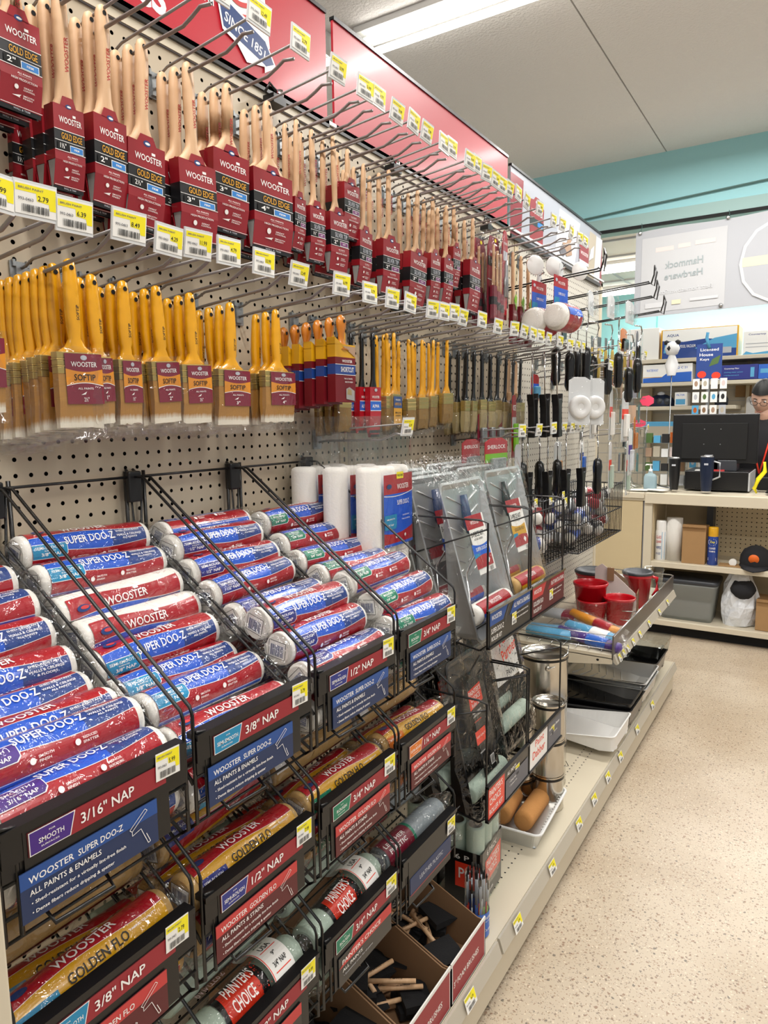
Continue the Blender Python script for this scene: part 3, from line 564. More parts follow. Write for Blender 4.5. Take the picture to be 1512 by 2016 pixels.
ROWB = [(.530, 1.679, .054, 2, '2"', .0), (.667, 1.678, .068, 8, '2½"', -.012), (.703, 1.662, .036, 4, '1"', 0), (.759, 1.661, .040, 5, '1½"', 0), (.825, 1.663, .054, 5, '2"', 0), (.898, 1.662, .062, 4, '2½"', 0), (.996, 1.658, .074, 4, '3"', 0), (1.125, 1.661, .094, 3, '4"', 0)]
for k, (y, z, w_, n, size, dz) in enumerate(ROWB):
    for i in range(n):
        fr_ = i == n - 1
        lb = '%s inch yellow bagged brush, %s from the wall, %s stack of the second row' % (size.replace('"', ''), ORD[i], ORD[k])
        bag_brush(lb, 'yellow-handled brushes, stack %s' % ORD[k], 'soft', w_, -.108 + dz, (-.112 + dz, -.178 + dz * 1.7), -.212 + dz * 1.9, size, (.092 - (.0215 if n < 8 else .0125 if i < n - 1 else .0) * (n - 1 - i) - (.018 if n == 8 and not fr_ else 0) + .014, y - .008 - .006 * (n - 1 - i), z - .0035 * (n - 1 - i)), (U(-.04, .04) + (.03 if k > 3 else 0), U(.0, .05), U(-.1, .1)))
for k, (y, z, n, st, w_, lab) in enumerate([(1.36, 1.655, 3, 'amer', .045, 0), (1.55, 1.655, 2, 'amer', .04, 0), (1.585, 1.66, 2, 'amer', .05, 1), (1.66, 1.65, 3, 'amer', .04, 0), (1.735, 1.655, 2, 'amer', .05, 0), (1.80, 1.66, 3, 'amer', .05, 0), (1.885, 1.67, 3, 'amer', .055, 0),
                                     (2.02, 1.65, 3, 'chip', .035, 0), (2.075, 1.65, 3, 'chip', .035, 0), (2.13, 1.655, 3, 'chip', .04, 0), (2.20, 1.65, 3, 'chip', .05, 0), (2.26, 1.655, 3, 'chip', .055, 0), (2.335, 1.65, 2, 'chip', .05, 0), (2.40, 1.645, 2, 'chip', .06, 0), (2.47, 1.65, 3, 'chip', .075, 0)]):
    c_ = 'yellow-handled' if st == 'amer' else 'black-handled'
    for i in range(n):
        fr_ = i == n - 1
        lb = '%s slim brush, %s from the wall, %s slim stack of the second row' % (c_, ORD[i], ORD[k])
        bag_brush(lb, 'slim brushes, stack %s' % ORD[k], st, w_, -.142, (-.15, -.225), -.232 if st == 'amer' else -.242, '2"', (.10 - .024 * (n - 1 - i), y - .012 * (n - 1 - i), z - .004 * (n - 1 - i)), (U(-.03, .03), U(0, .04), U(-.12, .12)), lab)
# short stubby boxed brushes
def shortcut(label, group, loc, rot):
    if 'sc' in PB: return dup(PB['sc'], loc, rot, label, group)
    t = thing('paint_brush', label, 'paintbrush', loc, rot, group); b = MB(); P = [(.014, .003), (.010, .010), (0, .0145), (-.012, .0135), (-.028, .0085), (-.042, .009), (-.056, .019), (-.062, .024)]
    b.loft([[(hy * .62 * cos(2 * pi * j / 12), hy * sin(2 * pi * j / 12), z) for j in range(12)] for z, hy in P], 'orange_wood')
    b.add([(.0095, .004 * cos(k * pi / 4), .004 * sin(k * pi / 4)) for k in range(8)], [tuple(range(8))], 'matte_black'); b.build('handle', t)
    c = MB(); w_, a = .036, .011; z = -.050
    for z0, z1, m_ in ((-.175, -.115, 'red_dark'), (-.115, -.093, 'navy_print'), (-.093, -.078, 'red_dark'), (-.078, -.05, 'golden_yellow')): c.box(-a, a, -w_, w_, z0, z1, m_)
    c.prism([(-w_, -.052), (-w_, -.036), (-w_ * .2, -.052)], -a, a, 'golden_yellow'); cc = c.build('carton', t)
    MB().label([('T', 'WOOSTER', .006, -.086, .036, .006, 'white_print'), ('T', 'SHORTCUT', .006, -.104, .046, .011, 'white_print'), ('R', -w_, -.094, w_, -.093, 'white_print'), ('R', -w_, -.116, w_, -.115, 'white_print'), ('T', 'THE ULTIMATE', .008, -.124, .03, .003, 'white_print'), ('T', 'SMOOTH FINISH', .01, -.131, .028, .003, 'white_print'), ('P', [(0, -.168), (.03, -.172), (.03, -.15), (.012, -.142), (0, -.146)], 'paper_edge'), ('P', [(.003, -.158), (.02, -.16), (.018, -.148), (.006, -.146)], 'bristle_pale'), ('P', [(-.012, -.054), (.034, -.076), (.034, -.054)], 'sign_tan')], fx(a)).build('printed_lettering', cc)
    PB['sc'] = t; return t
for i in range(6): shortcut('short orange-handled brush in yellow and maroon box, %s from the wall on its hook' % ORD[i], None, (.018 + .026 * i, 1.245 + .008 * i, 1.645 + .004 * i), (0, U(0, .04), U(-.05, .05)))
# black-handled brushes in red keepers
for i in range(5):
    y = 1.415 + .018 * i; k = ('bk', i % 1)
    t = thing('paint_brush', 'thin black-handled brush in narrow red and blue sleeve, %s from the left' % ORD[i], 'paintbrush', (.05 + .02 * i if i < 4 else .08, y + (.03 if i == 4 else 0), 1.648 - (.012 if i == 4 else 0)), (U(-.02, .02), U(0, .05), U(-.1, .1)))
    handle('slimp', .034, -.118, 'black_handle').build('handle', t); w_ = .022; zt, zb = -.118, -.23; c = MB()
    c.loft([[(-x, -w_, z), (x, -w_, z), (x, w_, z), (-x, w_, z)] for z, x in ((zb, .003), (zb + .04, .008), (zt, .008))], 'super_red', smooth=False); cc = c.build('carton', t)
    MB().label([('R', -w_, .055, w_, .078, 'blue_print'), ('T', 'WOOSTER', 0, .088, .03, .006, 'white_print'), ('T', 'ALPHA', 0, .066, .028, .008, 'white_print'), ('R', -w_, .0540, w_, .0555, 'white_print'), ('R', -w_, .0775, w_, .079, 'white_print'), ('E', 0, .105, .006, .004, 'silver_print'), ('T', '1"', 0, .02, .008, .008, 'white_print'), ('R', -w_, 0, w_, .007, 'black_band')], lambda u, v, o: ((.003 + .005 * min(1, v / .04)) + o, u, zb + v)).build('printed_lettering', cc)
# clamshell multi-packs and red carded tools
mat('pack_wine', '#7d2233', .35, coat=.4)
for i, (y, x, z) in enumerate(((2.20, .06, 2.055), (2.225, .10, 2.06))):
    t = thing('brush_set', ('clear multi-pack of three wooden brushes, %s' % ('behind another pack', 'in front of another pack')[i]), 'brush set', (x, y, z), (0, 0, U(-.05, .05)))
    c = MB().box(-.004, -.002, -.05, .05, -.30, -.06, 'pack_wine').prism([(-.05, -.06), (.05, -.06), (.03, -.02), (-.03, -.02)], -.004, -.002, 'pack_wine').build('card', t)
    MB().label([('R', -.05, -.115, .05, -.085, 'black_band'), ('T', 'WOOSTER', 0, -.07, .06, .009, 'white_print'), ('T', 'SILVER TIP', 0, -.10, .05, .01, 'silver_print'), ('R', -.05, -.16, .05, -.157, 'silver_print'), ('E', .01, -.03, .008, .006, 'yellow_print')], fx(-.002)).build('printed_lettering', c)
    for j, (yy, zz) in enumerate(((-.028, 0), (.002, -.015), (.03, -.02))):
        MB().loft([[(.009 + .005 * cos(a), yy + hy * sin(a), z_) for a in [2 * pi * q / 8 for q in range(8)]] for z_, hy in ((-.05 + zz, .003), (-.06 + zz, .005), (-.15 + zz, .006), (-.18 + zz, .012))], 'beech').build('handle', t)
        q = MB().box(.003, .017, yy - .013, yy + .013, -.285 + zz * .5, -.18 + zz, 'pack_wine').box(.0, .0175, yy - .0132, yy + .0132, -.24 + zz, -.215 + zz, 'black_band').build('small_carton', t)
    mobj('clear_shell', bagmesh(.112, .30, .02, 3), t, loc=(.004, 0, -.005))
for i in range(3):
    t = thing('putty_tool_card', 'narrow red carded scraping tool beside the clear multi-pack, %s from the left' % ORD[i], 'tool', (.11 - .02 * i, 2.29 + .045 * i, 2.075 - .01 * i), (0, 0, U(-.1, .1)))
    c = MB().prism([(-.02, -.26), (.02, -.26), (.024, -.03), (.01, -.004), (-.01, -.004), (-.024, -.03)], -.002, .001, 'super_red').build('card', t)
    MB().label([('T', 'WOOSTER', 0, -.045, .036, .008, 'white_print'), ('R', -.02, -.1, .02, -.07, 'silver_print')], fx(.001)).build('printed_lettering', c)
    MB().loft([[(.006 + .004 * cos(a), hy * sin(a), z_) for a in [2 * pi * q / 8 for q in range(8)]] for z_, hy in ((-.10, .004), (-.12, .009), (-.15, .008), (-.16, .018), (-.22, .02))], 'zinc').build('blade', t)
for i, y in enumerate((2.385, 2.46, 2.53)):
    t = thing('foam_tool', 'long bare-wood-handled tool in red, green and blue sleeve, %s of three' % ORD[i], 'paintbrush', (.10, y, 2.01), (U(-.03, .03), 0, U(-.06, .06)))
    handle('slim', .03, -.17, 'beech').build('handle', t)
    c = MB().box(-.008, .008, -.019, .019, -.30, -.165, 'red_dark'); cc = c.build('carton', t)
    MB().label([('R', -.019, .06, .019, .08, 'lime'), ('R', -.019, .045, .019, .06, 'ghost_grey'), ('R', -.019, .03, .019, .045, 'sky_box'), ('T', 'WOOSTER', 0, .10, .03, .007, 'white_print')], fx(.008, 0, -.30)).build('printed_lettering', cc)
    MB().prism([(-.012, -.15), (.010, -.185), (.014, -.14), (.004, -.13)], .009, .0105, 'lime').build('green_tab', t)
    mobj('clear_bag', bagmesh(.05, .16, .012, 1), t, loc=(0, 0, -.155))
# ================================================================== ROLLER COVERS AND WIRE BINS
def wavf(L_, c, a, ph=0.): return lambda u: c + a * cos(u / L_ * pi * 2 + ph)
BADGE = {'smooth': ('violet_badge', 'SMOOTH', '3/16" NAP'), 'semismooth': ('cyan_badge', 'SEMI-SMOOTH', '3/8" NAP'), 'semirough': ('indigo_badge', 'SEMI-ROUGH', '1/2" NAP'), 'rough': ('green_badge', 'ROUGH', '3/4" NAP'), 'extra': ('orange_badge', 'EXTRA ROUGH', '1¼" NAP')}
def sleeve(R_, L_, m, name='nap_sleeve', parent=None, seed=0):
    rn = random.Random(seed); b = MB(); n = 20; rings = []
    for f in (-.5, -.493, -.475, -.25, 0, .25, .475, .493, .5):
        e = abs(f); r = R_ * (.80 if e == .5 else .93 if e > .49 else 1.0)
        rings.append([((r + rn.uniform(-.0006, .0006)) * cos(2 * pi * j / n), f * L_, (r + rn.uniform(-.0006, .0006)) * sin(2 * pi * j / n)) for j in range(n)])
    b.loft(rings, m, cap=False)
    for s in (-1, 1):   # open core
        y = s * L_ / 2; o = [(R_ * .80 * cos(2 * pi * j / n), y, R_ * .80 * sin(2 * pi * j / n)) for j in range(n)]; i_ = [(.0185 * min(1, R_ / .025) * cos(2 * pi * j / n), y, .0185 * min(1, R_ / .025) * sin(2 * pi * j / n)) for j in range(n)]; d = [(x, y - s * .03, z) for x, y, z in i_]
        b.add(o + i_, [((j, (j + 1) % n, n + (j + 1) % n, n + j) if s < 0 else (j, n + j, n + (j + 1) % n, (j + 1) % n)) for j in range(n)], m); b.add(i_ + d, [(j, (j + 1) % n, n + (j + 1) % n, n + j) for j in range(n)], 'core_board', None, True); b.add(d, [tuple(range(n))], 'matte_black')
    return b.build(name, parent)
def wrapmesh(R_, L_, seed, name='clear_wrap'):
    rn = random.Random(seed + 50); b = MB(); n = 22; rings = []
    ls = [-.5 - .032 / L_, -.5 - .02 / L_, -.5 - .006 / L_, -.5, -.4, -.3, -.2, -.1, 0, .1, .2, .3, .4, .5, .5 + .006 / L_, .5 + .022 / L_, .5 + .04 / L_]
    for k, f in enumerate(ls):
        out = abs(f) > .5 + .003 / L_; q = (abs(f) - .5) * L_ / .04 if out else 0; ph = seed * 1.7 + (2 if f > 0 else 0); r = []
        for j in range(n):
            a = 2 * pi * j / n; rr = R_ + .0016 + rn.uniform(0, .0022) * (1 + (1.5 if out else 0)) + (.001 if j % 5 == seed % 5 else 0)
            x, z = rr * cos(a), rr * sin(a)
            if out:
                ca, sa = cos(ph), sin(ph); p = x * ca + z * sa; t_ = -x * sa + z * ca; t_ *= 1 - .8 * q; p *= 1 + .12 * q; x, z = p * ca - t_ * sa, p * sa + t_ * ca; x += .01 * q * cos(ph + 1); z += -.012 * q
            r.append((x, f * L_ + (rn.uniform(-.004, .004) if out else 0), z))
        rings.append(r)
    b.loft(rings, 'film_crinkle', cap=False, smooth=False); return b.mesh(name)
WRAPS = {}
def label_super(L_, R_, badge, es=False):
    h = L_ / 2 - .012; bm_, bt, nap = BADGE[badge]; W = wavf
    e = [('B', -h, h, -.048, -.040, 'super_blue'), ('B', -h, h, -.040, wavf(L_, -.0135, .0035, 2.4), 'super_red'), ('B', -h, h, wavf(L_, -.0135, .0035, 2.4), wavf(L_, .0145, .004, .8), 'super_blue'), ('B', -h, h, wavf(L_, .0145, .004, .8), wavf(L_, .042, .004, 2.0), 'super_red'),
         ('B', h - .066, h, wavf(L_, -.0135, .0035, 2.4), wavf(L_, .0145, .004, .8), 'navy_print')]
    for c, a, p in ((-.0135, .0035, 2.4), (.0145, .004, .8), (-.0405, 0, 0)): e.append(('B', -h, h, wavf(L_, c - .0004, a, p), wavf(L_, c + .0004, a, p), 'white_print'))
    e += [('P', [(-h, -.022), (-h + .052, -.022), (-h + .057, -.017), (-h + .057, .001), (-h, .001)], 'white_print'), ('P', [(-h, -.021), (-h + .051, -.021), (-h + .056, -.016), (-h + .056, .000), (-h, .000)], bm_), ('T', bt, -h + .027, -.0052, .046 if len(bt) > 7 else .032, .0042, 'white_print'), ('T', nap, -h + .030, -.0150, .034, .0052, 'white_print'), ('T', 'SURFACES', -h + .027, -.0098, .018, .0018, 'white_print'),
          ('T', 'WOOSTER', -.004, .0265, .078, .0125, 'white_print'), ('R', .012, .0345, .021, .0395, 'white_print'), ('T', 'SUPER DOO-Z', -.004, .0022, .088, .0125, 'white_print'),
          ('T', 'SHED-RESISTANT', h - .034, .0072, .046, .0032, 'white_print'), ('R', h - .056, .0040, h - .012, .0043, 'silver_print'), ('T', 'WALLS & CEILINGS', h - .034, .0000, .048, .0034, 'white_print'), ('T', '& FLOORS' if es else 'ALL PAINTS', h - .034, -.005, .028, .0028, 'white_print'),
          ('E', -h + .022, .0265, .011, .0052, 'sign_emblem'), ('E', -h + .024, .0275, .007, .0026, 'flo_red'), ('T', 'SMOOTH', -.02, -.0245, .018, .0028, 'white_print'), ('T', 'FINISH', -.022, -.029, .014, .0028, 'white_print'), ('E', -.036, -.027, .0035, .0035, 'white_print'), ('E', .018, -.026, .0035, .0035, 'white_print'), ('T', 'MENOS' if es else 'REDUCED', .034, -.0235, .018, .0028, 'white_print'), ('T', 'SALPICADURAS' if es else 'SPATTER', .034, -.028, .020, .0028, 'white_print'),
          ('T', 'FOR ALL PAINTS, PRIMERS, ENAMELS & URETHANES', -.01, -.0445, .15, .0026, 'white_print')]
    return e
def label_gold(L_, R_, badge):
    h = L_ / 2 - .012; bm_, bt, nap = BADGE[badge]
    e = [('B', -h, h, -.044, -.036, 'golden_yellow'), ('B', -h, h, -.036, wavf(L_, -.0135, .0035, 2.4), 'super_red'), ('B', -h, h, wavf(L_, -.0135, .0035, 2.4), wavf(L_, .012, .004, .8), 'golden_yellow'), ('B', -h, h, wavf(L_, .012, .004, .8), wavf(L_, .038, .003, 2.0), 'super_red')]
    for c, a, p in ((-.0135, .0035, 2.4), (.012, .004, .8)): e.append(('B', -h, h, wavf(L_, c - .0003, a, p), wavf(L_, c + .0003, a, p), 'white_print'))
    e += [('P', [(-h, -.022), (-h + .048, -.022), (-h + .052, -.017), (-h + .052, .001), (-h, .001)], bm_), ('T', bt, -h + .025, -.006, .036, .004, 'white_print'), ('T', nap, -h + .027, -.0150, .03, .005, 'white_print'), ('T', 'WOOSTER', 0, .0250, .082, .0130, 'white_print'), ('R', .018, .0335, .027, .038, 'white_print'), ('T', 'GOLDEN FLO', .004, .0005, .082, .0115, 'ink'), ('T', 'FABRIC QUALITY', h - .034, .002, .04, .003, 'white_print'), ('E', -h + .02, .025, .011, .0052, 'sign_emblem'),
          ('E', .018, -.026, .0035, .0035, 'white_print'), ('T', 'LESS LINT', .036, -.026, .024, .003, 'white_print'), ('T', 'FOR FLAT OR EGGSHELL PAINTS & STAINS', 0, -.040, .13, .0026, 'ink')]
    return e
def label_choice(L_, R_):
    rn = random.Random(4); e = [('R', -.062, -.052, .030, .052, 'black_band')]
    e += [('P', [(-.052, -.036), (.012, -.038), (.016, .0), (.013, .030), (-.05, .032), (-.054, 0)], 'choice_red')]
    for k in range(90):
        u, v, s = rn.gauss(.014, .006), rn.uniform(-.042, .036), rn.uniform(.0006, .0014); e.append(('P', [(u - s, v - s), (u + s, v - s), (u, v + s)], 'choice_red' if u > .016 else 'black_band'))
    e += [('T', "PAINTER'S", -.021, .018, .058, .0135, 'white_print'), ('T', 'CHOICE', -.026, .0, .046, .0135, 'white_print'), ('T', 'FOR ALL PAINTS', -.022, -.017, .044, .0045, 'white_print'), ('T', 'LATEX AND OIL-BASED', -.018, -.026, .054, .0045, 'white_print'),
          ('R', .030, -.052, .078, .052, 'white_paper'), ('R', .031, -.052, .0325, .052, 'choice_red'), ('T', 'MADE IN', .055, .038, .02, .004, 'ink'), ('T', 'USA', .055, .028, .022, .0075, 'ink'), ('R', .038, .0215, .072, .0225, 'choice_red'), ('T', '9"', .055, .014, .008, .005, 'ink'), ('T', '3/4" NAP', .055, .003, .028, .006, 'ink'), ('R', .038, -.0055, .072, -.0045, 'choice_red'), ('T', 'Semirough', .055, -.014, .032, .006, 'ink'), ('T', 'Surfaces', .055, -.024, .026, .005, 'ink'), ('C', .04, -.048, .07, -.032, 'ink')]
    return e
RP = {}
def roller(label, group, kind, badge, x, y, z, roll, tilt=(0, 0), v=0):
    """wrapped nine inch roller cover lying along Y"""
    key = (kind, badge, v); rot = (tilt[0], -roll, tilt[1])
    if key in RP: return dup(RP[key], (x, y, z), rot, label, group)
    t = thing('roller_cover', label, 'roller cover', (x, y, z), rot, group)
    R_ = {'super': .0278, 'gold': .0275, 'choice': .029, 'leather': .026}[kind]; L_ = .228
    sleeve(R_, L_, {'super': 'nap_white', 'gold': 'nap_tan', 'choice': 'nap_green', 'leather': 'nap_grey'}[kind], 'nap_sleeve', t, v)
    rw = R_ + .0012
    e = {'super': lambda: label_super(L_, rw, badge, v == 1), 'gold': lambda: label_gold(L_, rw, badge), 'choice': lambda: label_choice(L_, rw), 'leather': lambda: [('R', -.112, -.06, -.02, .06, 'maroon'), ('T', 'LEATHER', -.07, .012, .07, .009, 'white_print'), ('T', 'PLASTIC', -.07, -.002, .06, .009, 'white_print'), ('R', -.02, -.06, -.012, .06, 'green_badge')]}[kind]()
    MB().label(e, lambda u, v_, o: fcyl(rw)(u, v_, o), .0045, .0, .00013).build('printed_wrap', t)
    if kind != 'choice': MB().label([('R', -L_ / 2 + .001, .066, -L_ / 2 + .03, .100, 'white_print'), ('C', -L_ / 2 + .004, .070, -L_ / 2 + .026, .096, 'ink')], lambda u, v_, o: fcyl(rw)(u, v_, o), .0045, .0, .00013).build('barcode', t)
    if kind != 'choice':
        e_ = MB(); n = 20; yy = -L_ / 2 - .001
        e_.add([(R_ * .84 * cos(2 * pi * j / n), yy, R_ * .84 * sin(2 * pi * j / n)) for j in range(n)], [tuple(range(n))], {'super': 'nap_white', 'gold': 'nap_tan'}.get(kind, 'nap_grey'))
        e_.label([('R', -.017, -.013, .017, .015, 'white_paper'), ('L', [(-.017, -.013), (.017, -.013), (.017, .015), (-.017, .015), (-.017, -.013)], .0008, 'ink'), ('C', -.013, -.010, .013, .009, 'navy_print')], lambda u, v_, o: (u, yy - .0006 - o, v_), None, .0003)
        e_.build('end_label', t, rot=(0, .8, 0))
    mobj('clear_wrap', wrapmesh(R_, L_, v * 3 + len(badge or 'x') % 4), t); RP[key] = t; return t
BINC = ['at the near left', 'second from the near end', 'third from the near end', 'at the far right']
BY = [.325, .575, .825, 1.073]
ZT = [1.055, .832, .592]
SPEC = [[('smooth', '3/16" NAP', 's'), ('semismooth', '3/8" NAP', 's'), ('semirough', '1/2" NAP', 's'), ('rough', '3/4" NAP', 's')],
        [('semismooth', '3/8" NAP', 'g'), ('semirough', '1/2" NAP', 'g'), ('rough', '3/4" NAP', 'g'), ('extra', '1¼" NAP', 'g')],
        [('semismooth', '3/8" NAP', 'p'), ('semismooth', '3/8" NAP', 'p'), ('rough', '3/4" NAP', 'p'), (None, '', 'l')]]
def wire_bin(ci, lv):
    y = BY[ci]; W = .243; zt = ZT[lv]; bd, nap, kd = SPEC[lv][ci]; FXX = .412
    nm = ['top', 'middle', 'bottom'][lv]
    t = thing('wire_bin', 'black wire bin %s, %s level, %s' % (BINC[ci], nm, {'s': 'blue sign panel', 'g': 'red sign panel', 'p': 'grey sign panel', 'l': 'plain dark strip'}[kd]), 'display bin', (0, y, zt))
    r = .0026; zb = -.125
    for s, yy in ((0, .004), (1, W - .004)):
        top = .300
        MB().tube([(.004, yy, top + .012), (.022, yy, top), (.05, yy, top), (FXX - .004, yy, .040), (FXX, yy, .028), (FXX, yy, zb + .008), (FXX - .012, yy, zb)], r, 'black_metal', 6).build('side_wire', t)
        MB().tube([(.02, yy + (.006 if s == 0 else -.006), top), (.02, yy, top - .09), (FXX - .03, yy, -.035), (FXX - .004, yy, -.065)], r, 'black_metal', 6).build('side_wire', t)
        MB().tube([(.02, yy, top - .09), (.02, yy, .075), (FXX - .012, yy, zb)], r, 'black_metal', 6).build('side_wire', t)
        MB().tube([(.018, yy + (.012 if s == 0 else -.012), top + .01), (.018, yy + (.012 if s == 0 else -.012), .06)], r * 1.3, 'black_metal', 6).build('wall_hanger', t)
    MB().tube([(.024, .004, .300), (.024, W - .004, .300)], r, 'black_metal', 6).build('cross_wire', t)
    for k in range(7):
        f = k / 6; MB().tube([(.02 + (FXX - .032) * f, .004, .075 + (zb - .075) * f), (.02 + (FXX - .032) * f, W - .004, .075 + (zb - .075) * f)], r * .8, 'black_metal', 5).build('floor_wire', t)
    for zz in (-.02, -.055, -.09): MB().tube([(FXX, .004, zz), (FXX, W - .004, zz)], r * .9, 'black_metal', 5).build('front_wire', t)
    MB().tube([(FXX + .003, .020, -.112), (FXX + .003, .020, .004), (FXX + .003, .006, .006)], r, 'black_metal', 6).build('front_wire', t)
    MB().tube([(FXX - .01, .05, -.105), (FXX + .008, .052, -.118), (FXX + .012, .12, -.118), (FXX - .01, .122, -.105)], r, 'black_metal', 6).build('front_loop', t)
    if ci in (1, 3) or True: MB().box(.012, .03, W - .018, W + .010, .255, .31, 'black_plastic').build('hanger_block', t, .003)
    # price channel
    c = MB().box(FXX + .002, FXX + .006, .004, .208, -.034, .0, 'black_plastic').box(FXX - .012, FXX + .008, .004, .236, -.004, .004, 'black_plastic').box(FXX + .002, FXX + .004, .004, .236, -.05, -.004, 'black_plastic')
    c.box(FXX + .004, FXX + .0066, .026, .206, -.1, .0, 'black_plastic').build('price_channel', t)
    if kd == 'l':
        p = MB().box(FXX + .0066, FXX + .0076, .03, .206, -.08, -.045, 'sign_blue_dark').build('sign_panel', t)
        MB().label([('T', 'LEATHER PLASTIC', .118, -.062, .1, .009, 'silver_print'), ('R', .03, -.083, .206, -.080, 'maroon')], fx(FXX + .0076)).build('printed_lettering', p)
    else:
        sx = .036
        p = MB().box(FXX + .0066, FXX + .0076, .030, .202, -.034, -.008, 'strip_red_dark').build('nap_strip', t); bm_, bt, _ = BADGE[bd]
        MB().label([('R', .075, -.034, .202, -.008, 'strip_red'), ('P', [(.031, -.0335), (.076, -.0335), (.083, -.0085), (.031, -.0085)], 'white_print'), ('P', [(.032, -.0325), (.075, -.0325), (.0815, -.0095), (.032, -.0095)], bm_), ('T', bt, .055, -.0215, .038 if len(bt) > 6 else .028, .0055, 'white_print'), ('T', 'FOR', .056, -.0145, .007, .0018, 'white_print'), ('T', 'SURFACES', .053, -.0275, .020, .0018, 'white_print'), ('T', nap, .122, -.021, .068, .0125, 'white_print')], fx(FXX + .0076)).build('printed_lettering', p)
        yo = .018 if ci < 2 else .036
        a, b_ = {'s': ('sign_blue', 'sign_blue_dark'), 'g': ('flo_red', 'strip_red_dark'), 'p': ('ink', 'black_band')}[kd]
        q = MB().box(FXX + .0076, FXX + .0086, yo, yo + .168, -.1, -.046, b_).build('sign_panel', t)
        nm_ = {'s': 'SUPER DOO-Z', 'g': 'GOLDEN FLO', 'p': ''}[kd]
        el = [('R', yo, -.064, yo + .168, -.046, a), ('T', 'WOOSTER', yo + .034, -.057, .05, .0075, 'white_print'), ('T', nm_ or 'X', yo + .092, -.057, .056, .0075, 'white_print'), ('T', 'ALL PAINTS & ENAMELS' if kd == 's' else 'ALL PAINTS & STAINS', yo + .050, -.0705, .082, .0062, 'white_print'), ('T', '• Shed-resistant for a virtually lint-free finish', yo + .066, -.082, .112, .0052, 'white_print'), ('T', '• Dense fibers reduce dripping & spatter', yo + .058, -.092, .096, .0052, 'white_print')]
        if kd == 'p': el = [('P', [(yo, -.066), (yo + .168, -.066), (yo + .168, -.046), (yo + .05, -.046)], 'flo_red'), ('T', "PAINTER'S CHOICE", yo + .07, -.058, .12, .0085, 'white_print'), ('T', 'ALL PAINTS', yo + .040, -.0735, .06, .006, 'white_print'), ('T', '• Economical cover for all paints', yo + .058, -.084, .09, .0045, 'silver_print')]
        else: el += [('L', [(yo + .128, -.066), (yo + .150, -.050), (yo + .153, -.053), (yo + .131, -.069), (yo + .128, -.066)], .0007, 'white_print'), ('L', [(yo + .131, -.069), (yo + .131, -.074), (yo + .143, -.071), (yo + .149, -.086)], .0007, 'white_print'), ('L', [(yo + .147, -.081), (yo + .152, -.093), (yo + .155, -.092), (yo + .150, -.080)], .0008, 'white_print')]
        MB().label(el, fx(FXX + .0086)).build('printed_lettering', q)
    l = mobj('price_sticker', tagmesh(PRICES[(ci * 4 + lv * 3 + 1) % 13], True, .036, .034), t, loc=(FXX + .009, .205, -.010 if kd != 'l' else -.02), rot=(-.03, 0, 0))
    return t
for lv in range(3):
    for ci in range(4):
        if lv == 2 and ci == 0: continue
        wire_bin(ci, lv)
C1 = [(.061, 1.232, 70), (.102, 1.199, 95), (.143, 1.165, 60), (.178, 1.130, 45), (.220, 1.098, 80), (.27, 1.085, 60), (.321, 1.085, 92), (.362, 1.050, 112), (.375, .995, 35)]
C2 = [(.035, 1.262, 50), (.078, 1.222, 72), (.120, 1.183, -12), (.162, 1.150, -10), (.201, 1.115, 48), (.240, 1.075, 80), (.300, 1.068, 85), (.352, 1.030, 42), (.372, .975, 20)]
C3 = [(.050, 1.255, 135), (.085, 1.235, 55), (.125, 1.196, 60), (.170, 1.165, 75), (.235, 1.130, 95), (.290, 1.130, 52), (.333, 1.094, 60), (.378, 1.052, 112), (.378, .99, 150)]
C4 = [(.068, 1.248, 62), (.118, 1.205, 88), (.168, 1.172, 80), (.226, 1.150, 100), (.285, 1.145, 88), (.340, 1.108, 74), (.380, 1.064, 68), (.38, 1.005, 30)]
for ci, (C, bd) in enumerate(((C1, 'smooth'), (C2, 'semismooth'), (C3, 'semirough'), (C4, 'rough'))):
    yc = BY[ci] + .1215
    for k, (x, z, a) in enumerate(C):
        roller('blue and red wrapped white roller cover, %s from the back in the %s top bin' % (ORD[k], ['nearest', 'second', 'third', 'farthest'][ci]), None, 'super', bd, x, yc + U(-.004, .004), z - .012, radians(a - 22), (U(-.035, .035), U(-.05, .05)), 1 if (ci == 0 and k % 2) else (2 if k % 3 == 2 else 0))
    for k in range(5):
        roller('roller cover buried under the others in the %s top bin' % ['nearest', 'second', 'third', 'farthest'][ci], 'buried roller covers, top bin %s' % ORD[ci], 'super', bd, .06 + .063 * k, yc, 1.165 - .05 * k, U(0, 6), (0, 0), 0)
for lv, kd, nm in ((1, 'gold', 'gold and red wrapped tan'), (2, 'choice', 'green')):
    for ci in range(4):
        if lv == 2 and ci == 0: continue
        k2 = 'leather' if (lv == 2 and ci == 3) else kd; bd = SPEC[lv][ci][0] if kd == 'gold' else None
        z0 = ZT[lv]; yc = BY[ci] + .1215
        L = [(.12, .135, 60), (.175, .095, 230), (.23, .055, 60), (.295, .030, 238 if ci != 1 else 60), (.362, -.020, 38), (.372, -.078, 20), (.30, -.05, 60)]
        if lv == 2: L = [(.12, .135, 60), (.18, .095, 60), (.235, .06, 80), (.300, .035, 235), (.362, -.014, 42), (.370, -.072, 100)]
        for k, (x, dz, a) in enumerate(L):
            nm2 = 'grey looped' if k2 == 'leather' else nm
            roller('%s roller cover, %s from the back in the %s %s bin' % (nm2, ORD[k], ['nearest', 'second', 'third', 'farthest'][ci], 'middle' if lv == 1 else 'bottom'), None, k2, bd, x, yc + U(-.004, .004), z0 + dz, radians(a + U(-8, 8)), (U(-.04, .04), U(-.06, .06)), 0)
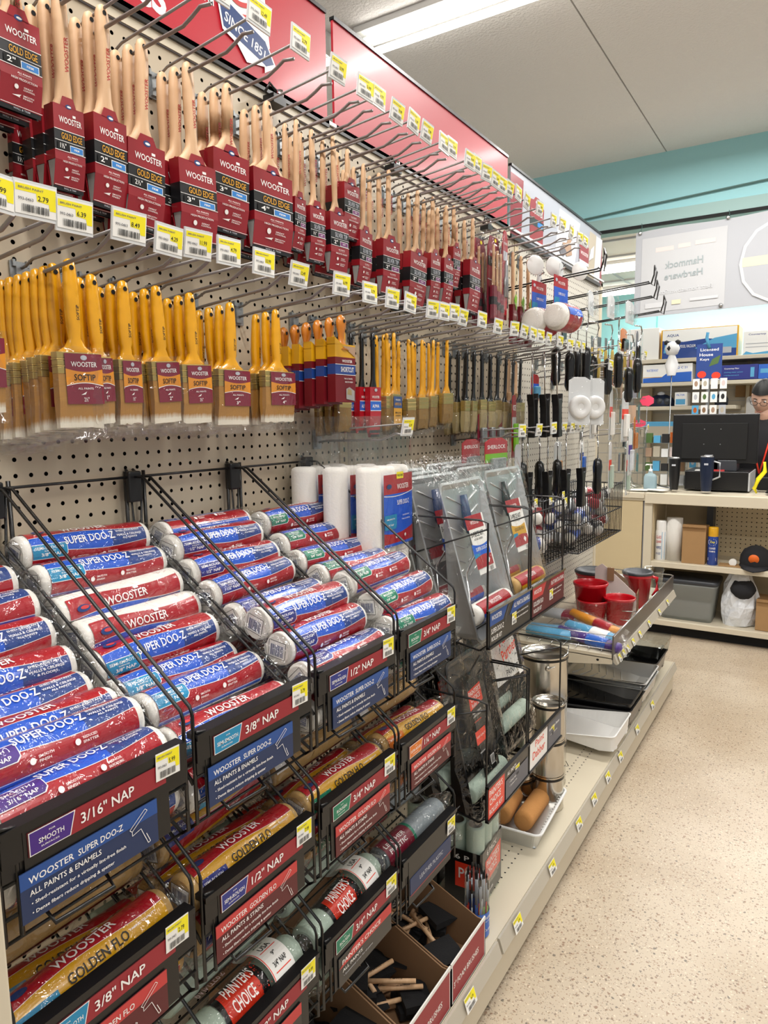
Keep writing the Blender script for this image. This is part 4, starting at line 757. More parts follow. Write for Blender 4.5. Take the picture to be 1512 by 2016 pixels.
# ================================================================== VALUE PACKS ON THE SINGLE HOOK
def capsule(r, z0, z1, m, T=None, n=14, e=.35):
    return MB().lathe([(r * .2, z0), (r * .75, z0 + r * e * .25), (r, z0 + r * e), (r, z1 - r * e), (r * .75, z1 - r * e * .25), (r * .2, z1)], m, n, T)
for i, (x, y, sc) in enumerate(((.05, 1.325, .9), (.125, 1.345, .96), (.20, 1.365, 1.0))):
    t = thing('roller_value_pack', 'bag of white roller covers with red-blue card, %s on the hook' % ['rearmost', 'middle', 'front'][i], 'roller pack', (x, y, 1.425), (0, 0, U(-.04, .04))); t.scale = (1.1, 1.16, 1.12)
    for j, (dx, dy) in enumerate(((.0, -.052), (.0, 0), (.0, .052))):
        b = MB(); r = .026; b.lathe([(r * .7, -.30), (r * .93, -.297), (r, -.29), (r, -.082), (r * .93, -.075), (r * .7, -.072)], 'nap_white', 16, XF(dx, dy, 0)); b.build('roller_cover', t)
    c = MB(); n = 8; fr = lambda u, v, o: (.030 - (abs(u) / .08) ** 3 * .006 + o, u, v)
    MB().label([('B', -.042, .078, -.225, -.092, 'super_blue'), ('B', -.042, .078, -.128, -.088, 'super_red'), ('B', -.042, .078, -.230, lambda u: -.205 - .006 * cos(u * 30), 'super_red'), ('B', -.042, .078, -.236, -.230, 'super_blue'), ('B', -.042, .078, lambda u: -.129 - .005 * cos(u * 26), lambda u: -.1275 - .005 * cos(u * 26), 'white_print'), ('R', .005, -.098, .032, -.084, 'yellow_print'), ('T', 'VALUE-PAK', .0185, -.091, .023, .005, 'ink'),
                ('T', 'WOOSTER', .03, -.114, .048, .011, 'white_print'), ('E', -.024, -.112, .009, .005, 'sign_emblem'), ('T', 'SUPER DOO-Z', .03, -.147, .050, .010, 'white_print'), ('P', [(-.042, -.200), (.0, -.200), (.003, -.196), (.003, -.170), (-.042, -.170)], 'cyan_badge'), ('T', 'SEMI-SMOOTH', -.02, -.179, .03, .003, 'white_print'), ('T', '3/8" NAP', -.02, -.191, .022, .004, 'white_print'), ('T', 'SHED-RESISTANT', .04, -.175, .03, .0025, 'white_print'), ('T', 'WALLS & CEILINGS', .04, -.183, .036, .0025, 'white_print'), ('E', .0, -.217, .0035, .0035, 'white_print'), ('E', .035, -.217, .0035, .0035, 'white_print')], fr).build('printed_card', t)
    mobj('clear_bag', bagmesh(.175, .335, .033, 6 + i), t, loc=(.0, 0, .03))
# ================================================================== TRAY KIT RACK
mat('choice_black', '#0e0e10', .3, coat=.4)
KY = [1.467, 1.746, 2.022]
def kit_bin(ci, lv, z, label, els, low):
    y = KY[ci] + .003; W = .270; t = thing('wire_bin', label, 'display bin', (0, y, z)); r = .0026; X = .417; h = .212
    for yy in (.003, W - .003):
        MB().tube([(.06, yy, .05), (.06, yy, h + .0), (X - .02, yy, h), (X, yy, h - .006), (X, yy, -.085), (X - .02, yy, -.1), (.06, yy, -.04)], r, 'black_metal', 6).build('side_wire', t)
        MB().tube([(X, yy, h - .02), (.14, yy, .09)], r * .9, 'black_metal', 6).build('brace_wire', t)
    for k in range(6): MB().tube([(.07 + .066 * k, .003, -.045 - .011 * k), (.07 + .066 * k, W - .003, -.045 - .011 * k)], r * .8, 'black_metal', 5).build('floor_wire', t)
    MB().tube([(.06, .003, h), (.06, W - .003, h)], r, 'black_metal', 6).build('cross_wire', t)
    p = MB().box(X - .001, X + .004, -.002, W + .002, -.092, -.002, 'black_plastic').box(X - .001, X + .009, -.002, W + .002, -.006, .0, 'chrome' if lv == 0 else 'black_plastic').box(X - .001, X + .009, -.002, W + .002, -.094, -.089, 'black_plastic').build('price_channel', t)
    q = MB().box(X + .004, X + .005, .006, W - .004, -.088, -.008, 'black_band').build('sign_panel', t)
    MB().label(els, fx(X + .005)).build('printed_lettering', q)
    mobj('price_sticker', tagmesh(PRICES[ci + 5], True, .03, .03), t, loc=(X + .0055, .155 if lv == 0 else .19, -.055 if lv == 0 else -.04))
    return t
kit_bin(0, 0, 1.005, 'black wire bin holding metal tray kits, blue sign with white lettering', [('P', [(.006, -.04), (.006, -.008), (.115, -.008), (.085, -.04)], 'sign_blue'), ('P', [(.125, -.040), (.155, -.008), (.266, -.008), (.266, -.036)], 'sign_blue'), ('T', 'WOOSTER', .045, -.022, .06, .012, 'white_print'), ('T', 'SUPER DOO-Z', .05, -.054, .075, .013, 'white_print'), ('T', 'ROLLER KIT', .045, -.073, .062, .011, 'white_print'), ('T', 'ALL PAINTS & ENAMELS', .205, -.022, .11, .012, 'white_print'), ('T', '• Shed-resistant for a virtually lint-free finish', .2, -.046, .1, .006, 'white_print'), ('T', '• Dense fibers reduce dripping & spatter', .205, -.058, .09, .006, 'white_print'), ('L', [(.12, -.012), (.1, -.035), (.098, -.05)], .002, 'ink_grey')], False)
kit_bin(1, 0, 1.005, 'black wire bin holding metal tray kits, red sign with white lettering', [('R', .004, -.088, .268, -.008, 'strip_red_dark'), ('P', [(.006, -.04), (.006, -.008), (.115, -.008), (.085, -.04)], 'flo_red'), ('P', [(.125, -.036), (.155, -.008), (.266, -.008), (.266, -.036)], 'strip_red'), ('T', 'WOOSTER', .045, -.022, .06, .012, 'white_print'), ('T', 'GOLDEN FLO', .05, -.054, .075, .013, 'white_print'), ('T', 'ROLLER KIT', .045, -.073, .062, .011, 'white_print'), ('T', 'FLAT PAINTS & STAINS', .205, -.022, .11, .012, 'white_print'), ('T', '• Best for flat or eggshell paints', .2, -.046, .09, .006, 'white_print'), ('T', '• Loads up to the core', .2, -.058, .07, .006, 'white_print')], False)
kit_bin(0, 1, .569, 'lower black wire bin with orange and black sign under the metal tray kits', [('R', .004, -.088, .105, -.008, 'flo_red'), ('R', .004, -.088, .1, -.008, 'choice_red'), ('T', "PAINTER'S", .05, -.024, .08, .017, 'white_print'), ('T', 'CHOICE', .045, -.047, .068, .017, 'white_print'), ('T', 'ROLLER KIT', .05, -.072, .08, .013, 'white_print'), ('T', 'ALL PAINTS', .15, -.022, .06, .011, 'white_print'), ('R', .11, -.088, .266, -.036, 'ink_grey'), ('T', '• Great value', .16, -.05, .05, .006, 'white_print'), ('T', '• 3 piece set', .16, -.062, .05, .006, 'white_print')], True)
kit_bin(1, 1, .569, 'lower black wire bin with white and red lettered sign beside the paint cans', [('R', .004, -.088, .145, -.008, 'white_print'), ('T', 'Paint', .08, -.025, .07, .02, 'choice_red'), ('T', 'Dabber', .075, -.055, .1, .024, 'choice_red'), ('R', .15, -.088, .266, -.008, 'ink_grey'), ('T', 'Latex Foam Painter', .205, -.03, .09, .008, 'white_print'), ('T', '• For all paints', .2, -.05, .06, .006, 'white_print')], True)
def rrect(w, h, r, n=4):
    P = []
    for cx, cy, a0 in ((w / 2 - r, h / 2 - r, 0), (-w / 2 + r, h / 2 - r, pi / 2), (-w / 2 + r, -h / 2 + r, pi), (w / 2 - r, -h / 2 + r, 3 * pi / 2)):
        for k in range(n + 1): a = a0 + pi / 2 * k / n; P.append((cx + r * cos(a), cy + r * sin(a)))
    return P
def densify(P, st=.02):
    o = []
    for a, b in zip(P, P[1:] + P[:1]):
        k = max(1, int(math.dist(a, b) / st)); o += [(a[0] + (b[0] - a[0]) * i / k, a[1] + (b[1] - a[1]) * i / k) for i in range(k)]
    return o
def tray(name, parent, w, h, d, m, ribs=True, ribm=None, th=.0012, well=None):
    """paint tray lying flat: w along Y, h along X, opening up (+Z), depth d at the well end (-X)"""
    b = MB(); P = rrect(h, w, .018); P2 = []
    P = densify(P); P2 = [(x * (h - .024) / h, y * (w - .024) / w) for x, y in P]
    def D(x): f = (x + h / 2) / h; return -d * (1 - max(0, (f - .22) / .78)) if f > .22 else -d
    out = [(x * 1.03, y * 1.03, -.002) for x, y in P]; rim = [(x * 1.035, y * 1.04, .001) for x, y in P]; top = [(x, y, .002) for x, y in P]; bot = [(x, y, min(-.004, D(x))) for x, y in P2]
    b.loft([out, rim, top, bot], m, cap=False, smooth=False); n = len(P)
    # sloping floor as a fan of strips
    xs = [-h / 2 + .0125 + (h - .025) * k / 10 for k in range(11)]
    vs = []
    for x in xs: vs += [(x, -w / 2 + .013, min(-.004, D(x)) + .0004), (x, w / 2 - .013, min(-.004, D(x)) + .0004)]
    b.add(vs, [(2 * k, 2 * k + 2, 2 * k + 3, 2 * k + 1) for k in range(10)], m)
    b.add([(x, y, z - .0015) for x, y, z in bot] + [(x, y, .0005) for x, y in [(p[0], p[1]) for p in P]], [(j, n + j, n + (j + 1) % n, (j + 1) % n) for j in range(n)], m)
    b.add([(x, y, z - .0015) for x, y, z in vs], [(2 * k, 2 * k + 1, 2 * k + 3, 2 * k + 2) for k in range(10)], m)
    o = b.build(name, parent)
    if ribs:
        rb = MB()
        for k in range(6):
            x = -h * .12 + k * h * .095
            for s in (-1, 1): z = min(-.004, D(x)) + .0015; z2 = min(-.004, D(x + h * .07)) + .0015; rb.tube([(x, s * w * .04, z), (x + h * .07, s * w * .36, z2)], .0022, ribm or m, 5)
        rb.build('grip_ribs', parent)['kind'] = 'stuff'
    return o
KT = {}
def metal_kit(label, loc, rot, colr, sub):
    if colr in KT: return dup(KT[colr], loc, rot, label)
    t = thing('tray_kit', label, 'paint kit', loc, rot)
    # built lying flat then stood up by the thing's rotation; local X = height direction
    tray('metal_tray', t, .25, .385, .062, 'tray_metal')
    c = MB().box(-.045, .105, -.055, .045, .008, .0095, 'white_paper').build('label_card', t)
    sc = 'super_blue' if colr == 'b' else 'golden_yellow'
    f = lambda u, v, o: (v, -u, .0095 + o)
    MB().label([('R', -.055, .070, .045, .105, 'super_red'), ('T', 'WOOSTER', -.005, .086, .05, .010, 'white_print'), ('T', '3-PIECE KIT', -.005, .056, .074, .013, 'ink'), ('T', 'KIT DE 3-PIEZAS', -.005, .043, .05, .005, 'ink'), ('B', -.055, .045, -.0, lambda u: .034 - .008 * cos(u * 28), sc), ('T', 'SUPER DOO-Z' if colr == 'b' else 'GOLDEN FLO', -.002, .018, .07, .009, 'white_print' if colr == 'b' else 'ink'), ('R', -.053, -.018, -.022, .008, 'cyan_badge'), ('B', -.055, .045, -.03, lambda u: -.004 + .006 * cos(u * 28), 'super_red'), ('P', [(.01, -.014), (.02, -.006), (.03, -.014), (.02, -.024)], 'white_print'), ('C', .018, -.043, .038, -.033, 'ink')], f).build('printed_lettering', c)
    R_ = .026; m = 'nap_white' if colr == 'b' else 'nap_tan'
    s = MB(); T = XF(-.132, 0, -.012)
    s.loft([[(R_ * k_ * cos(2 * pi * j / 16), yy, R_ * k_ * sin(2 * pi * j / 16)) for j in range(16)] for yy, k_ in ((-.112, .7), (-.11, .95), (-.1, 1), (.1, 1), (.11, .95), (.112, .7))], m, T).build('roller_cover', t)
    rw = R_ + .001
    MB().label([('B', -.09, .09, -.03, .005, 'super_red'), ('B', -.09, .09, -.060, -.03, sc), ('T', 'WOOSTER', .0, -.012, .07, .012, 'white_print'), ('T', 'SUPER DOO-Z' if colr == 'b' else 'GOLDEN FLO', .0, -.043, .07, .009, 'white_print' if colr == 'b' else 'ink')], lambda u, v, o: tuple(T @ Vector(((rw + o) * cos(.55 - v / rw), -u, (rw + o) * sin(.55 - v / rw)))), .005).build('printed_wrap', t)
    MB().tube([(-.13, .118, .0), (-.10, .122, .0), (-.03, .08, -.01), (.0, .01, -.012), (.06, .0, -.012)], .003, 'chrome', 6).tube([(.06, 0, -.012), (.08, 0, -.01), (.16, 0, -.008)], [.007, .013, .014], 'sign_blue_dark' if colr == 'b' else 'black_plastic', 8).build('roller_frame', t)
    b = MB(); rn = random.Random(9); n, m_ = 8, 10; V = []
    for i in range(n + 1):
        for j in range(m_ + 1): u = i / n - .5; v = j / m_ - .5; V.append((v * .43 + .01, u * .29, .018 + (.012 if v < -.25 else 0) * (1 - abs(2 * u)) + rn.uniform(-.003, .003) - (.02 if abs(u) > .49 or abs(v) > .49 else 0)))
    b.add(V, [(i * (m_ + 1) + j, (i + 1) * (m_ + 1) + j, (i + 1) * (m_ + 1) + j + 1, i * (m_ + 1) + j + 1) for i in range(n) for j in range(m_)], 'film_clear', None, True).build('clear_wrap', t)
    KT[colr] = t; return t
LEAN = -radians(72)    # standing, top leaning towards the wall
kx = [.125, .165, .205, .245, .285]
for i in range(3): metal_kit('metal tray kit with blue label, %s' % ('rearmost in its bin', 'second from the back in its bin', 'third from the back in its bin')[i], (.16 + .05 * i, 1.605 - .004 * i, 1.125 - .004 * i), (pi, radians(-106), 0), 'b', 0)
metal_kit('metal tray kit with blue label at the front of its bin', (.335, 1.61, 1.105), (pi, radians(-106), .02), 'b', 0)
for i in range(3): metal_kit('metal tray kit with yellow label, %s' % ('rearmost in its bin', 'second from the back in its bin', 'third from the back in its bin')[i], (.15 + .05 * i, 1.885 - .004 * i, 1.13 - .004 * i), (pi, radians(-106), 0), 'y', 0)
metal_kit('metal tray kit with yellow label at the front of its bin', (.325, 1.89, 1.115), (pi, radians(-105), 0), 'y', 0)
def black_kit(label, loc, rot, style):
    if style in KT: return dup(KT[style], loc, rot, label)
    t = thing('tray_kit', label, 'paint kit', loc, rot)
    tray('plastic_tray', t, .235, .40, .055, 'choice_black')
    f = lambda u, v, o: (v, -u, .0075 + o)
    if style == 'pc':
        c = MB().box(-.115, .135, -.055, .035, .006, .0075, 'choice_black').build('label_card', t)
        MB().label([('P', [(-.048, .062), (.03, .07), (.028, .118), (-.045, .112)], 'choice_red'), ('T', "PAINTER'S", -.008, .104, .07, .013, .05, 'white_print'), ('T', 'CHOICE', -.010, .088, .056, .013, .05, 'white_print'), ('T', 'Roller Kit', -.012, .072, .05, .010, .05, 'white_print'), ('T', 'FOR ALL PAINTS', -.016, .052, .05, .005, 'white_print'), ('T', 'LATEX & OIL-BASED', -.014, .044, .054, .005, 'white_print'), ('T', 'contents', -.02, .03, .04, .004, 'choice_red'), ('R', -.048, -.028, .01, .006, 'choice_red'), ('T', 'GOOD QUALITY', -.019, -.01, .05, .006, 'white_print'), ('T', 'MADE IN USA', -.02, -.05, .04, .004, 'white_print'), ('R', .008, -.10, .03, -.075, 'white_paper'), ('C', .01, -.098, .028, -.077, 'ink')], f).build('printed_lettering', c)
    else:
        c = MB().box(-.02, .15, -.085, .085, .006, .0075, 'white_paper').build('label_card', t)
        rn = random.Random(5); sp = [('P', [(x - s, y - s), (x + s, y - s * .4), (x, y + s)], 'ink') for x, y, s in [(rn.uniform(-.08, .08), rn.uniform(-.015, .145), rn.uniform(.001, .004)) for _ in range(90)]]
        MB().label(sp + [('T', 'Paint', -.01, .115, .10, .034, .2, 'choice_red'), ('T', 'Partner', .0, .07, .11, .034, .2, 'choice_red'), ('T', 'PAINT IT', .0, .01, .09, .018, 'ink'), ('R', .04, -.018, .07, -.004, 'white_paper')], f).build('printed_lettering', c)
    MB().loft([[(.024 * k_ * cos(2 * pi * j / 14) - .135, yy, .024 * k_ * sin(2 * pi * j / 14) - .012) for j in range(14)] for yy, k_ in ((-.1, .7), (-.098, .96), (.098, .96), (.1, .7))], 'nap_green').build('roller_cover', t)
    b = MB(); rn = random.Random(10); n, m_ = 10, 12; V = []
    for i in range(n + 1):
        for j in range(m_ + 1): u = i / n - .5; v = j / m_ - .5; V.append((v * .45 + .02, u * .27 * (1 - .25 * max(0, v * 2 - .75)), .014 + rn.uniform(-.004, .006) * (1 + 2 * (v > .35)) - (.03 if abs(u) > .49 else 0)))
    b.add(V, [(i * (m_ + 1) + j, (i + 1) * (m_ + 1) + j, (i + 1) * (m_ + 1) + j + 1, i * (m_ + 1) + j + 1) for i in range(n) for j in range(m_)], 'film_crinkle', None, True).build('clear_wrap', t)
    KT[style] = t; return t
for i in range(3): black_kit('black plastic tray kit with red card, %s' % ('behind all the others', 'second from the back', 'front one of its bin')[i], (.17 + .085 * i, 1.60 + .003 * i, .665 - .01 * i), (pi, radians(-102), .0), 'pc', )
for i in range(2): black_kit('black tray kit with paint-spattered white card, %s' % ('rear one', 'front one')[i], (.235 + .06 * i, 1.885, .72 - .02 * i), (pi, radians(-103), 0), 'pi')
# ================================================================== BASE SHELF GOODS
def foam_brush(label, group, loc, rot, w=.075):
    k = ('foam', w)
    if k in PB: return dup(PB[k], loc, rot, label, group)
    t = thing('foam_brush', label, 'foam brush', loc, rot, group)
    MB().tube([(-.075, 0, 0), (.035, 0, 0)], .0052, 'beech', 8).build('handle', t)
    MB().loft([[(.03, -w / 2, -.008), (.03, w / 2, -.008), (.03, w / 2, .008), (.03, -w / 2, .008)], [(.07, -w / 2, -.0085), (.07, w / 2, -.0085), (.07, w / 2, .0085), (.07, -w / 2, .0085)], [(.095, -w / 2, -.0005), (.095, w / 2, -.0005), (.095, w / 2, .0005), (.095, -w / 2, .0005)]], 'foam_black', smooth=False).build('foam_head', t)
    MB().label([('T', 'FOAM 3"', 0, 0, .03, .003, 'ink')], lambda u, v, o: (u - .03, v, .0053 + o)).build('handle_print', t); PB[k] = t; return t
def foam_box(y0, y1, lbl, text):
    t = thing('cardboard_box', lbl, 'box', (.10, y0, DZ)); W = y1 - y0; D_ = .335; h = .105; hb = .20
    MB().box(0, D_, 0, W, 0, .003, 'cardboard').build('bottom', t)
    MB().prism([(0, 0), (D_, 0), (D_, h - .012), (D_ - .02, h - .012), (.06, hb), (0, hb)], 0, .003, 'cardboard', axis='y').build('side_panel', t)
    MB().prism([(0, 0), (D_, 0), (D_, h - .012), (D_ - .02, h - .012), (.06, hb), (0, hb)], W - .003, W, 'cardboard', axis='y').build('side_panel', t)
    MB().box(0, .003, .003, W - .003, 0, hb, 'cardboard').build('back_panel', t)
    f = MB().box(D_ - .003, D_, 0, W, 0, h - .002, 'white_paper').build('front_panel', t)
    MB().label([('R', .006, .006, W - .006, h - .010, 'strip_red'), ('T', text, W * .42, h * .42, W * .72, .015, 'white_print')], fx(D_)).build('printed_lettering', f)
    return t
foam_box(1.062, 1.248, 'cardboard tray of foam brushes with red front, nearer one', '3" FOAM BRUSHES'); foam_box(1.252, 1.432, 'cardboard tray of foam brushes with red front, farther one', '3" FOAM BRUSHES')
foam_box(.86, 1.058, 'cardboard tray with red front cut off by the lower picture edge', '2" FOAM BRUSHES')
rn = random.Random(21)
for b_, (ya, yb) in enumerate(((1.07, 1.24), (1.26, 1.425), (.87, 1.05))):
    for i in range(20):
        lv = i // 5; foam_brush('black foam brush with wooden handle lying in the %s red-fronted tray' % ('nearer', 'farther', 'nearest cut-off')[b_], 'foam brushes in tray %s' % ORD[b_], (.175 + (i % 5) * .036 + rn.uniform(-.012, .012), (ya + yb) / 2 + rn.uniform(-.02, .02), DZ + .018 + .019 * lv), (rn.uniform(-.12, .12), rn.uniform(-.12, .12), rn.choice((0, pi, 1.5, -1.4)) + rn.uniform(-.7, .7)))
# artist brush tube
p = Vector((.385, 1.492, DZ)); t = thing('brush_tub', 'clear tub of slim artist brushes with blue label on the base shelf', 'tub', p); t.scale = (.85, .85, .82)
MB().lathe([(.034, 0), (.036, .004), (.037, .075), (.037, .2)], 'clear_plastic', 20, None, False).build('clear_tub', t)
MB().lathe([(.0375, .005), (.0375, .085)], 'blue_print', 24, None, False).build('blue_band', t)
MB().label([('T', 'Artist Brushes', 0, .070, .055, .012, 'white_print'), ('T', '30 ASSORTED POLY FOAM', 0, .057, .05, .004, 'white_print'), ('T', 'Pinceles De Arte', 0, .03, .055, .010, 'white_print')], lambda u, v, o: ((.0378 + o) * cos(u / .0378 - .5), (.0378 + o) * sin(u / .0378 - .5), v)).build('printed_lettering', t)
cols = ['choice_red', 'lime', 'blue_print', 'white_plastic', 'black_plastic', 'silver_print']
for i in range(22):
    a = i * 2.4; r_ = .031 * sqrt((i + 1) / 22); x, y = r_ * cos(a), r_ * sin(a); h = .175 + rn.uniform(0, .05); b = MB()
    b.tube([(x, y, .004), (x * 1.05, y * 1.05, .1)], .002, cols[i % 4], 5).tube([(x * 1.05, y * 1.05, .1), (x * 1.08, y * 1.08, h - .03)], .0023, 'silver_print', 5).tube([(x * 1.08, y * 1.08, h - .03), (x * 1.08, y * 1.08, h - .012), (x * 1.08, y * 1.08, h)], [.0022, .0034, .0012], 'black_plastic', 6)
    b.build('artist_brush', t)
# six packs of green roller covers
for i, (x, y) in enumerate(((.31, 1.632), (.17, 1.655))):
    t = thing('roller_value_pack', ('six pack of pale green roller covers standing beside the artist brushes', 'green roller cover pack standing nearer the wall behind the six pack')[i], 'roller pack', (x, y, DZ), (0, 0, .05))
    for j, (dx, dy) in enumerate(((-.026, -.052), (-.026, 0), (-.026, .052), (.026, -.052), (.026, 0), (.026, .052))):
        b = MB().lathe([(.0185, .0), (.0235, .001), (.0248, .008), (.0248, .225), (.0235, .231), (.0185, .232)], 'nap_green', 16, XF(dx, dy, 0), False); b.lathe([(.0185, .232), (.0178, .18)], 'core_board', 16, XF(dx, dy, 0), False); b.build('roller_cover', t)
    c = MB().loft([[(.0505, -.078, z), (.054, -.07, z), (.054, .07, z), (.0505, .078, z), (.049, .078, z), (.049, -.078, z)] for z in (.015, .165)], 'choice_black', smooth=False).build('printed_card', t)
    MB().label([('T', '6 PACK', -.005, .150, .07, .015, 'white_print'), ('P', [(-.05, .065), (.06, .07), (.062, .138), (-.052, .132)], 'choice_red'), ('T', "PAINTER'S", .003, .117, .09, .020, 'white_print'), ('T', 'CHOICE', -.004, .092, .072, .020, 'white_print'), ('T', 'Made in USA', -.02, .035, .05, .008, 'white_print')], fx(.0541)).build('printed_lettering', c)
    c2 = MB().box(-.05, .05, -.0795, -.078, .015, .165, 'choice_black').build('printed_card', t)
    MB().label([('T', '6 P', .0, .145, .04, .014, 'white_print'), ('R', -.02, .06, .05, .13, 'choice_red'), ('T', 'PC', .01, .1, .04, .03, 'white_print')], fy(-.0795)).build('printed_lettering', c2)
    mobj('clear_bag', bagmesh(.175, .262, .058, 8), t, loc=(0, 0, .262))
# foil tray with tan roller covers
tt = thing('roller_tray', 'white-rimmed foil tray of two tan roller covers on the base shelf', 'paint tray', (.295, 2.03, DZ + .052), (0, 0, pi / 2 + .06))
tray('foil_tray', tt, .20, .30, .05, 'tray_metal', False)
P = rrect(.312, .212, .02); rim = MB(); rim.tube([(x, y, .003) for x, y in P], .0042, 'white_plastic', 8, True).build('rim', tt)
for i, dy in enumerate((-.042, .036)):
    t = thing('roller_cover', 'fuzzy tan roller cover in the foil tray, %s' % ('nearer the camera', 'farther from the camera')[i], 'roller cover', (.292 - dy, 2.03, DZ + .052 - .008), (.0, radians(4), pi / 2 + .06 + .08 * i))
    MB().loft([[(xx, .031 * k_ * cos(2 * pi * j / 16), .031 * k_ * sin(2 * pi * j / 16) + .01) for j in range(16)] for xx, k_ in ((-.115, .6), (-.112, .9), (-.10, 1), (.1, 1), (.112, .9), (.115, .6))], 'nap_orange').build('nap_sleeve', t)
for k in range(16): MB().box(-.002, .002, -.002, .002, 0, .004, 'white_plastic').build('rim_tooth', tt, loc=(.13 - .016 * k, -.098, .0))
# paint cans (empty metal)
def can(label, x, y, r, h, z=DZ, lid=True, bail=True, rot=0, cat='paint can'):
    t = thing('paint_can', label, cat, (x, y, z), (0, 0, rot)); b = MB()
    b.lathe([(r * .97, 0), (r * 1.015, .001), (r * 1.015, .004), (r, .006), (r, h - .006), (r * 1.02, h - .004), (r * 1.02, h)], 'tin', 32, None, False); b.lathe([(r * 1.02, h), (r * .96, h), (r * .955, h - .006), (r * .9, h - .006)], 'tin', 32, None, False); b.build('body', t)
    if lid: MB().lathe([(r * .9, h - .004), (r * .86, h - .002), (r * .84, h - .006), (.001, h - .006)], 'tin', 32, None, False).build('lid', t)
    MB().lathe([(r * 1.025, h - .014), (r * 1.03, h - .011), (r * 1.025, h - .008)], 'black_plastic', 32, None, False).build('rim_band', t)
    if bail:
        MB().tube([(0, -r - .004, h * .78), (.3 * r, -r * .95, h * .82), (r * .95, -r * .2, h * 1.0), (r * 1.1, r * .3, h * 1.08), (r * .5, r * 1.0, h * 1.02), (0, r + .004, h * .78)] if bail == 1 else [(0, -r - .004, h * .78), (r * .75, -r * .85, h * .55), (r * 1.12, 0, h * .35), (r * .75, r * .85, h * .55), (0, r + .004, h * .78)], .0016, 'chrome', 6).build('wire_bail', t)
        for s in (-1, 1): MB().lathe([(.010, 0), (.009, .003), (.004, .004)], 'tin', 10, XF(0, s * (r - .001), h * .78, -s * pi / 2)).build('bail_ear', t)
    return t
can('tall shiny empty gallon paint can, topmost of the stack beside the black tray kits', .262, 2.31, .083, .155, DZ + .322, True, 1, .5)
can('large empty gallon paint can in the middle of the tall stack', .262, 2.31, .083, .16, DZ + .161, False, 0)
can('large empty gallon paint can at the bottom of the tall stack', .262, 2.31, .083, .16, DZ, False, 2, .4)
can('small quart can, upper one of the front stack under the black kit bin', .335, 2.155, .054, .122, DZ + .245, True, 0)
can('small quart can, middle one of the front stack under the black kit bin', .335, 2.155, .054, .122, DZ + .123, False, 0)
can('small quart can, lowest of the front stack under the black kit bin', .335, 2.155, .054, .122, DZ, False, 0)
can('quart can topmost on the stack between the foil tray and the gallon cans', .262, 2.14, .045, .10, DZ + .205, True, 0)
can('quart can in the middle of the stack beside the foil tray', .25, 2.12, .05, .102, DZ + .102, False, 0)
can('quart can at the bottom of the stack beside the foil tray', .25, 2.12, .05, .102, DZ, False, 2)
# trays on the base shelf
def tray_thing(label, mt, loc, rot, w=.25, h=.38, d=.055, ribs=True):
    t = thing('paint_tray', label, 'paint tray', loc, rot); tray('tray_body', t, w, h, d, mt, ribs)
    for s in (-1, 1): MB().box(-h / 2 + .01, -h / 2 + .04, s * w * .3 - .012, s * w * .3 + .012, -d - .004, -d + .01, mt).build('foot', t)
    return t
tray_thing('white plastic paint tray at the front of the base shelf', 'white_plastic', (.30, 2.70, DZ + .075), (0, radians(8), pi), .26, .30, .06, False)
tray_thing('black plastic paint tray, low in the stack behind the white tray', 'choice_black', (.255, 2.97, DZ + .085), (0, radians(4), pi), .27, .38, .07)
tray_thing('black plastic paint tray directly on top of another black tray', 'choice_black', (.255, 2.98, DZ + .11), (0, radians(4), pi), .27, .38, .07)
tray_thing('shiny metal paint tray resting above the black trays', 'tray_metal', (.27, 3.22, DZ + .125), (0, radians(2), pi), .28, .36, .06)
tray_thing('shiny metal paint tray directly beneath another metal tray', 'tray_metal', (.27, 3.22, DZ + .10), (0, radians(2), pi), .28, .36, .06)
tray_thing('black deep-well tray with ribbed ramp at the far end of the base shelf', 'choice_black', (.26, 3.50, DZ + .125), (0, radians(2), pi), .26, .36, .07)
tray_thing('frosted clear tray liner on the farthest tray stack', 'clear_plastic', (.25, 3.68, DZ + .15), (0, radians(2), pi), .26, .36, .06, False)
for i, (x, y) in enumerate(((.40, 2.87), (.41, 3.05))):
    c = MB().tube([(0, -.012, 0), (0, -.012, .035), (0, .012, .035), (0, .012, 0)], .002, 'chrome', 6).box(-.012, .012, -.014, .014, -.002, .002, 'chrome').build('metal_clip', None, loc=(x, y, DZ + .003)); tag(c, 'small shiny metal clip lying by the shelf rail, %s' % ('nearer', 'farther')[i], 'clip')
# ================================================================== MIDDLE SHELF WITH WIRE BASKETS
t = thing('middle_shelf', 'cream shelf with steel wire fence above the base shelf in the far bay', 'shelf', (0, 2.645, .545)); W = 1.2
MB().box(.0, .415, 0, W, -.015, 0, 'cream_metal').build('board', t)
MB().prism([(.0, -.09), (.0, -.012), (.415, -.012), (.415, -.035)], 0, .004, 'cream_metal', axis='y').build('bracket', t)
MB().add([(.20 + .005 * cos(k), -.0005, -.028 + .004 * sin(k)) for k in range(6)], [tuple(range(6))], 'matte_black').add([(.36 + .006 * cos(k), -.0005, -.026 + .005 * sin(k)) for k in range(6)], [tuple(range(6))], 'matte_black').build('bracket_hole', t)
MB().box(.413, .419, 0, W, -.018, .075, mat('steel_fence', '#8d8a88', .3, .9)).build('front_fence', t)
MB().tube([(.418, 0, .075), (.418, W, .075), (.40, W + .02, .075), (.02, W + .02, .075)], .003, 'chrome', 6).build('fence_wire', t)
MB().prism([(.419, -.0), (.423, 0), (.437, -.032), (.430, -.036), (.419, -.026)], 0, W, 'rail_plastic', axis='y').build('price_rail', t)
for k in range(8): MB().tube([(.02 + .05 * k, .004, .075 if k == 0 else .01), (.02 + .05 * k, .4, .01)], .0018, 'chrome', 5).build('floor_wire', t)
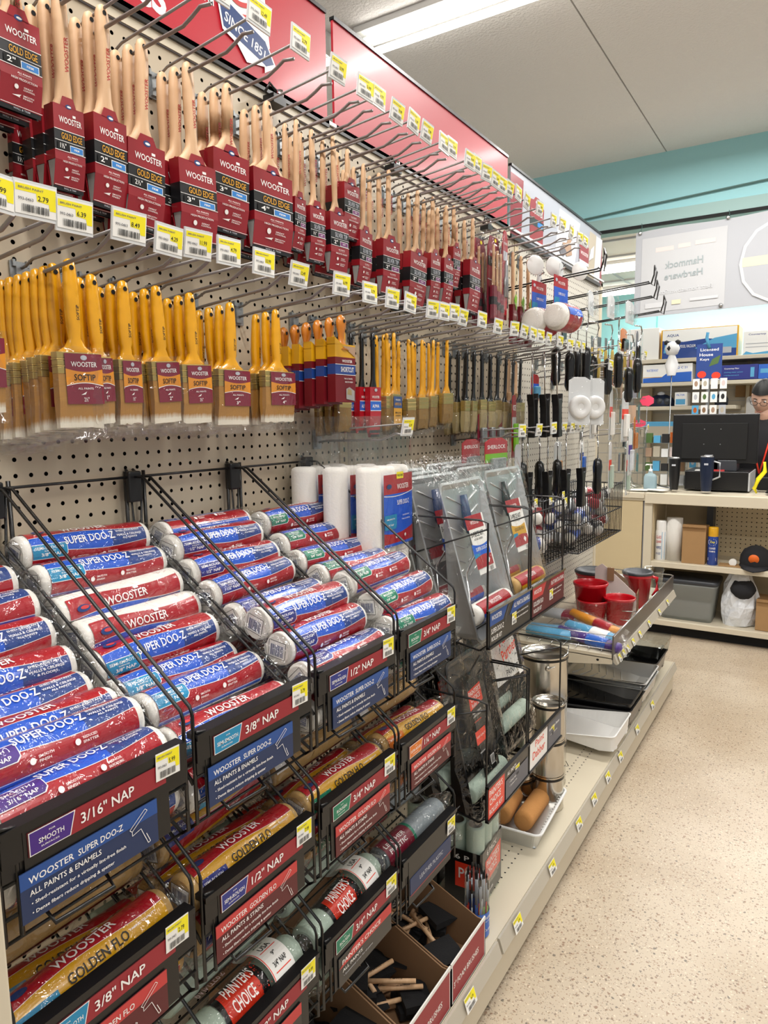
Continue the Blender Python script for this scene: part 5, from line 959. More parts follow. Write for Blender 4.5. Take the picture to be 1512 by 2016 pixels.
for zz in (.02, .045, .075): MB().tube([(.02, .003, zz), (.415, .003, zz)], .0018, 'chrome', 5).build('side_wire', t)
for zz in (.03, .07): MB().tube([(.02, .42, zz), (.3, .42, zz), (.36, .40, zz), (.415, .42, zz)], .0018, 'chrome', 5).build('divider_wire', t)
for k, y in enumerate((2.68, 2.74, 2.81, 2.90, 3.02, 3.20, 3.42, 3.62)):
    o = mobj('price_label', tagmesh(PRICES[k % 13], True, .03, .03), None, loc=(.436, y, .545 - .014), rot=(0, radians(-24), 0)); tag(o, 'small price label on the middle shelf rail, %s from the camera' % ORD[k], 'price label')
# goods on the middle shelf
def bag_sleeve(label, loc, rot, c1, c2, w, l, cat='wrapped packet'):
    t = thing('wrapped_packet', label, cat, loc, rot)
    MB().loft([[(x, w / 2 * k_ * cos(2 * pi * j / 10), .022 * k_ * sin(2 * pi * j / 10)) for j in range(10)] for x, k_ in ((-l / 2, .3), (-l / 2 + .01, .9), (0, 1), (l / 2 - .01, .9), (l / 2, .3))], c1).build('contents', t)
    MB().loft([[(x, w / 2 * 1.03 * cos(2 * pi * j / 10), .0232 * sin(2 * pi * j / 10)) for j in range(10)] for x in (-.0, l * .3)], c2, cap=False).build('printed_band', t)
    MB().loft([[(x, (w / 2 + .006) * k_ * cos(2 * pi * j / 10) + U(-.002, .002), .027 * k_ * sin(2 * pi * j / 10) + U(-.002, .002)) for j in range(10)] for x, k_ in ((-l / 2 - .03, .7), (-l / 2, 1), (0, 1), (l / 2, 1), (l / 2 + .03, .8))], 'film_crinkle', cap=False, smooth=False).build('clear_wrap', t); return t
bag_sleeve('orange and red wrapped roller cover lying on the near wire basket', (.29, 2.86, .60), (0, .15, -.35), 'amber', 'super_red', .05, .26)
bag_sleeve('light blue wrapped packet on the near wire basket', (.30, 2.775, .585), (0, .1, -.2), 'sky_box', 'white_print', .07, .24)
bag_sleeve('violet and blue wrapped packet in front on the wire basket', (.30, 2.72, .572), (0, .08, -.2), 'violet_badge', 'blue_print', .06, .28)
bag_sleeve('dull blue wrapped packet lying flat near the wall in the wire basket', (.14, 2.74, .575), (0, 0, -.05), 'sky_box', 'sky_box', .12, .2)
bag_sleeve('red and grey wrapped packet near the wall on the middle shelf', (.14, 2.92, .60), (0, 0, -.05), 'ghost_grey', 'maroon', .10, .2)
def pail(label, loc, rot, r=.075, h=.13, bagged=False, lid=False, handle_=False, open_=True, sx=1.):
    t = thing('paint_pail', label, 'paint cup', loc, rot)
    MB().lathe([(r * .72, 0), (r * .75, .002), (r * .94, h * .9), (r * .95, h * .9), (r, h * .92), (r * 1.02, h), (r * .98, h + .002), (r * .95, h), (r * .92, h * .9), (r * .7, .004), (.001, .004)], 'red_plastic', 28, None, False, sx).build('body', t)
    if lid: MB().lathe([(r * .9 * sx, h - .002), (r * 1.06, h), (r * 1.06, h + .008), (r * .98, h + .014), (r * .9, h + .008), (r * .5, h - .004), (.001, h - .006)], 'lid_grey', 28, None, False, sx).build('liner_rim', t)
    if handle_: MB().tube([(r * .0, -0.0 + r * .95, h * .9), (0, r * 1.35, h * .85), (0, r * 1.4, h * .5), (0, r * 1.1, h * .3)], [.008, .01, .009, .007], 'red_plastic', 8).build('grip_handle', t)
    if bagged:
        n = 18; rs = []
        for z, k_ in ((-.001, .8), (h * .5, 1.0), (h * .85, 1.12), (h * .98, 1.08), (h * 1.04, 1.14)): rs.append([((r * k_ + U(-.003, .004)) * cos(2 * pi * j / n), (r * k_ + U(-.003, .004)) * sin(2 * pi * j / n), z) for j in range(n)])
        MB().loft(rs, 'film_crinkle', cap=False, smooth=False).build('clear_bag', t)
    return t
pail('red paint cup stacked behind the bagged red cup, nearest the wall', (.20, 3.09, .546 + .03), (0, 0, 0), .076, .14)
pail('red paint cup in clear bag, left of the two bagged cups', (.22, 3.06, .546), (0, .0, 0), .068, .10, True)
pail('red paint cup in clear bag, right of the two bagged cups', (.325, 3.10, .546), (0, .0, .3), .068, .115, True)
pail('red hand-held paint pail with grey liner rim beside the cardboard flap', (.33, 3.42, .546), (0, .0, -1.0), .068, .16, False, True, True)
pail('red pail with black liner rim standing by the wall behind the red cups', (.14, 3.35, .546), (0, .0, 0), .085, .16, False, True)
t = thing('torn_box', 'torn open pinkish cardboard box with a brown flap on the middle shelf', 'box', (.27, 3.24, .546), (0, 0, .15))
MB().prism([(-.09, 0), (.10, 0), (.09, .10), (-.02, .20), (-.06, .23), (-.09, .21)], 0, .004, 'pink_grey', axis='y').build('side_panel', t)
MB().prism([(-.09, 0), (.10, 0), (.09, .10), (-.02, .18), (-.09, .19)], .12, .124, 'cardboard', axis='y').build('side_panel', t)
MB().box(.095, .098, 0, .12, 0, .1, 'cardboard').build('front_panel', t); MB().box(-.035, -.005, -.012, -.002, .155, .215, 'cardboard').build('flap', t)
n = 12; MB().loft([[(.03 + .05 * cos(2 * pi * j / n) + U(-.006, .006) - .4 * (z - .1), .06 + .05 * sin(2 * pi * j / n) + U(-.006, .006), z) for j in range(n)] for z in (.08, .12, .16, .2)], 'film_crinkle', cap=False, smooth=False).build('clear_liner', t)
t = thing('clear_cup', 'clear plastic mixing cup with red label at the far end of the middle shelf', 'cup', (.34, 3.62, .546))
MB().lathe([(.05, 0), (.07, .14), (.075, .145)], 'clear_plastic', 20, None, False).build('body', t); MB().lathe([(.064, .07), (.069, .12)], 'film_crinkle', 20, None, False).build('wrap', t); MB().box(-.03, .02, -.075, -.072, .09, .14, 'red').build('label_card', t)
t = thing('wrapped_packet', 'pale clear-wrapped packet lying at the far end of the middle shelf', 'wrapped packet', (.24, 3.62, .60), (0, .1, .2)); MB().box(-.07, .07, -.09, .09, -.01, .03, 'bag_white').build('contents', t, .008)
# ================================================================== FAR BAY HANGING GOODS
def mini_roller(label, loc, rot):
    if 'mini' in KT: return dup(KT['mini'], loc, rot, label)
    t = thing('mini_roller_pack', label, 'roller pack', loc, rot)
    c = MB().box(-.0015, 0, -.058, .058, -.115, -.012, 'super_red').prism([(-.02, -.012), (.02, -.012), (.014, .03), (0, .036), (-.014, .03)], -.0015, 0, 'clear_tag').build('header_card', t)
    MB().label([('R', -.058, -.115, .058, -.052, 'super_blue'), ('T', 'WOOSTER', .004, -.035, .058, .010, 'white_print'), ('T', 'SUPER DOO-Z', .006, -.072, .056, .009, 'white_print'), ('R', -.056, -.112, -.014, -.086, 'cyan_badge'), ('E', -.04, -.028, .009, .006, 'silver_print')], fx(0)).build('printed_lettering', c)
    R_ = .048; b = MB(); b.loft([[(R_ * k_ * cos(2 * pi * j / 20) + .01, yy, R_ * k_ * sin(2 * pi * j / 20) - .155) for j in range(20)] for yy, k_ in ((-.082, .3), (-.08, .75), (-.074, .86), (-.055, 1), (.055, 1), (.074, .86), (.08, .3))], 'nap_white').build('roller_cover', t)
    b = MB(); rr_ = R_ + .001
    b.loft([[(rr_ * cos(2 * pi * j / 20) + .01, yy, rr_ * sin(2 * pi * j / 20) - .155) for j in range(20)] for yy in (-.054, .056)], 'super_red', cap=False).build('printed_wrap', t)
    MB().label([('R', -.054, -.012, .056, .016, 'super_blue'), ('E', .022, -.008, .013, .012, 'white_print'), ('T', 'MINI', 0, .03, .05, .008, 'white_print')], lambda u, v, o: ((rr_ + .0005 + o) * cos(v / rr_ + .3) + .01, u, (rr_ + .0005 + o) * sin(v / rr_ + .3) - .155), .006).build('printed_band', t)
    MB().loft([[((R_ + .004) * k_ * cos(2 * pi * j / 16) + .01 + U(-.002, .002), yy, (R_ + .004) * k_ * sin(2 * pi * j / 16) - .155 + U(-.002, .002)) for j in range(16)] for yy, k_ in ((-.095, .5), (-.08, .85), (0, 1), (.08, .85), (.095, .5))], 'film_crinkle', cap=False, smooth=False).build('clear_wrap', t)
    MB().tube([(.01, 0, .028), (.018, 0, .02), (.0, 0, .01)], .003, 'chrome', 6).build('hanging_clip', t); KT['mini'] = t; return t
def dwire(label, y, z, L_, ends=True):
    t = thing('double_hook', label, 'hook', (0, y, z))
    MB().box(.0, .006, -.03, .03, -.05, .05, 'black_metal').build('plate', t)
    for s in (-1, 1): MB().tube([(.006, s * .018, .0), (L_, s * .018, .035 * L_ / .4), ], .003, 'black_metal', 6).build('arm_wire', t)
    if ends: MB().tube([(L_, -.018, .035), (L_ + .02, -.018, .02), (L_ + .028, -.018, .07), (L_ + .015, .0, .10), (L_ + .01, .018, .07), (L_, .018, .035)], .003, 'black_metal', 6).build('end_loop', t); MB().box(L_ + .018, L_ + .02, -.012, .014, .04, .075, 'ghost_grey').build('tag_holder', t)
    return t
dwire('black double wire hook carrying the two red and blue mini roller packs', 2.53, 1.925, .36)
dwire('black double wire hook, upper one ending in front of the grey banner', 2.95, 1.93, .44)
dwire('black double wire hook, middle one ending in front of the grey banner', 3.10, 1.90, .42)
dwire('black double wire hook, lowest and longest, ending at the banner corner', 3.25, 1.86, .42)
mini_roller('mini roller pack with red and blue card, nearer the wall', (.155, 2.50, 1.945), (0, 0, -.1))
mini_roller('mini roller pack with red and blue card, in front', (.235, 2.50, 1.955), (0, 0, -.1))
def frame(label, loc, rot, key, gl=.115, forked=False, group=None):
    if key in KT: return dup(KT[key], loc, rot, label, group)
    t = thing('paint_roller', label, 'paint roller frame', loc, rot, group)
    if forked:
        MB().tube([(0, 0, .008), (0, 0, -.15)], .0028, 'chrome', 6).tube([(0, -.01, 0), (0, 0, .012), (0, .01, 0)], .0025, 'chrome', 6).build('rod', t)
        MB().prism([(-.030, -.130), (-.014, -.15), (.014, -.15), (.030, -.130), (.018, -.175), (.017, -.2), (.021, -.285), (-.021, -.285), (-.017, -.2), (-.018, -.175)], -.013, .013, 'black_plastic').build('grip', t, .003)
    else:
        MB().tube([(0, -.05, -.005), (0, .03, 0), (0, .045, -.02), (0, .03, -.055), (0, 0, -.07), (0, 0, -.14)], .003, 'chrome', 6).build('wire_frame', t)
        MB().lathe([(.010, -.14 - gl - .02), (.0185, -.14 - gl), (.0165, -.14 - gl * .6), (.0195, -.14 - gl * .25), (.016, -.145), (.007, -.135)], 'black_handle', 12).build('grip', t)
    KT[key] = t; return t
for i, (x, y, z) in enumerate(((.18, 2.62, 1.86), (.22, 2.66, 1.84), (.27, 2.70, 1.86), (.20, 2.82, 1.87), (.24, 2.90, 1.84), (.29, 2.94, 1.83), (.31, 3.02, 1.86), (.34, 3.08, 1.80), (.36, 3.14, 1.84))):
    frame('chrome roller frame with black grip in the upper far bay, %s from the left' % ORD[i], (x, y, z - .01), (0, 0, U(-.3, .3)), 'fr', .12)
for i, (x, y) in enumerate(((.17, 2.40), (.20, 2.44), (.235, 2.47))): frame('chrome rod with forked black grip below the slim brushes, %s from the left' % ORD[i], (x, y, 1.665), (radians(4), 0, 0), 'fk', forked=True)
for i, (x, y) in enumerate(((.15, 2.42), (.19, 2.52), (.22, 2.64), (.25, 2.74))): frame('forked black grip roller frame on the third row, %s from the left' % ORD[i], (x, y, 1.385), (0, 0, 0), 'fk', forked=True)
for i, (x, y) in enumerate(((.10, 2.50), (.13, 2.60), (.16, 2.72), (.28, 2.86))): frame('chrome roller frame with black grip on the third row, %s from the left' % ORD[i], (x, y, 1.42), (0, 0, .4), 'fr', .12)
# yellow wooden-handled wire brushes
for i in range(7):
    t = thing('scraper', 'pale yellow wooden-handled scraper low on the far hooks, %s from the left' % ORD[i], 'tool', (.22 + .012 * i, 2.95 + .06 * i, 1.735), (U(-.04, .04), 0, U(-.1, .1)))
    MB().loft([[(.007 * k_ * cos(2 * pi * j / 10), .014 * k_ * sin(2 * pi * j / 10), z) for j in range(10)] for z, k_ in ((.0, .5), (-.01, .9), (-.06, 1), (-.11, .85), (-.125, .6))], mat('pale_yellow_wood', '#c4aa55', .45, var=.15)).build('handle', t)
    MB().prism([(-.022, .045), (.022, .045), (.018, .0), (-.018, .0)], -.001, .001, 'zinc').build('blade', t)
# cards, clear packets and white discs (generic carded tools)
def carded(label, loc, w, h, mcard, mobj_='white_plastic', disc=None, tilt=0., txt=None, band=None, film_=True, cat='carded tool'):
    t = thing('carded_tool', label, cat, loc, (0, 0, tilt))
    c = MB().prism([(-w / 2, -h), (w / 2, -h), (w / 2, -.012), (w * .25, 0), (-w * .25, 0), (-w / 2, -.012)], -.001, .001, mcard).build('card', t)
    e = []
    if band: e.append(('R', -w / 2, -h * .55, w / 2, -h * .35, band))
    if txt: e.append(('T', txt, 0, -h * .2, w * .8, h * .09, 'white_print'))
    if e: MB().label(e, fx(.001)).build('printed_lettering', c)
    if disc: MB().lathe([(disc * .3, .012), (disc * .35, .016), (disc * .8, .018), (disc * .95, .014), (disc, .006), (disc, 0)], mobj_, 20, Matrix.Translation((.002, 0, -h * .62)) @ Matrix.Rotation(pi / 2, 4, 'Y')).build('disc', t)
    else: MB().box(.002, .016, -w * .3, w * .3, -h * .9, -h * .45, mobj_).build('tool', t, .004)
    if film_: mobj('clear_shell', bagmesh(w, h, .016, 2), t, loc=(.006, 0, 0))
    return t
for i, (x, y) in enumerate(((.20, 2.66), (.22, 2.78))): carded('round white plastic pad hanging in the middle of the far bay, %s of two' % ('left', 'right')[i], (x + .06, y, 1.60), .09, .18, 'clear_tag', 'white_plastic', .045, -.75)
for i, (x, y, z) in enumerate(((.16, 2.44, 1.98), (.20, 2.52, 1.985), (.25, 2.66, 1.985))):
    t = MB().lathe([(.001, 0), (.032, 0), (.034, .002), (.032, .004), (.001, .004)], 'white_plastic', 20, Matrix.Rotation(-.7, 4, 'Z') @ Matrix.Rotation(pi / 2, 4, 'Y')).build('display_disc', None, loc=(x, y, z)); tag(t, 'round white disc above the mini roller packs, %s from the left' % ORD[i], 'disc')
SP = [('red card with green and white lettering above the tray kits', (.20, 2.02, 1.39), .14, .135, 'super_red', 'zinc', 'SHERLOCK', 'lime'), ('second red and green lettered card behind the first above the tray kits', (.10, 2.05, 1.385), .13, .12, 'super_red', 'zinc', 'SHERLOCK', None),
      ('narrow red, teal and white sleeve hanging left of the wire baskets', (.16, 2.30, 1.36), .05, .33, 'ghost_grey', 'clear_tag', None, 'super_red'), ('red card with silver blades below the black-handled brushes, left one', (.10, 2.13, 1.47), .05, .11, 'maroon', 'zinc', None, None),
      ('red card with silver blades below the black-handled brushes, middle one', (.10, 2.20, 1.47), .05, .11, 'maroon', 'zinc', None, None), ('red card with silver blades below the black-handled brushes, right one', (.10, 2.27, 1.47), .05, .11, 'maroon', 'zinc', None, None),
      ('red and blue card below the upper roller frames', (.10, 2.62, 1.615), .07, .10, 'super_red', 'sky_box', None, 'super_blue'), ('red, green and white sleeved tool beside the forked grips', (.12, 2.36, 1.53), .045, .22, 'red', 'lime', 'WOOSTER', 'ghost_grey'),
      ('white card between the black roller frames', (.24, 2.83, 1.66), .07, .10, 'white_paper', 'ghost_grey', None, None), ('white card with blue mark behind the third row grips', (.22, 2.84, 1.36), .07, .15, 'white_paper', 'blue_print', None, 'navy_print'),
      ('clear packet of white rollers hanging at the far end, upper left', (.22, 2.98, 1.56), .06, .20, 'clear_tag', 'nap_white', None, None), ('clear packet of white rollers with red card at the far end', (.27, 3.08, 1.57), .07, .22, 'clear_tag', 'nap_white', None, 'choice_red'), ('clear packet of a white fluffy pad at the far end', (.30, 3.20, 1.56), .09, .22, 'clear_tag', 'nap_white', None, 'choice_red'),
      ('clear packet with red end label above the far wire basket, left', (.28, 3.05, 1.345), .05, .22, 'clear_tag', 'nap_green', None, 'choice_red'), ('clear packet with red end label above the far wire basket, right', (.32, 3.18, 1.345), .05, .24, 'clear_tag', 'nap_green', None, 'choice_red'), ('slanting clear tube packet above the far wire basket', (.35, 3.10, 1.40), .05, .2, 'clear_tag', 'bag_white', None, 'violet_badge'),
      ('orange carded tool with black clip in the far bay', (.18, 3.02, 1.66), .05, .10, 'orange_badge', 'black_plastic', None, None), ('orange and clear packet on the upper far hooks', (.24, 3.22, 1.665), .10, .08, 'amber_plastic', 'film_crinkle', None, None), ('orange-brown wooden tool at the very end of the hooks', (.32, 3.30, 1.45), .04, .16, 'orange_wood', 'orange_wood', None, None), ('orange backed card high at the end of the hooks', (.26, 3.30, 1.84), .14, .10, 'orange_badge', 'black_plastic', None, None),
      ('clear packet of wire clips, upper far hooks left', (.26, 2.78, 1.93), .10, .09, 'clear_tag', 'film_crinkle', None, None), ('clear packet of wire clips, upper far hooks middle', (.30, 2.92, 1.93), .10, .09, 'clear_tag', 'film_crinkle', None, None), ('clear packet of wire clips, upper far hooks right', (.34, 3.06, 1.92), .12, .09, 'clear_tag', 'film_crinkle', None, None),
      ('wooden-handled tool in clear bag right of the black-handled brushes', (.08, 2.40, 1.66), .035, .26, 'beech', 'beech', None, None), ('wooden-handled tool next to the forked grips', (.06, 2.52, 1.66), .03, .26, 'beech', 'beech', None, None), ('grey putty knife card at the end of the upper hooks', (.33, 3.25, 1.82), .06, .14, 'ink_grey', 'black_plastic', None, None), ('clear packet above the wire baskets, near the wall', (.1, 2.9, 1.35), .07, .18, 'clear_tag', 'nap_orange', None, None)]
for (lb, loc, w_, h_, mc, mo, tx_, bd) in SP: carded(lb, loc, w_, h_, mc, mo, None, U(-.1, .1), tx_, bd)
for k, (px, py) in enumerate(((1039, 861), (1072, 855), (1099, 856), (1120, 852), (1136, 852), (1147, 851), (1155, 851))):
    p = onx(px, py, .26); peg_hook(p.y - .012, 1.385, 'steel peg hook with price tag in the third row, %s from the left' % ORD[k], PRICES[(k * 5 + 2) % 13], .23, .245, .015, .01)
for k, (y, z) in enumerate(((2.86, 1.62), (2.98, 1.70), (3.10, 1.60), (3.22, 1.685), (3.36, 1.63), (3.45, 1.70), (3.55, 1.36))):
    peg_hook(y, z, 'thin dark peg hook near the far end of the board, %s from the left' % ORD[k], PRICES[(k * 7) % 13], .30, .32, .03, .015)
# black wire baskets with bagged goods
def basket(y0, y1, zb, zt, lbl, X1):
    t = thing('wire_basket', lbl, 'basket', (.0, y0, zb)); H = zt - zb; W = y1 - y0; r = .0031
    for zz in (0, H * .5, H): MB().tube([(.01, 0, zz), (X1, 0, zz), (X1, W, zz), (.01, W, zz)], r, 'black_metal', 5, True).build('ring_wire', t)
    b = MB(); n = max(6, int(W / .028))
    for k in range(n + 1):
        y = W * k / n; b.tube([(.012, y, 0), (X1, y, 0), (X1, y, H + .01)], r * .75, 'black_metal', 4); b.tube([(.012, y, 0), (.012, y, H + .01)], r * .75, 'black_metal', 4)
    for k in range(8):
        x = .012 + (X1 - .012) * k / 8; b.tube([(x, 0, H), (x, 0, 0), (x, W, 0), (x, W, H)], r * .75, 'black_metal', 4)
    o = b.build('mesh_wires', t); o['kind'] = 'stuff'; return t
basket(2.34, 2.72, .93, 1.16, 'black wire basket of bagged rollers, nearer one', .24); basket(2.76, 3.44, .905, 1.135, 'black wire basket of blue and white bagged goods, farther one', .24)
rn = random.Random(33)
BM = {}
def lump(label, group, loc, rot, m, l=.10, r=.024):
    k = m
    if k in BM: return dup(BM[k], loc, rot, label, group)
    t = thing('wrapped_mini_roller', label, 'roller pack', loc, rot, group)
    MB().loft([[(r * k_ * cos(2 * pi * j / 10), yy, r * k_ * sin(2 * pi * j / 10)) for j in range(10)] for yy, k_ in ((-l / 2, .4), (-l / 2 + .006, .95), (l / 2 - .006, .95), (l / 2, .4))], 'nap_white').build('roller_cover', t)
    MB().loft([[((r + .001) * cos(2 * pi * j / 10), yy, (r + .001) * sin(2 * pi * j / 10)) for j in range(10)] for yy in (-l * .36, l * .3)], m, cap=False).build('printed_wrap', t)
    MB().loft([[((r + .003) * k_ * cos(2 * pi * j / 10) + U(-.003, .003), yy, (r + .003) * k_ * sin(2 * pi * j / 10) + U(-.003, .003)) for j in range(10)] for yy, k_ in ((-l * .62, .6), (-l / 2, 1), (0, 1.05), (l / 2, 1), (l * .62, .6))], 'film_crinkle', cap=False, smooth=False).build('clear_wrap', t); BM[k] = t; return t
for i in range(26): lump('small wrapped roller lying in the nearer black wire basket', 'wrapped mini rollers in the nearer basket', (rn.uniform(.05, .20), rn.uniform(2.40, 2.66), .955 + .0065 * i + rn.uniform(0, .01)), (rn.uniform(-.5, .5), rn.uniform(0, 6), rn.uniform(-1.2, 1.2)), rn.choice(['bag_white', 'super_red', 'bag_blue']))
for i in range(44): lump('small wrapped roller lying in the farther black wire basket', 'wrapped mini rollers in the farther basket', (rn.uniform(.05, .20), rn.uniform(2.82, 3.38), .93 + .0036 * i + rn.uniform(0, .02)), (rn.uniform(-.5, .5), rn.uniform(0, 6), rn.uniform(-1.2, 1.2)), rn.choice(['bag_blue', 'bag_blue', 'bag_white', 'super_red', 'lid_grey']))
for k, (px, py) in enumerate(((1055, 990), (1084, 985), (1109, 975), (1114, 988), (1147, 972), (1176, 965))):
    p = onx(px, py, .25); o = mobj('price_label', tagmesh(PRICES[(k * 3) % 13], True, .03, .034), None, loc=(.25, p.y, p.z)); tag(o, 'price label clipped on the black wire baskets, %s from the left' % ORD[k], 'price label')
# ================================================================== BANNER
t = thing('hanging_banner', 'large translucent grey banner hanging in the opening, its print seen reversed', 'banner', (0, 5.44, 0))
b = MB(); n, m_ = 16, 8; V = []
for i in range(n + 1):
    for j in range(m_ + 1): u = i / n; v = j / m_; V.append((-.20 + 1.5 * u, 0, 2.16 + .60 * v + .035 * u + .006 * sin(u * 12) * v))
b.add(V, [(i * (m_ + 1) + j, (i + 1) * (m_ + 1) + j, (i + 1) * (m_ + 1) + j + 1, i * (m_ + 1) + j + 1) for i in range(n) for j in range(m_)], 'banner', None, True).build('sheet', t)
mat('banner_panel', '#b9babc', .6); mat('faint_ink', '#98a2a4', .7); mat('faint_grey', '#c6c7c9', .7); mat('faint_gold', '#d8cdb0', .7)
E_ = [('R', -.155, .03, .40, .55, 'banner_panel'), ('R', -.06, .445, .06, .475, 'ghost_pink'), ('R', .09, .45, .17, .48, 'ghost_pink'), ('R', .2, .455, .33, .485, 'ghost_pink'), ('T', 'Hammock', .13, .35, -.25, .05, .03, 'faint_ink'), ('T', 'Hardware', .13, .27, -.25, .045, .03, 'faint_ink'), ('T', 'Best hometown Store', .13, .165, -.38, .03, .02, 'faint_grey'), ('R', -.12, .06, .0, .095, 'faint_grey'), ('R', .06, .07, .12, .1, 'faint_gold'), ('R', .18, .08, .36, .1, 'faint_grey'), ('E', .72, .28, .24, .27, 'faint_grey'), ('E', .72, .28, .22, .25, 'banner'), ('R', .50, .26, .9, .32, 'faint_gold')]
def bf(u, v, o): return (u, -.001 - o, 2.16 + v + .035 * (u + .2) / 1.5)
MB().label(E_, bf, None, .001, .0006).build('printed_graphics', t)
for k, (x, z) in enumerate(((-.17, 2.755), (.40, 2.775), (-.18, 2.18), (.38, 2.2))): MB().lathe([(.012, 0), (.014, .004), (.006, .006)], 'chrome', 12, XF(x, -.008, z, pi / 2)).build('grommet', t)
for x in (-.17, .40): MB().tube([(x, 0, 2.76), (x + .005, .02, 2.80), (x, .03, 2.83)], .002, 'cable_grey', 5).build('tie', t)
# ================================================================== COUNTER
CYF = 4.80
t = thing('sales_counter', 'cream metal sales counter with open shelves below', 'counter', (0, CYF, 0))
MB().box(-.72, 2.2, -.02, .62, .90, .945, 'cream_metal').build('worktop', t, .003)
MB().box(.065, 2.2, -.03, 0, .885, .955, 'cream_metal').box(-.72, .06, -.03, 0, .915, .955, 'cream_metal').build('fascia', t, .004)
MB().box(-.72, .052, -.012, .55, .08, .912, mat('cabinet_buff', '#c9b791', .5)).build('side_cabinet', t, .003); MB().box(.056, .062, -.014, .01, .08, .91, 'ink_grey').build('gap_shade_strip', t)  # grey strip puts the shade between cabinet and post into the colour
MB().box(.062, .112, -.014, .03, .08, .89, 'cream_metal').build('post', t); MB().box(.112, .118, .02, .55, .10, .89, 'cream_dark').build('inner_panel', t)
MB().box(.112, 2.2, -.01, .42, .465, .50, 'cream_metal').build('shelf_board', t, .002); MB().box(.112, 2.2, -.01, .42, .075, .11, 'cream_metal').build('bottom_board', t, .002)
MB().box(-.72, 2.2, .06, .09, 0, .08, 'matte_black').build('kick_plate', t)
pegboard('pegboard_counter', '#b5a98c')
bp = MB().quad((.12, 0, .11), (2.2, 0, .11), (2.2, 0, .885), (.12, 0, .885), 'cream_dark').build('back_panel', t, loc=(0, .42, 0))
hp = MB()
for i in range(40):
    for j in range(12): x = .42 + .03 * i; z = .53 + .03 * j; hp.add([(x + .004 * cos(k * pi / 3), .4185, z + .004 * sin(k * pi / 3)) for k in range(6)], [tuple(range(6))], 'matte_black')
hp.build('punched_hole', t)['kind'] = 'stuff'
MB().box(.40, .44, .30, .42, .5, .88, 'lid_grey').build('divider', t)
def spray(label, x, y, z, r, h, mb, mc, el, sc=1):
    t = thing('spray_can', label, 'spray can', (x, y, z))
    MB().lathe([(r * .95, 0), (r, .003), (r, h * .72), (r * .92, h * .76)], mb, 20).build('body', t); MB().lathe([(r * .93, h * .75), (r * .93, h * .97), (r * .85, h), (.001, h)], mc, 20, None, False).build('cap', t)
    MB().label(el, lambda u, v, o: ((r + o) * sin(u / r), -(r + o) * cos(u / r), v)).build('printed_label', t); return t
spray('white aerosol can with blue and red print at the left of the counter shelf', .155, 4.88, .50, .035, .265, 'white_plastic', 'white_plastic', [('R', -.03, .02, .03, .18, 'ghost_grey'), ('R', .012, .01, .034, .19, 'sky_box'), ('T', 'GLASS', -.008, .155, .035, .02, 'flo_red'), ('T', 'CLEANER', -.008, .125, .035, .016, 'flo_red'), ('T', 'WIPES', -.008, .085, .034, .02, 'navy_print'), ('T', '19 OZ', -.008, .045, .03, .014, 'navy_print')])
t = MB().lathe([(.012, 0), (.05, 0), (.05, .285), (.012, .285)], mat('towel_white', '#dcd9d2', .95, bump=.5, bscale=150), 24).build('paper_towel_roll', None, loc=(.235, 4.90, .50)); tag(t, 'white roll of paper towels standing on the counter shelf', 'paper towels')
def cbox(name, label, x0, x1, y0, y1, z0, z1, m='cardboard_light', els=None, flaps=True, cat='box', mf=None):
    t = thing(name, label, cat, (x0, y0, z0)); a, b_, c_ = x1 - x0, y1 - y0, z1 - z0
    o = MB().box(0, a, 0, b_, 0, c_, m).build('body', t, .002)
    if flaps: MB().prism([(0, c_), (0, c_ + .001), (.0, c_ + .002), (-.02, c_ * 1.0)], 0, a, m).build('flap', t); MB().box(0, a, .001, .004, c_ * .78, c_ * 1.06, m).build('front_flap', t)
    if els: MB().label(els, fy(0)).build('printed_graphics', o)
    return t
cbox('cardboard_box', 'brown cardboard box between the paper towels and the yellow-capped can', .295, .435, 4.83, 4.98, .50, .74)
spray('blue aerosol can with yellow cap on the counter shelf', .475, 4.86, .50, .032, .245, 'can_blue', 'golden_yellow', [('E', 0, .15, .028, .022, 'white_print'), ('E', 0, .15, .025, .019, 'can_blue'), ('T', 'Zep', 0, .15, .03, .018, 'yellow_print'), ('T', 'CLEANER', 0, .11, .04, .012, 'white_print'), ('T', 'FOAMING', 0, .09, .036, .01, 'white_print'), ('R', -.025, .03, .025, .05, 'ghost_grey')])
t = thing('tape_roll', 'small round white tape roll on the counter shelf beside the black cap', 'tape', (.595, 4.86, .515)); MB().lathe([(.022, -.012), (.024, 0), (.022, .012)], 'white_paper', 18, XF(0, 0, .012, pi / 2)).build('disc', t); MB().box(-.08, .16, -.03, .05, -.014, -.006, 'cardboard_light').build('tray', t)
t = thing('baseball_cap', 'black baseball cap with round orange patch on the counter shelf', 'cap', (.72, 4.90, .505))
MB().lathe([(.088, 0), (.092, .03), (.088, .07), (.07, .105), (.035, .128), (.006, .135)], 'dark_cloth', 24, None, True, 1., 1.05).build('crown', t)
b = MB(); V = []
for i in range(9):
    a = pi + (i / 8) * pi; 
    for k in (0, 1): V.append((.085 * cos(a) * (1 + .1 * k) - .0, (.09 + .075 * k * sin((i / 8) * pi)) * sin(a), .012 - .018 * k + .012 * abs(cos(a))))
b.add(V, [(2 * i, 2 * i + 2, 2 * i + 3, 2 * i + 1) for i in range(8)], 'dark_cloth', None, True); b.add([(x, y, z - .004) for x, y, z in V], [(2 * i, 2 * i + 1, 2 * i + 3, 2 * i + 2) for i in range(8)], 'dark_cloth', None, True).build('visor', t)
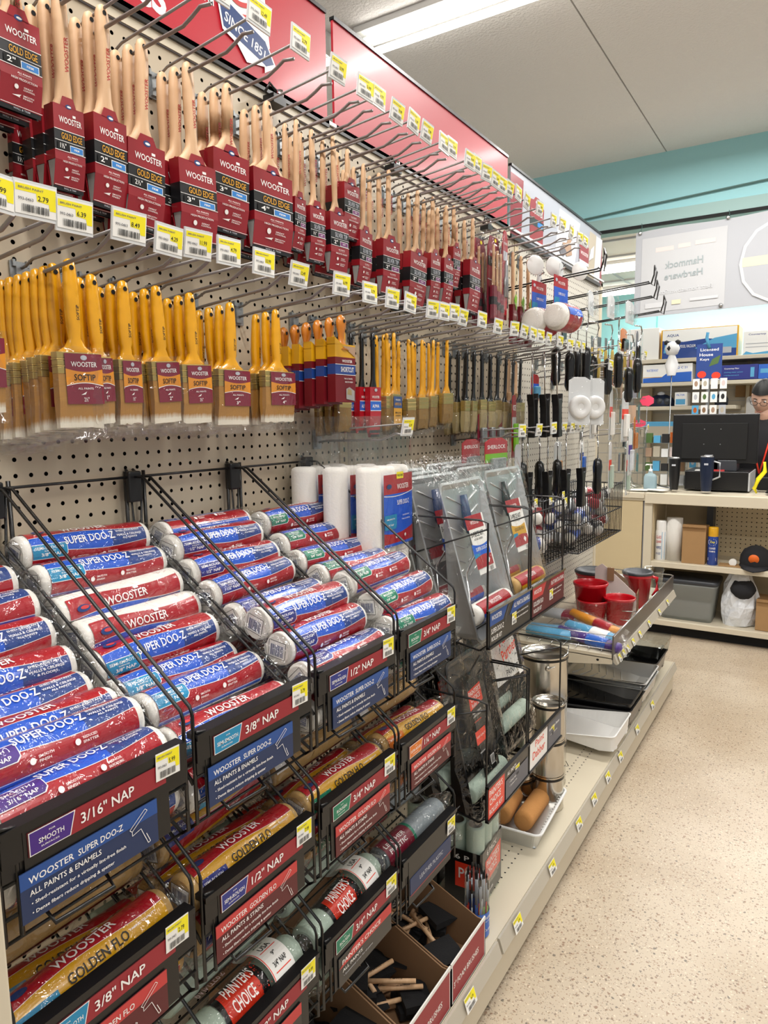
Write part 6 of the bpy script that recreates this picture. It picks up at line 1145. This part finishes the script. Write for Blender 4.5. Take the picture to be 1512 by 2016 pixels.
MB().lathe([(.03, 0), (.029, .003), (.001, .004)], 'sticker_orange', 20, Matrix.Translation((-.005, -.0935, .062)) @ Matrix.Rotation(pi / 2 + .15, 4, 'X')).build('round_patch', t); MB().lathe([(.006, .132), (.005, .138), (.001, .14)], 'dark_cloth', 10).build('button', t)
t = thing('storage_bin', 'frosted plastic storage bin with dark lid on the lowest counter shelf', 'bin', (.33, 4.97, .112))
MB().loft([[(x * k_, y * k_, z) for x, y in rrect(.36, .26, .03)] for z, k_ in ((0, .86), (.23, 1.0), (.235, 1.03), (.245, 1.03))], 'bin_frost', cap=True).build('body', t); MB().loft([[(x * k_, y * k_, z) for x, y in rrect(.37, .27, .03)] for z, k_ in ((.245, 1.0), (.25, 1.03), (.27, 1.03), (.275, .98))], 'lid_grey').build('lid', t); MB().box(-.15, .15, -.10, .1, .01, .12, 'ghost_grey').build('contents', t, .01)
t = thing('plastic_bag', 'crumpled clear plastic bag with dark lining on the lowest counter shelf', 'bag', (.64, 4.95, .112)); rs = []; rnb = random.Random(2)
for z, k_ in ((0, .9), (.06, 1.05), (.13, 1.05), (.19, .95), (.26, .85), (.32, .55), (.345, .3)): rs.append([(.105 * k_ * cos(2 * pi * j / 16) + rnb.uniform(-.012, .012), .11 * k_ * sin(2 * pi * j / 16) + rnb.uniform(-.012, .012), z + rnb.uniform(-.008, .008)) for j in range(16)])
MB().loft(rs, 'bag_white', smooth=False).build('bag', t); MB().lathe([(.05, 0), (.075, .05), (.06, .09), (.02, .1)], 'dark_cloth', 14, XF(.02, -.05, .20, .5)).build('dark_lining', t)
cbox('cardboard_box', 'brown cardboard box at the right end of the lowest counter shelf', .74, .98, 4.84, 5.05, .112, .30)
# --- on the counter
CT = .957
def topy(px, py, y): return ony(px, py, y)
t = thing('monitor', 'black computer monitor seen from behind on the counter', 'monitor', (.415, 5.15, 0))
MB().box(-.262, .262, 0, .03, 1.135, 1.46, 'black_plastic').build('housing', t, .006); MB().box(-.20, .20, -.012, 0, 1.16, 1.40, 'matte_black').build('back_cover', t, .004); MB().box(-.05, .0, -.014, -.012, 1.175, 1.19, 'silver_print').build('rating_sticker', t)
for x in (-.06, .04):
    for z in (1.26, 1.36): MB().lathe([(.004, 0), (.003, .002)], 'zinc', 8, XF(x, -.012, z, pi / 2)).build('screw', t)
MB().box(-.03, .03, -.01, .05, .96, 1.16, 'black_plastic').box(-.1, .1, -.06, .12, CT, .965, 'black_plastic').build('stand', t)
t = thing('cash_drawer', 'low black cash drawer under the monitor', 'cash drawer', (.44, 5.20, CT)); MB().box(-.19, .20, -.1, .3, 0, .125, 'black_plastic').build('body', t, .004); MB().box(.195, .205, -.1, .3, .0, .12, 'ghost_grey').build('side_panel', t); MB().box(-.1, .12, -.06, .1, .125, .20, 'lid_grey').build('printer', t, .006); MB().box(-.02, .05, -.09, -.02, .125, .135, 'flo_red').build('red_slip', t); MB().box(-.13, -.03, -.09, -.02, .126, .13, 'white_paper').build('receipt', t)
def tumbler(label, x, y, r, h, m, px=None):
    t = thing('tumbler', label, 'tumbler', (x, y, CT)); MB().lathe([(r * .72, .006), (r * .78, .03), (r * .98, h * .6), (r, h * .97)], m, 22).build('body', t); MB().lathe([(r * .7, 0), (r * .73, .012)], 'chrome', 22).build('base_ring', t); MB().lathe([(r * 1.01, h * .965), (r * 1.02, h), (r * .9, h + .004), (.001, h + .004)], 'chrome', 22, None, False).build('lid', t); MB().box(-.012, .012, -r - .0005, -r + .004, h * .75, h * .80, 'silver_print').build('badge', t); return t
tumbler('black insulated tumbler left of the navy one on the counter', .205, 4.98, .036, .22, 'black_plastic'); t = tumbler('navy blue insulated tumbler with handle in front of the cash drawer', .405, 4.96, .042, .235, 'navy_steel')
MB().tube([(.036, 0, .20), (.075, 0, .19), (.078, 0, .10), (.034, 0, .08)], .006, 'ghost_grey', 8).build('handle', t)
t = thing('sanitizer_bottle', 'clear pump bottle of hand sanitizer on the counter', 'bottle', (.045, 5.02, CT)); MB().loft([[(x * k_, y * k_, z) for x, y in rrect(.085, .05, .018)] for z, k_ in ((0, .95), (.005, 1), (.08, 1), (.10, .8), (.108, .35), (.12, .32))], mat('gel', '#b9d3dc', .1, trans=.5)).build('body', t); MB().lathe([(.013, .12), (.013, .135), (.005, .137), (.005, .16), (.012, .162), (.012, .17)], 'white_plastic', 12).tube([(0, 0, .166), (-.03, 0, .166), (-.033, 0, .158)], .005, 'white_plastic', 6).build('pump', t)
# acrylic carousel
t = thing('display_carousel', 'tall clear acrylic rotating display stand of cards on the counter', 'display stand', (-.125, 5.10, CT))
MB().lathe([(.10, 0), (.095, .012), (.04, .03), (.022, .08), (.02, .12)], 'clear_plastic', 20).build('base', t); MB().lathe([(.03, .1), (.03, .80), (.02, .84), (.012, .9)], 'clear_plastic', 12).build('column', t); MB().lathe([(.028, .80), (.03, .88), (.018, .93), (.004, .96)], mat('mauve', '#a58a92', .5), 10).build('top_ornament', t)
for lv in range(4):
    for k in range(4):
        a = k * pi / 2 + .4; T = Matrix.Translation((0, 0, .11 + .17 * lv)) @ Matrix.Rotation(a, 4, 'Z')
        MB().box(.06, .064, -.03, .03, 0, .12, ['cable_grey', 'sign_tan', 'ink_grey', 'sign_beige'][(k + lv) % 4], T).box(.058, .0585, -.035, .035, 0, .13, 'clear_plastic', T).build('card_pocket', t)
    MB().lathe([(.1, .10 + .17 * lv), (.104, .105 + .17 * lv), (.1, .11 + .17 * lv)], 'clear_plastic', 16, None, False).build('tier_ring', t)
t = thing('acrylic_rack', 'clear acrylic rack of small goods left of the monitor', 'display stand', (.10, 5.30, CT))
cl = ['sign_tan', 'ink', 'ghost_grey', 'sign_beige', 'amber_plastic', 'green_leaf', 'white_plastic', 'cardboard', 'sky_box', 'ghost_pink']
for lv in range(4):
    MB().box(-.17, .12, -.002, .10, .10 * lv, .10 * lv + .004, 'clear_plastic').build('tier', t)
    for k in range(5): MB().box(-.16 + .056 * k, -.115 + .056 * k, .02, .06, .10 * lv + .004, .10 * lv + .055 + .006 * ((k * 7 + lv) % 5), cl[(k * 3 + lv * 5) % 10]).build('small_packet', t)
for x in (-.17, .118): MB().box(x, x + .003, 0, .10, 0, .42, 'clear_plastic').build('side_panel', t)
for k, (x, z, w_, h_, lb) in enumerate(((-.05, 1.56, .09, .07, 'hot pink scalloped price sign above the acrylic rack'), (-.10, 1.40, .09, .05, 'hot pink price strip beside the acrylic rack'))):
    o = MB().prism([(x + w_ / 2 * (1 + .12 * (j % 2)) * cos(2 * pi * j / 14), z + h_ / 2 * (1 + .15 * (j % 2)) * sin(2 * pi * j / 14)) for j in range(14)], 5.28, 5.282, 'hot_pink', axis='y').tube([(x, 5.284, z), (x, 5.284, CT)], .0015, 'zinc', 4).build('price_sign'); tag(o, lb, 'sign')
# hanging card strip display
t = thing('hanging_card_display', 'tall blue-topped display of small hanging cards behind the counter', 'display stand', (.30, 5.60, 0))
MB().box(-.085, .085, 0, .01, 1.71, 1.96, 'navy_print').build('header_card', t); MB().label([('T', 'Licensed', 0, 1.92, .12, .02, 'white_print'), ('T', 'House', -.02, 1.885, .09, .022, 'white_print'), ('T', 'Keys', -.03, 1.85, .06, .022, 'white_print'), ('P', [(.0, 1.80), (.06, 1.82), (.075, 1.88), (.02, 1.85)], 'green_leaf'), ('E', -.045, 1.745, .03, .025, 'choice_red'), ('E', .05, 1.735, .03, .025, 'choice_red')], fy(0)).build('printed_graphics', t)
MB().box(-.01, .01, .01, .02, 0, 1.75, 'zinc').box(-.08, .08, -.06, .1, 0, .01, 'zinc').build('pole', t)
for r_ in range(7):
    for c_ in range(4 if r_ < 3 else 3):
        x = -.10 + c_ * .06; z = 1.64 - r_ * .095; q = MB().box(x, x + .045, -.01, -.004, z, z + .075, ['white_paper', 'ghost_grey', 'sky_box', 'white_plastic'][(c_ + r_) % 4 if r_ > 1 else 0]).build('hanging_card', t); MB().label([('E', x + .022, z + .04, .012, .02, cl[(c_ * 3 + r_ * 2) % 10])], fy(-.01)).build('pictured_item', q)
MB().tube([(.0, .0, 1.93), (-.02, -.01, 2.0), (-.015, -.01, 2.04)], .012, 'sky_box', 8).build('flag_clip', t)
t = thing('plush_toy', 'white and black toy head hanging before the pool boxes', 'toy', (.02, 5.75, 1.955)); MB().lathe([(.001, -.055), (.04, -.04), (.055, 0), (.04, .04), (.001, .055)], 'white_plastic', 16, None, False).build('head', t)
for s in (-1, 1): MB().lathe([(.001, -.02), (.018, -.01), (.02, .01), (.001, .02)], 'ink', 10, XF(s * .04, -.01, .045), False).build('ear', t)
MB().lathe([(.001, -.02), (.016, 0), (.001, .02)], 'ink', 10, XF(-.015, -.045, 0), False).build('nose', t); MB().lathe([(.03, -.2), (.05, -.12), (.02, -.04)], 'white_plastic', 12).build('body', t); MB().tube([(0, .01, -.15), (0, .01, -1.955)], .004, 'zinc', 6).build('support_rod', t)
# more things at counter right
t = thing('yellow_bag', 'yellow drawstring bag handle hanging over the counter edge', 'bag', (.70, 5.0, CT)); MB().tube([(.03, 0, .20), (.035, 0, .14), (.0, 0, .09), (-.02, 0, .03), (-.005, 0, .0)], [.008, .013, .014, .012, .006], 'yellow_print', 8).build('strap', t)
t = thing('keyring_display', 'dark rotating rack of small keyrings at the right edge', 'display stand', (.80, 5.05, CT)); MB().lathe([(.06, 0), (.05, .02), (.018, .03), (.018, .48)], 'black_plastic', 16).build('pole', t)
for k in range(40): a = k * 2.4; z = .1 + .009 * k; MB().box(.03, .05, -.01, .01, z, z + .03, ['sticker_orange', 'ghost_grey', 'flo_red', 'ink', 'sign_tan', 'sky_box'][k % 6], Matrix.Rotation(a, 4, 'Z')).build('keyring', t)
t = MB().box(-.05, .05, 0, .06, 0, .085, 'matte_black').build('card_reader', None, .008, (.73, 5.2, CT)); tag(t, 'small black card reader beside the yellow strap', 'card reader')
t = MB().tube([(-.02, 5.12, .965), (.05, 5.08, 1.0), (.1, 5.1, .97), (.16, 5.06, .965)], .004, 'black_plastic', 6).build('cable'); tag(t, 'loose black cable on the counter behind the sanitizer bottle', 'cable')
for k, (x, y, r_) in enumerate(((-.02, 4.92, .2), (.10, 4.95, -.3), (.13, 5.1, .1))): o = MB().box(-.07, .07, -.05, .05, 0, .002 + .001 * k, 'white_paper').build('paper_sheet', None, 0, (x, y, CT + .001 * k), (0, 0, r_)); tag(o, 'loose sheet of white paper on the counter, %s from the left' % ORD[k], 'paper')
# ================================================================== REAR SHELVES
t = thing('wall_shelving', 'cream wall shelving unit with boxes behind the counter', 'shelf', (0, 6.2, 0))
MB().box(-1.0, 1.8, .38, .41, .3, 1.9, mat('slat_cream', '#cfc6b2', .6)).build('back_panel', t)
for k in range(16): MB().box(-1.0, 1.8, .376, .38, .4 + .09 * k, .403 + .09 * k, 'ghost_grey').build('groove', t)
for z, x0 in ((1.915, -1.0), (1.725, -1.0)): MB().box(x0, 1.8, 0, .38, z - .03, z, 'cream_metal').build('shelf_board', t, .003)
MB().box(-.42, .43, -.02, .38, 1.50, 1.53, 'cream_metal').build('shelf_board', t, .003)
for x in (-.30, .46): MB().box(x, x + .025, .33, .38, .3, 1.9, 'cream_dark').build('upright', t)
def pbox(label, p0, p1, y, d, m, els, edge=None):
    a = ony(*p0, y); b_ = ony(*p1, y); x0, x1, z0, z1 = min(a.x, b_.x), max(a.x, b_.x), min(a.z, b_.z), max(a.z, b_.z)
    W, H = x1 - x0, z1 - z0; E2 = []
    for e in els:
        if e[0] == 'R': E2.append(('R', e[1] * W, e[2] * H, e[3] * W, e[4] * H, e[5]))
        elif e[0] == 'P': E2.append(('P', [(u * W, v * H) for u, v in e[1]], e[2]))
        elif e[0] == 'T': E2.append(('T', e[1], e[2] * W, e[3] * H, e[4] * W, e[5] * H, e[6]))
    return x0, x1, z0, z1, E2
def pb(label, zb, p0, p1, y, d, m, els):
    x0, x1, z0, z1, E2 = pbox(label, p0, p1, y, d, m, els); return cbox('product_box', label, x0, x1, y, y + d, zb, zb + (z1 - z0), m, E2, False, 'box')
pb('plain white tall box at the left end of the top rear shelf', 1.917, (1222, 650), (1236, 710), 6.22, .3, 'white_paper', [])
pb('white box with small grey handle hole on the top rear shelf', 1.917, (1238, 650), (1296, 708), 6.22, .3, 'white_paper', [('R', .18, .45, .22, .6, 'ink_grey'), ('R', .02, .0, .025, 1, 'ghost_grey')])
pb('long white, blue and yellow pool product box on the top rear shelf', 1.917, (1302, 655), (1452, 704), 6.22, .3, 'golden_yellow', [('R', .02, .0, .98, .97, 'white_paper'), ('P', [(.02, 0), (.98, 0), (.98, .5), (.6, .62), (.3, .55), (.02, .62)], 'navy_print'), ('P', [(.45, .3), (.98, .25), (.98, .72), (.7, .62)], 'sky_box'), ('P', [(.04, .2), (.2, .15), (.22, .5), (.06, .55)], 'sky_box'), ('T', 'AQUA', .16, .78, .16, .1, 'navy_print'), ('T', 'POOL VACUUM', .36, .4, .2, .1, 'white_print'), ('R', .74, .1, .92, .3, 'ghost_grey')])
pb('white box with blue lettering at the right of the top rear shelf', 1.917, (1464, 657), (1530, 699), 6.22, .3, 'white_paper', [('T', 'Countertop', .4, .85, .5, .1, 'indigo_badge'), ('P', [(0, 0), (.9, 0), (.8, .12), (.3, .05), (.1, .14)], 'sky_box'), ('R', .08, .3, .9, .33, 'ghost_grey'), ('R', .08, .45, .9, .48, 'ghost_grey')])
pb('white and blue long box on the second rear shelf', 1.727, (1266, 719), (1362, 750), 6.2, .3, 'white_paper', [('P', [(.01, 0), (.99, 0), (.99, .55), (.5, .5), (.4, .3), (.01, .25)], 'blue_print'), ('T', 'WATERWAY', .2, .68, .24, .14, 'blue_print'), ('T', 'Q C 21', .8, .78, .2, .14, 'blue_print'), ('R', .01, .28, .4, .31, 'golden_yellow')])
pb('white and pink small box on the second rear shelf beside the blue boxes', 1.727, (1398, 717), (1417, 746), 6.2, .3, 'white_paper', [('R', 0, 0, .5, 1, 'ghost_pink'), ('R', .6, .2, .9, .6, 'blue_print')])
pb('dark blue box with white lettering on the second rear shelf', 1.727, (1419, 718), (1492, 744), 6.2, .3, 'indigo_badge', [('T', 'Countertop Filter', .3, .75, .4, .12, 'white_print'), ('T', 'drinking water system', .35, .5, .5, .1, 'sky_box'), ('T', 'replacement', .3, .3, .4, .1, 'sky_box'), ('R', .8, .15, .9, .8, 'sky_box')])
pb('mid blue box at the right end of the second rear shelf', 1.727, (1494, 716), (1530, 743), 6.2, .3, 'blue_print', [('R', .1, .4, .9, .7, 'sky_box')])
pb('white and blue carton on the third rear shelf', 1.532, (1329, 768), (1351, 794), 6.18, .2, 'white_paper', [('T', 'FILTER', .5, .8, .7, .12, 'blue_print'), ('R', .1, .1, .9, .5, 'sky_box')])
pb('dark teal box on the lower rear shelf behind the acrylic rack', 1.28, (1264, 806), (1330, 835), 6.18, .2, 'sky_box', [('R', 0, 0, 1, .7, 'sign_beige')])
for k, (x0, x1, lb) in enumerate(((1270, 1328, 'navy domed plastic part on the third rear shelf, left one'), (1405, 1432, 'navy domed plastic part on the third rear shelf, right one'))):
    a = ony(x0, 794, 6.25); b_ = ony(x1, 794, 6.25); c = (a.x + b_.x) / 2; hw_ = (b_.x - a.x) / 2; t = thing('pool_cleaner', lb, 'pool cleaner', (c, 6.3, 1.532))
    MB().lathe([(hw_ * .95, 0), (hw_, .03), (hw_ * .8, .07), (hw_ * .4, .095), (.02, .1)], 'navy_steel', 20, None, True, 1., .6).build('shell', t); MB().lathe([(.03, .0), (.03, .02), (.012, .03)], 'ghost_grey', 12, XF(0, 0, .09)).build('top_knob', t)
    for s in (-1, 0, 1): MB().lathe([(.03, 0), (.02, .012), (.001, .014)], 'lid_grey', 10, XF(s * hw_ * .5, -hw_ * .5, .04, pi / 2)).build('vent', t)
t = thing('wall_board', 'white rounded board leaning on the rear wall left of the person', 'board', (.62, 6.50, 1.47)); MB().prism(rrect(.30, .26, .02), 0, .02, 'white_plastic', axis='y').build('panel', t, .002)
t = MB().box(.38, .50, 6.56, 6.58, 1.60, 1.70, 'cardboard_light').build('cork_panel'); tag(t, 'small brown wooden panel on the rear wall above the third shelf', 'panel')
# ================================================================== PERSON
HC = Vector((.665, 5.66, 1.50))
root = thing('person', 'person with black hair and glasses in a dark shirt looking down behind the counter', 'person', (HC.x, HC.y, 0)); root.scale = (1.03, 1.03, 1.045)
def body_mesh():
    # torso as lofted rings, continuous with neck; arms lofted and joined in the same mesh
    b = MB(); n = 18
    def ring(cx, cy, z, rx, ry): return [(cx + rx * cos(2 * pi * j / n), cy + ry * sin(2 * pi * j / n), z) for j in range(n)]
    b.loft([ring(-.085, 0, .0, .05, .10), ring(-.085, 0, .06, .045, .06), ring(-.085, 0, .42, .055, .06), ring(-.085, 0, .70, .08, .085), ring(-.06, 0, .80, .09, .10)], 'dark_cloth')
    b.loft([ring(.085, 0, .0, .05, .10), ring(.085, 0, .06, .045, .06), ring(.085, 0, .42, .055, .06), ring(.085, 0, .70, .08, .085), ring(.06, 0, .80, .09, .10)], 'dark_cloth')
    b.loft([ring(0, 0, .72, .15, .10), ring(0, 0, .80, .165, .115), ring(0, 0, .95, .145, .10), ring(0, -.01, 1.10, .165, .11), ring(0, -.02, 1.22, .185, .11), ring(0, -.025, 1.29, .17, .09), ring(0, -.03, 1.335, .10, .07), ring(0, -.035, 1.36, .06, .058)], 'dark_cloth')
    b.loft([ring(0, -.035, 1.33, .055, .055), ring(0, -.045, 1.38, .052, .055), ring(0, -.055, 1.42, .055, .06)], 'skin')
    for s in (-1, 1):
        b.tube([(s * .16, -.02, 1.275), (s * .20, -.03, 1.22), (s * .225, -.05, 1.10), (s * .225, -.07, 1.0)], [.05, .056, .048, .044], 'dark_cloth', 12)
        b.tube([(s * .225, -.068, 1.01), (s * .21, -.16, .985), (s * .17, -.27, .985)], [.038, .033, .024], 'skin', 12)
        # palm and fingers
        b.loft([[(s * .17 + .5 * 0 + dx * k_, -.27 - dy, .985 + dz * k_) for dx, dz in ((-.036, -.010), (.036, -.010), (.038, .008), (-.034, .012))] for dy, k_ in ((0, .7), (.03, 1), (.075, 1), (.082, .9))], 'skin', smooth=True)
        for q, (dx, l) in enumerate(((-.030, .062), (-.010, .072), (.011, .068), (.030, .054))): b.tube([(s * .17 + dx, -.345, .986), (s * .17 + dx * 1.05, -.345 - l * .5, .985), (s * .17 + dx * 1.05, -.345 - l, .968)], [.0095, .0085, .0065], 'skin', 8)
        b.tube([(s * .17 - s * .032, -.295, .984), (s * .17 - s * .058, -.325, .978), (s * .17 - s * .062, -.355, .970)], [.011, .010, .0075], 'skin', 8)
    return b
body_mesh().build('body', root)
# head: ellipsoid grid with face relief, tipped down
T = Matrix.Translation((0, -.075, 1.50)) @ Matrix.Rotation(radians(28), 4, 'X') @ Matrix.Rotation(radians(-14), 4, 'Z')
n, m_ = 28, 20; V = []
for i in range(m_ + 1):
    ph = -pi / 2 + pi * i / m_
    for j in range(n):
        th = 2 * pi * j / n; x = cos(ph) * sin(th); y = -cos(ph) * cos(th); z = sin(ph); f = max(0, -y)
        X = x * .073 * (1 - .18 * max(0, -z)); Y = y * .092; Z = z * .112
        if f > .3:
            Y -= .020 * math.exp(-((x / .14) ** 2) - ((z + .10) / .17) ** 2) + .007 * math.exp(-((x / .12) ** 2) - ((z - .12) / .2) ** 2)          # nose
            Y += .010 * (math.exp(-(((abs(x) - .36) / .16) ** 2) - ((z - .10) / .11) ** 2))                                                   # eye sockets
            Y -= .008 * math.exp(-((x / .28) ** 2) - ((z + .50) / .09) ** 2); Y -= .008 * math.exp(-((x / .3) ** 2) - ((z + .85) / .2) ** 2)      # lips, chin
        V.append((X, Y, Z))
hd = MB().add(V, [(i * n + j, i * n + (j + 1) % n, (i + 1) * n + (j + 1) % n, (i + 1) * n + j) for i in range(m_) for j in range(n)], 'skin', T, True)
for s in (-1, 1): hd.loft([[(s * (.070 + .006 * q), .005 + .018 * k_ * cos(a) + .004 * q, -.005 + .030 * k_ * sin(a)) for a in [2 * pi * j / 10 for j in range(10)]] for q, k_ in ((0, .8), (1, 1), (1.8, .8))], 'skin', T)
hd = hd.build('head', root)
for s in (-1, 1):
    MB().lathe([(.001, -.011), (.008, -.007), (.011, 0), (.008, .007), (.001, .011)], 'white_plastic', 12, T @ Matrix.Translation((s * .028, -.070, .012)), False).lathe([(.005, 0), (.001, .001)], 'ink', 10, T @ Matrix.Translation((s * .028, -.0812, .010)) @ Matrix.Rotation(pi / 2, 4, 'X'), False).build('eye', hd)
    MB().tube([(s * .014, -.088, .030), (s * .030, -.088, .034), (s * .044, -.078, .028)], [.002, .003, .0015], 'hair', 6, T=T).build('eyebrow', hd)
MB().tube([(-.022, -.088, -.056), (-.01, -.096, -.053), (0, -.098, -.055), (.01, -.096, -.053), (.022, -.088, -.056)], [.001, .003, .003, .003, .001], mat('lips', '#9a5a4e', .5), 6, T=T).build('mouth', hd)
g = MB()
for s in (-1, 1): g.tube([(s * .030 + .022 * cos(a), -.100, .008 + .016 * sin(a)) for a in [2 * pi * k / 14 for k in range(14)]], .0016, 'black_plastic', 5, True, T=T); g.tube([(s * .052, -.099, .012), (s * .074, -.06, .014), (s * .076, .005, .012)], .0018, 'black_plastic', 5, T=T)
g.tube([(-.008, -.100, .010), (0, -.102, .013), (.008, -.100, .010)], .0016, 'black_plastic', 5, T=T).build('glasses', root)
V = []; ks = []
for i in range(m_ + 1):
    ph = -pi / 2 + pi * i / m_
    for j in range(n):
        th = 2 * pi * j / n; x = cos(ph) * sin(th); y = -cos(ph) * cos(th); z = sin(ph); k_ = 1.09 + .03 * sin(7 * th + 3 * ph); V.append((x * .076 * k_, y * .095 * k_ + .003, z * .115 * k_ + .003)); ks.append((y, z))
fs = []
for i in range(m_):
    for j in range(n):
        q = (i * n + j, i * n + (j + 1) % n, (i + 1) * n + (j + 1) % n, (i + 1) * n + j); yy_ = sum(ks[a][0] for a in q) / 4; zz_ = sum(ks[a][1] for a in q) / 4
        if (zz_ > .42) or (yy_ > .12 and zz_ > -.45): fs.append(q)
MB().add(V, fs, 'hair', T, True).build('hair', root)
MB().tube([(-.07, -.075, 1.34), (-.05, -.125, 1.22), (-.02, -.14, 1.08), (.0, -.145, 1.0)], .006, 'choice_red', 6).tube([(.07, -.075, 1.34), (.05, -.125, 1.22), (.02, -.14, 1.08), (.0, -.145, 1.0)], .006, 'choice_red', 6).build('lanyard', root)
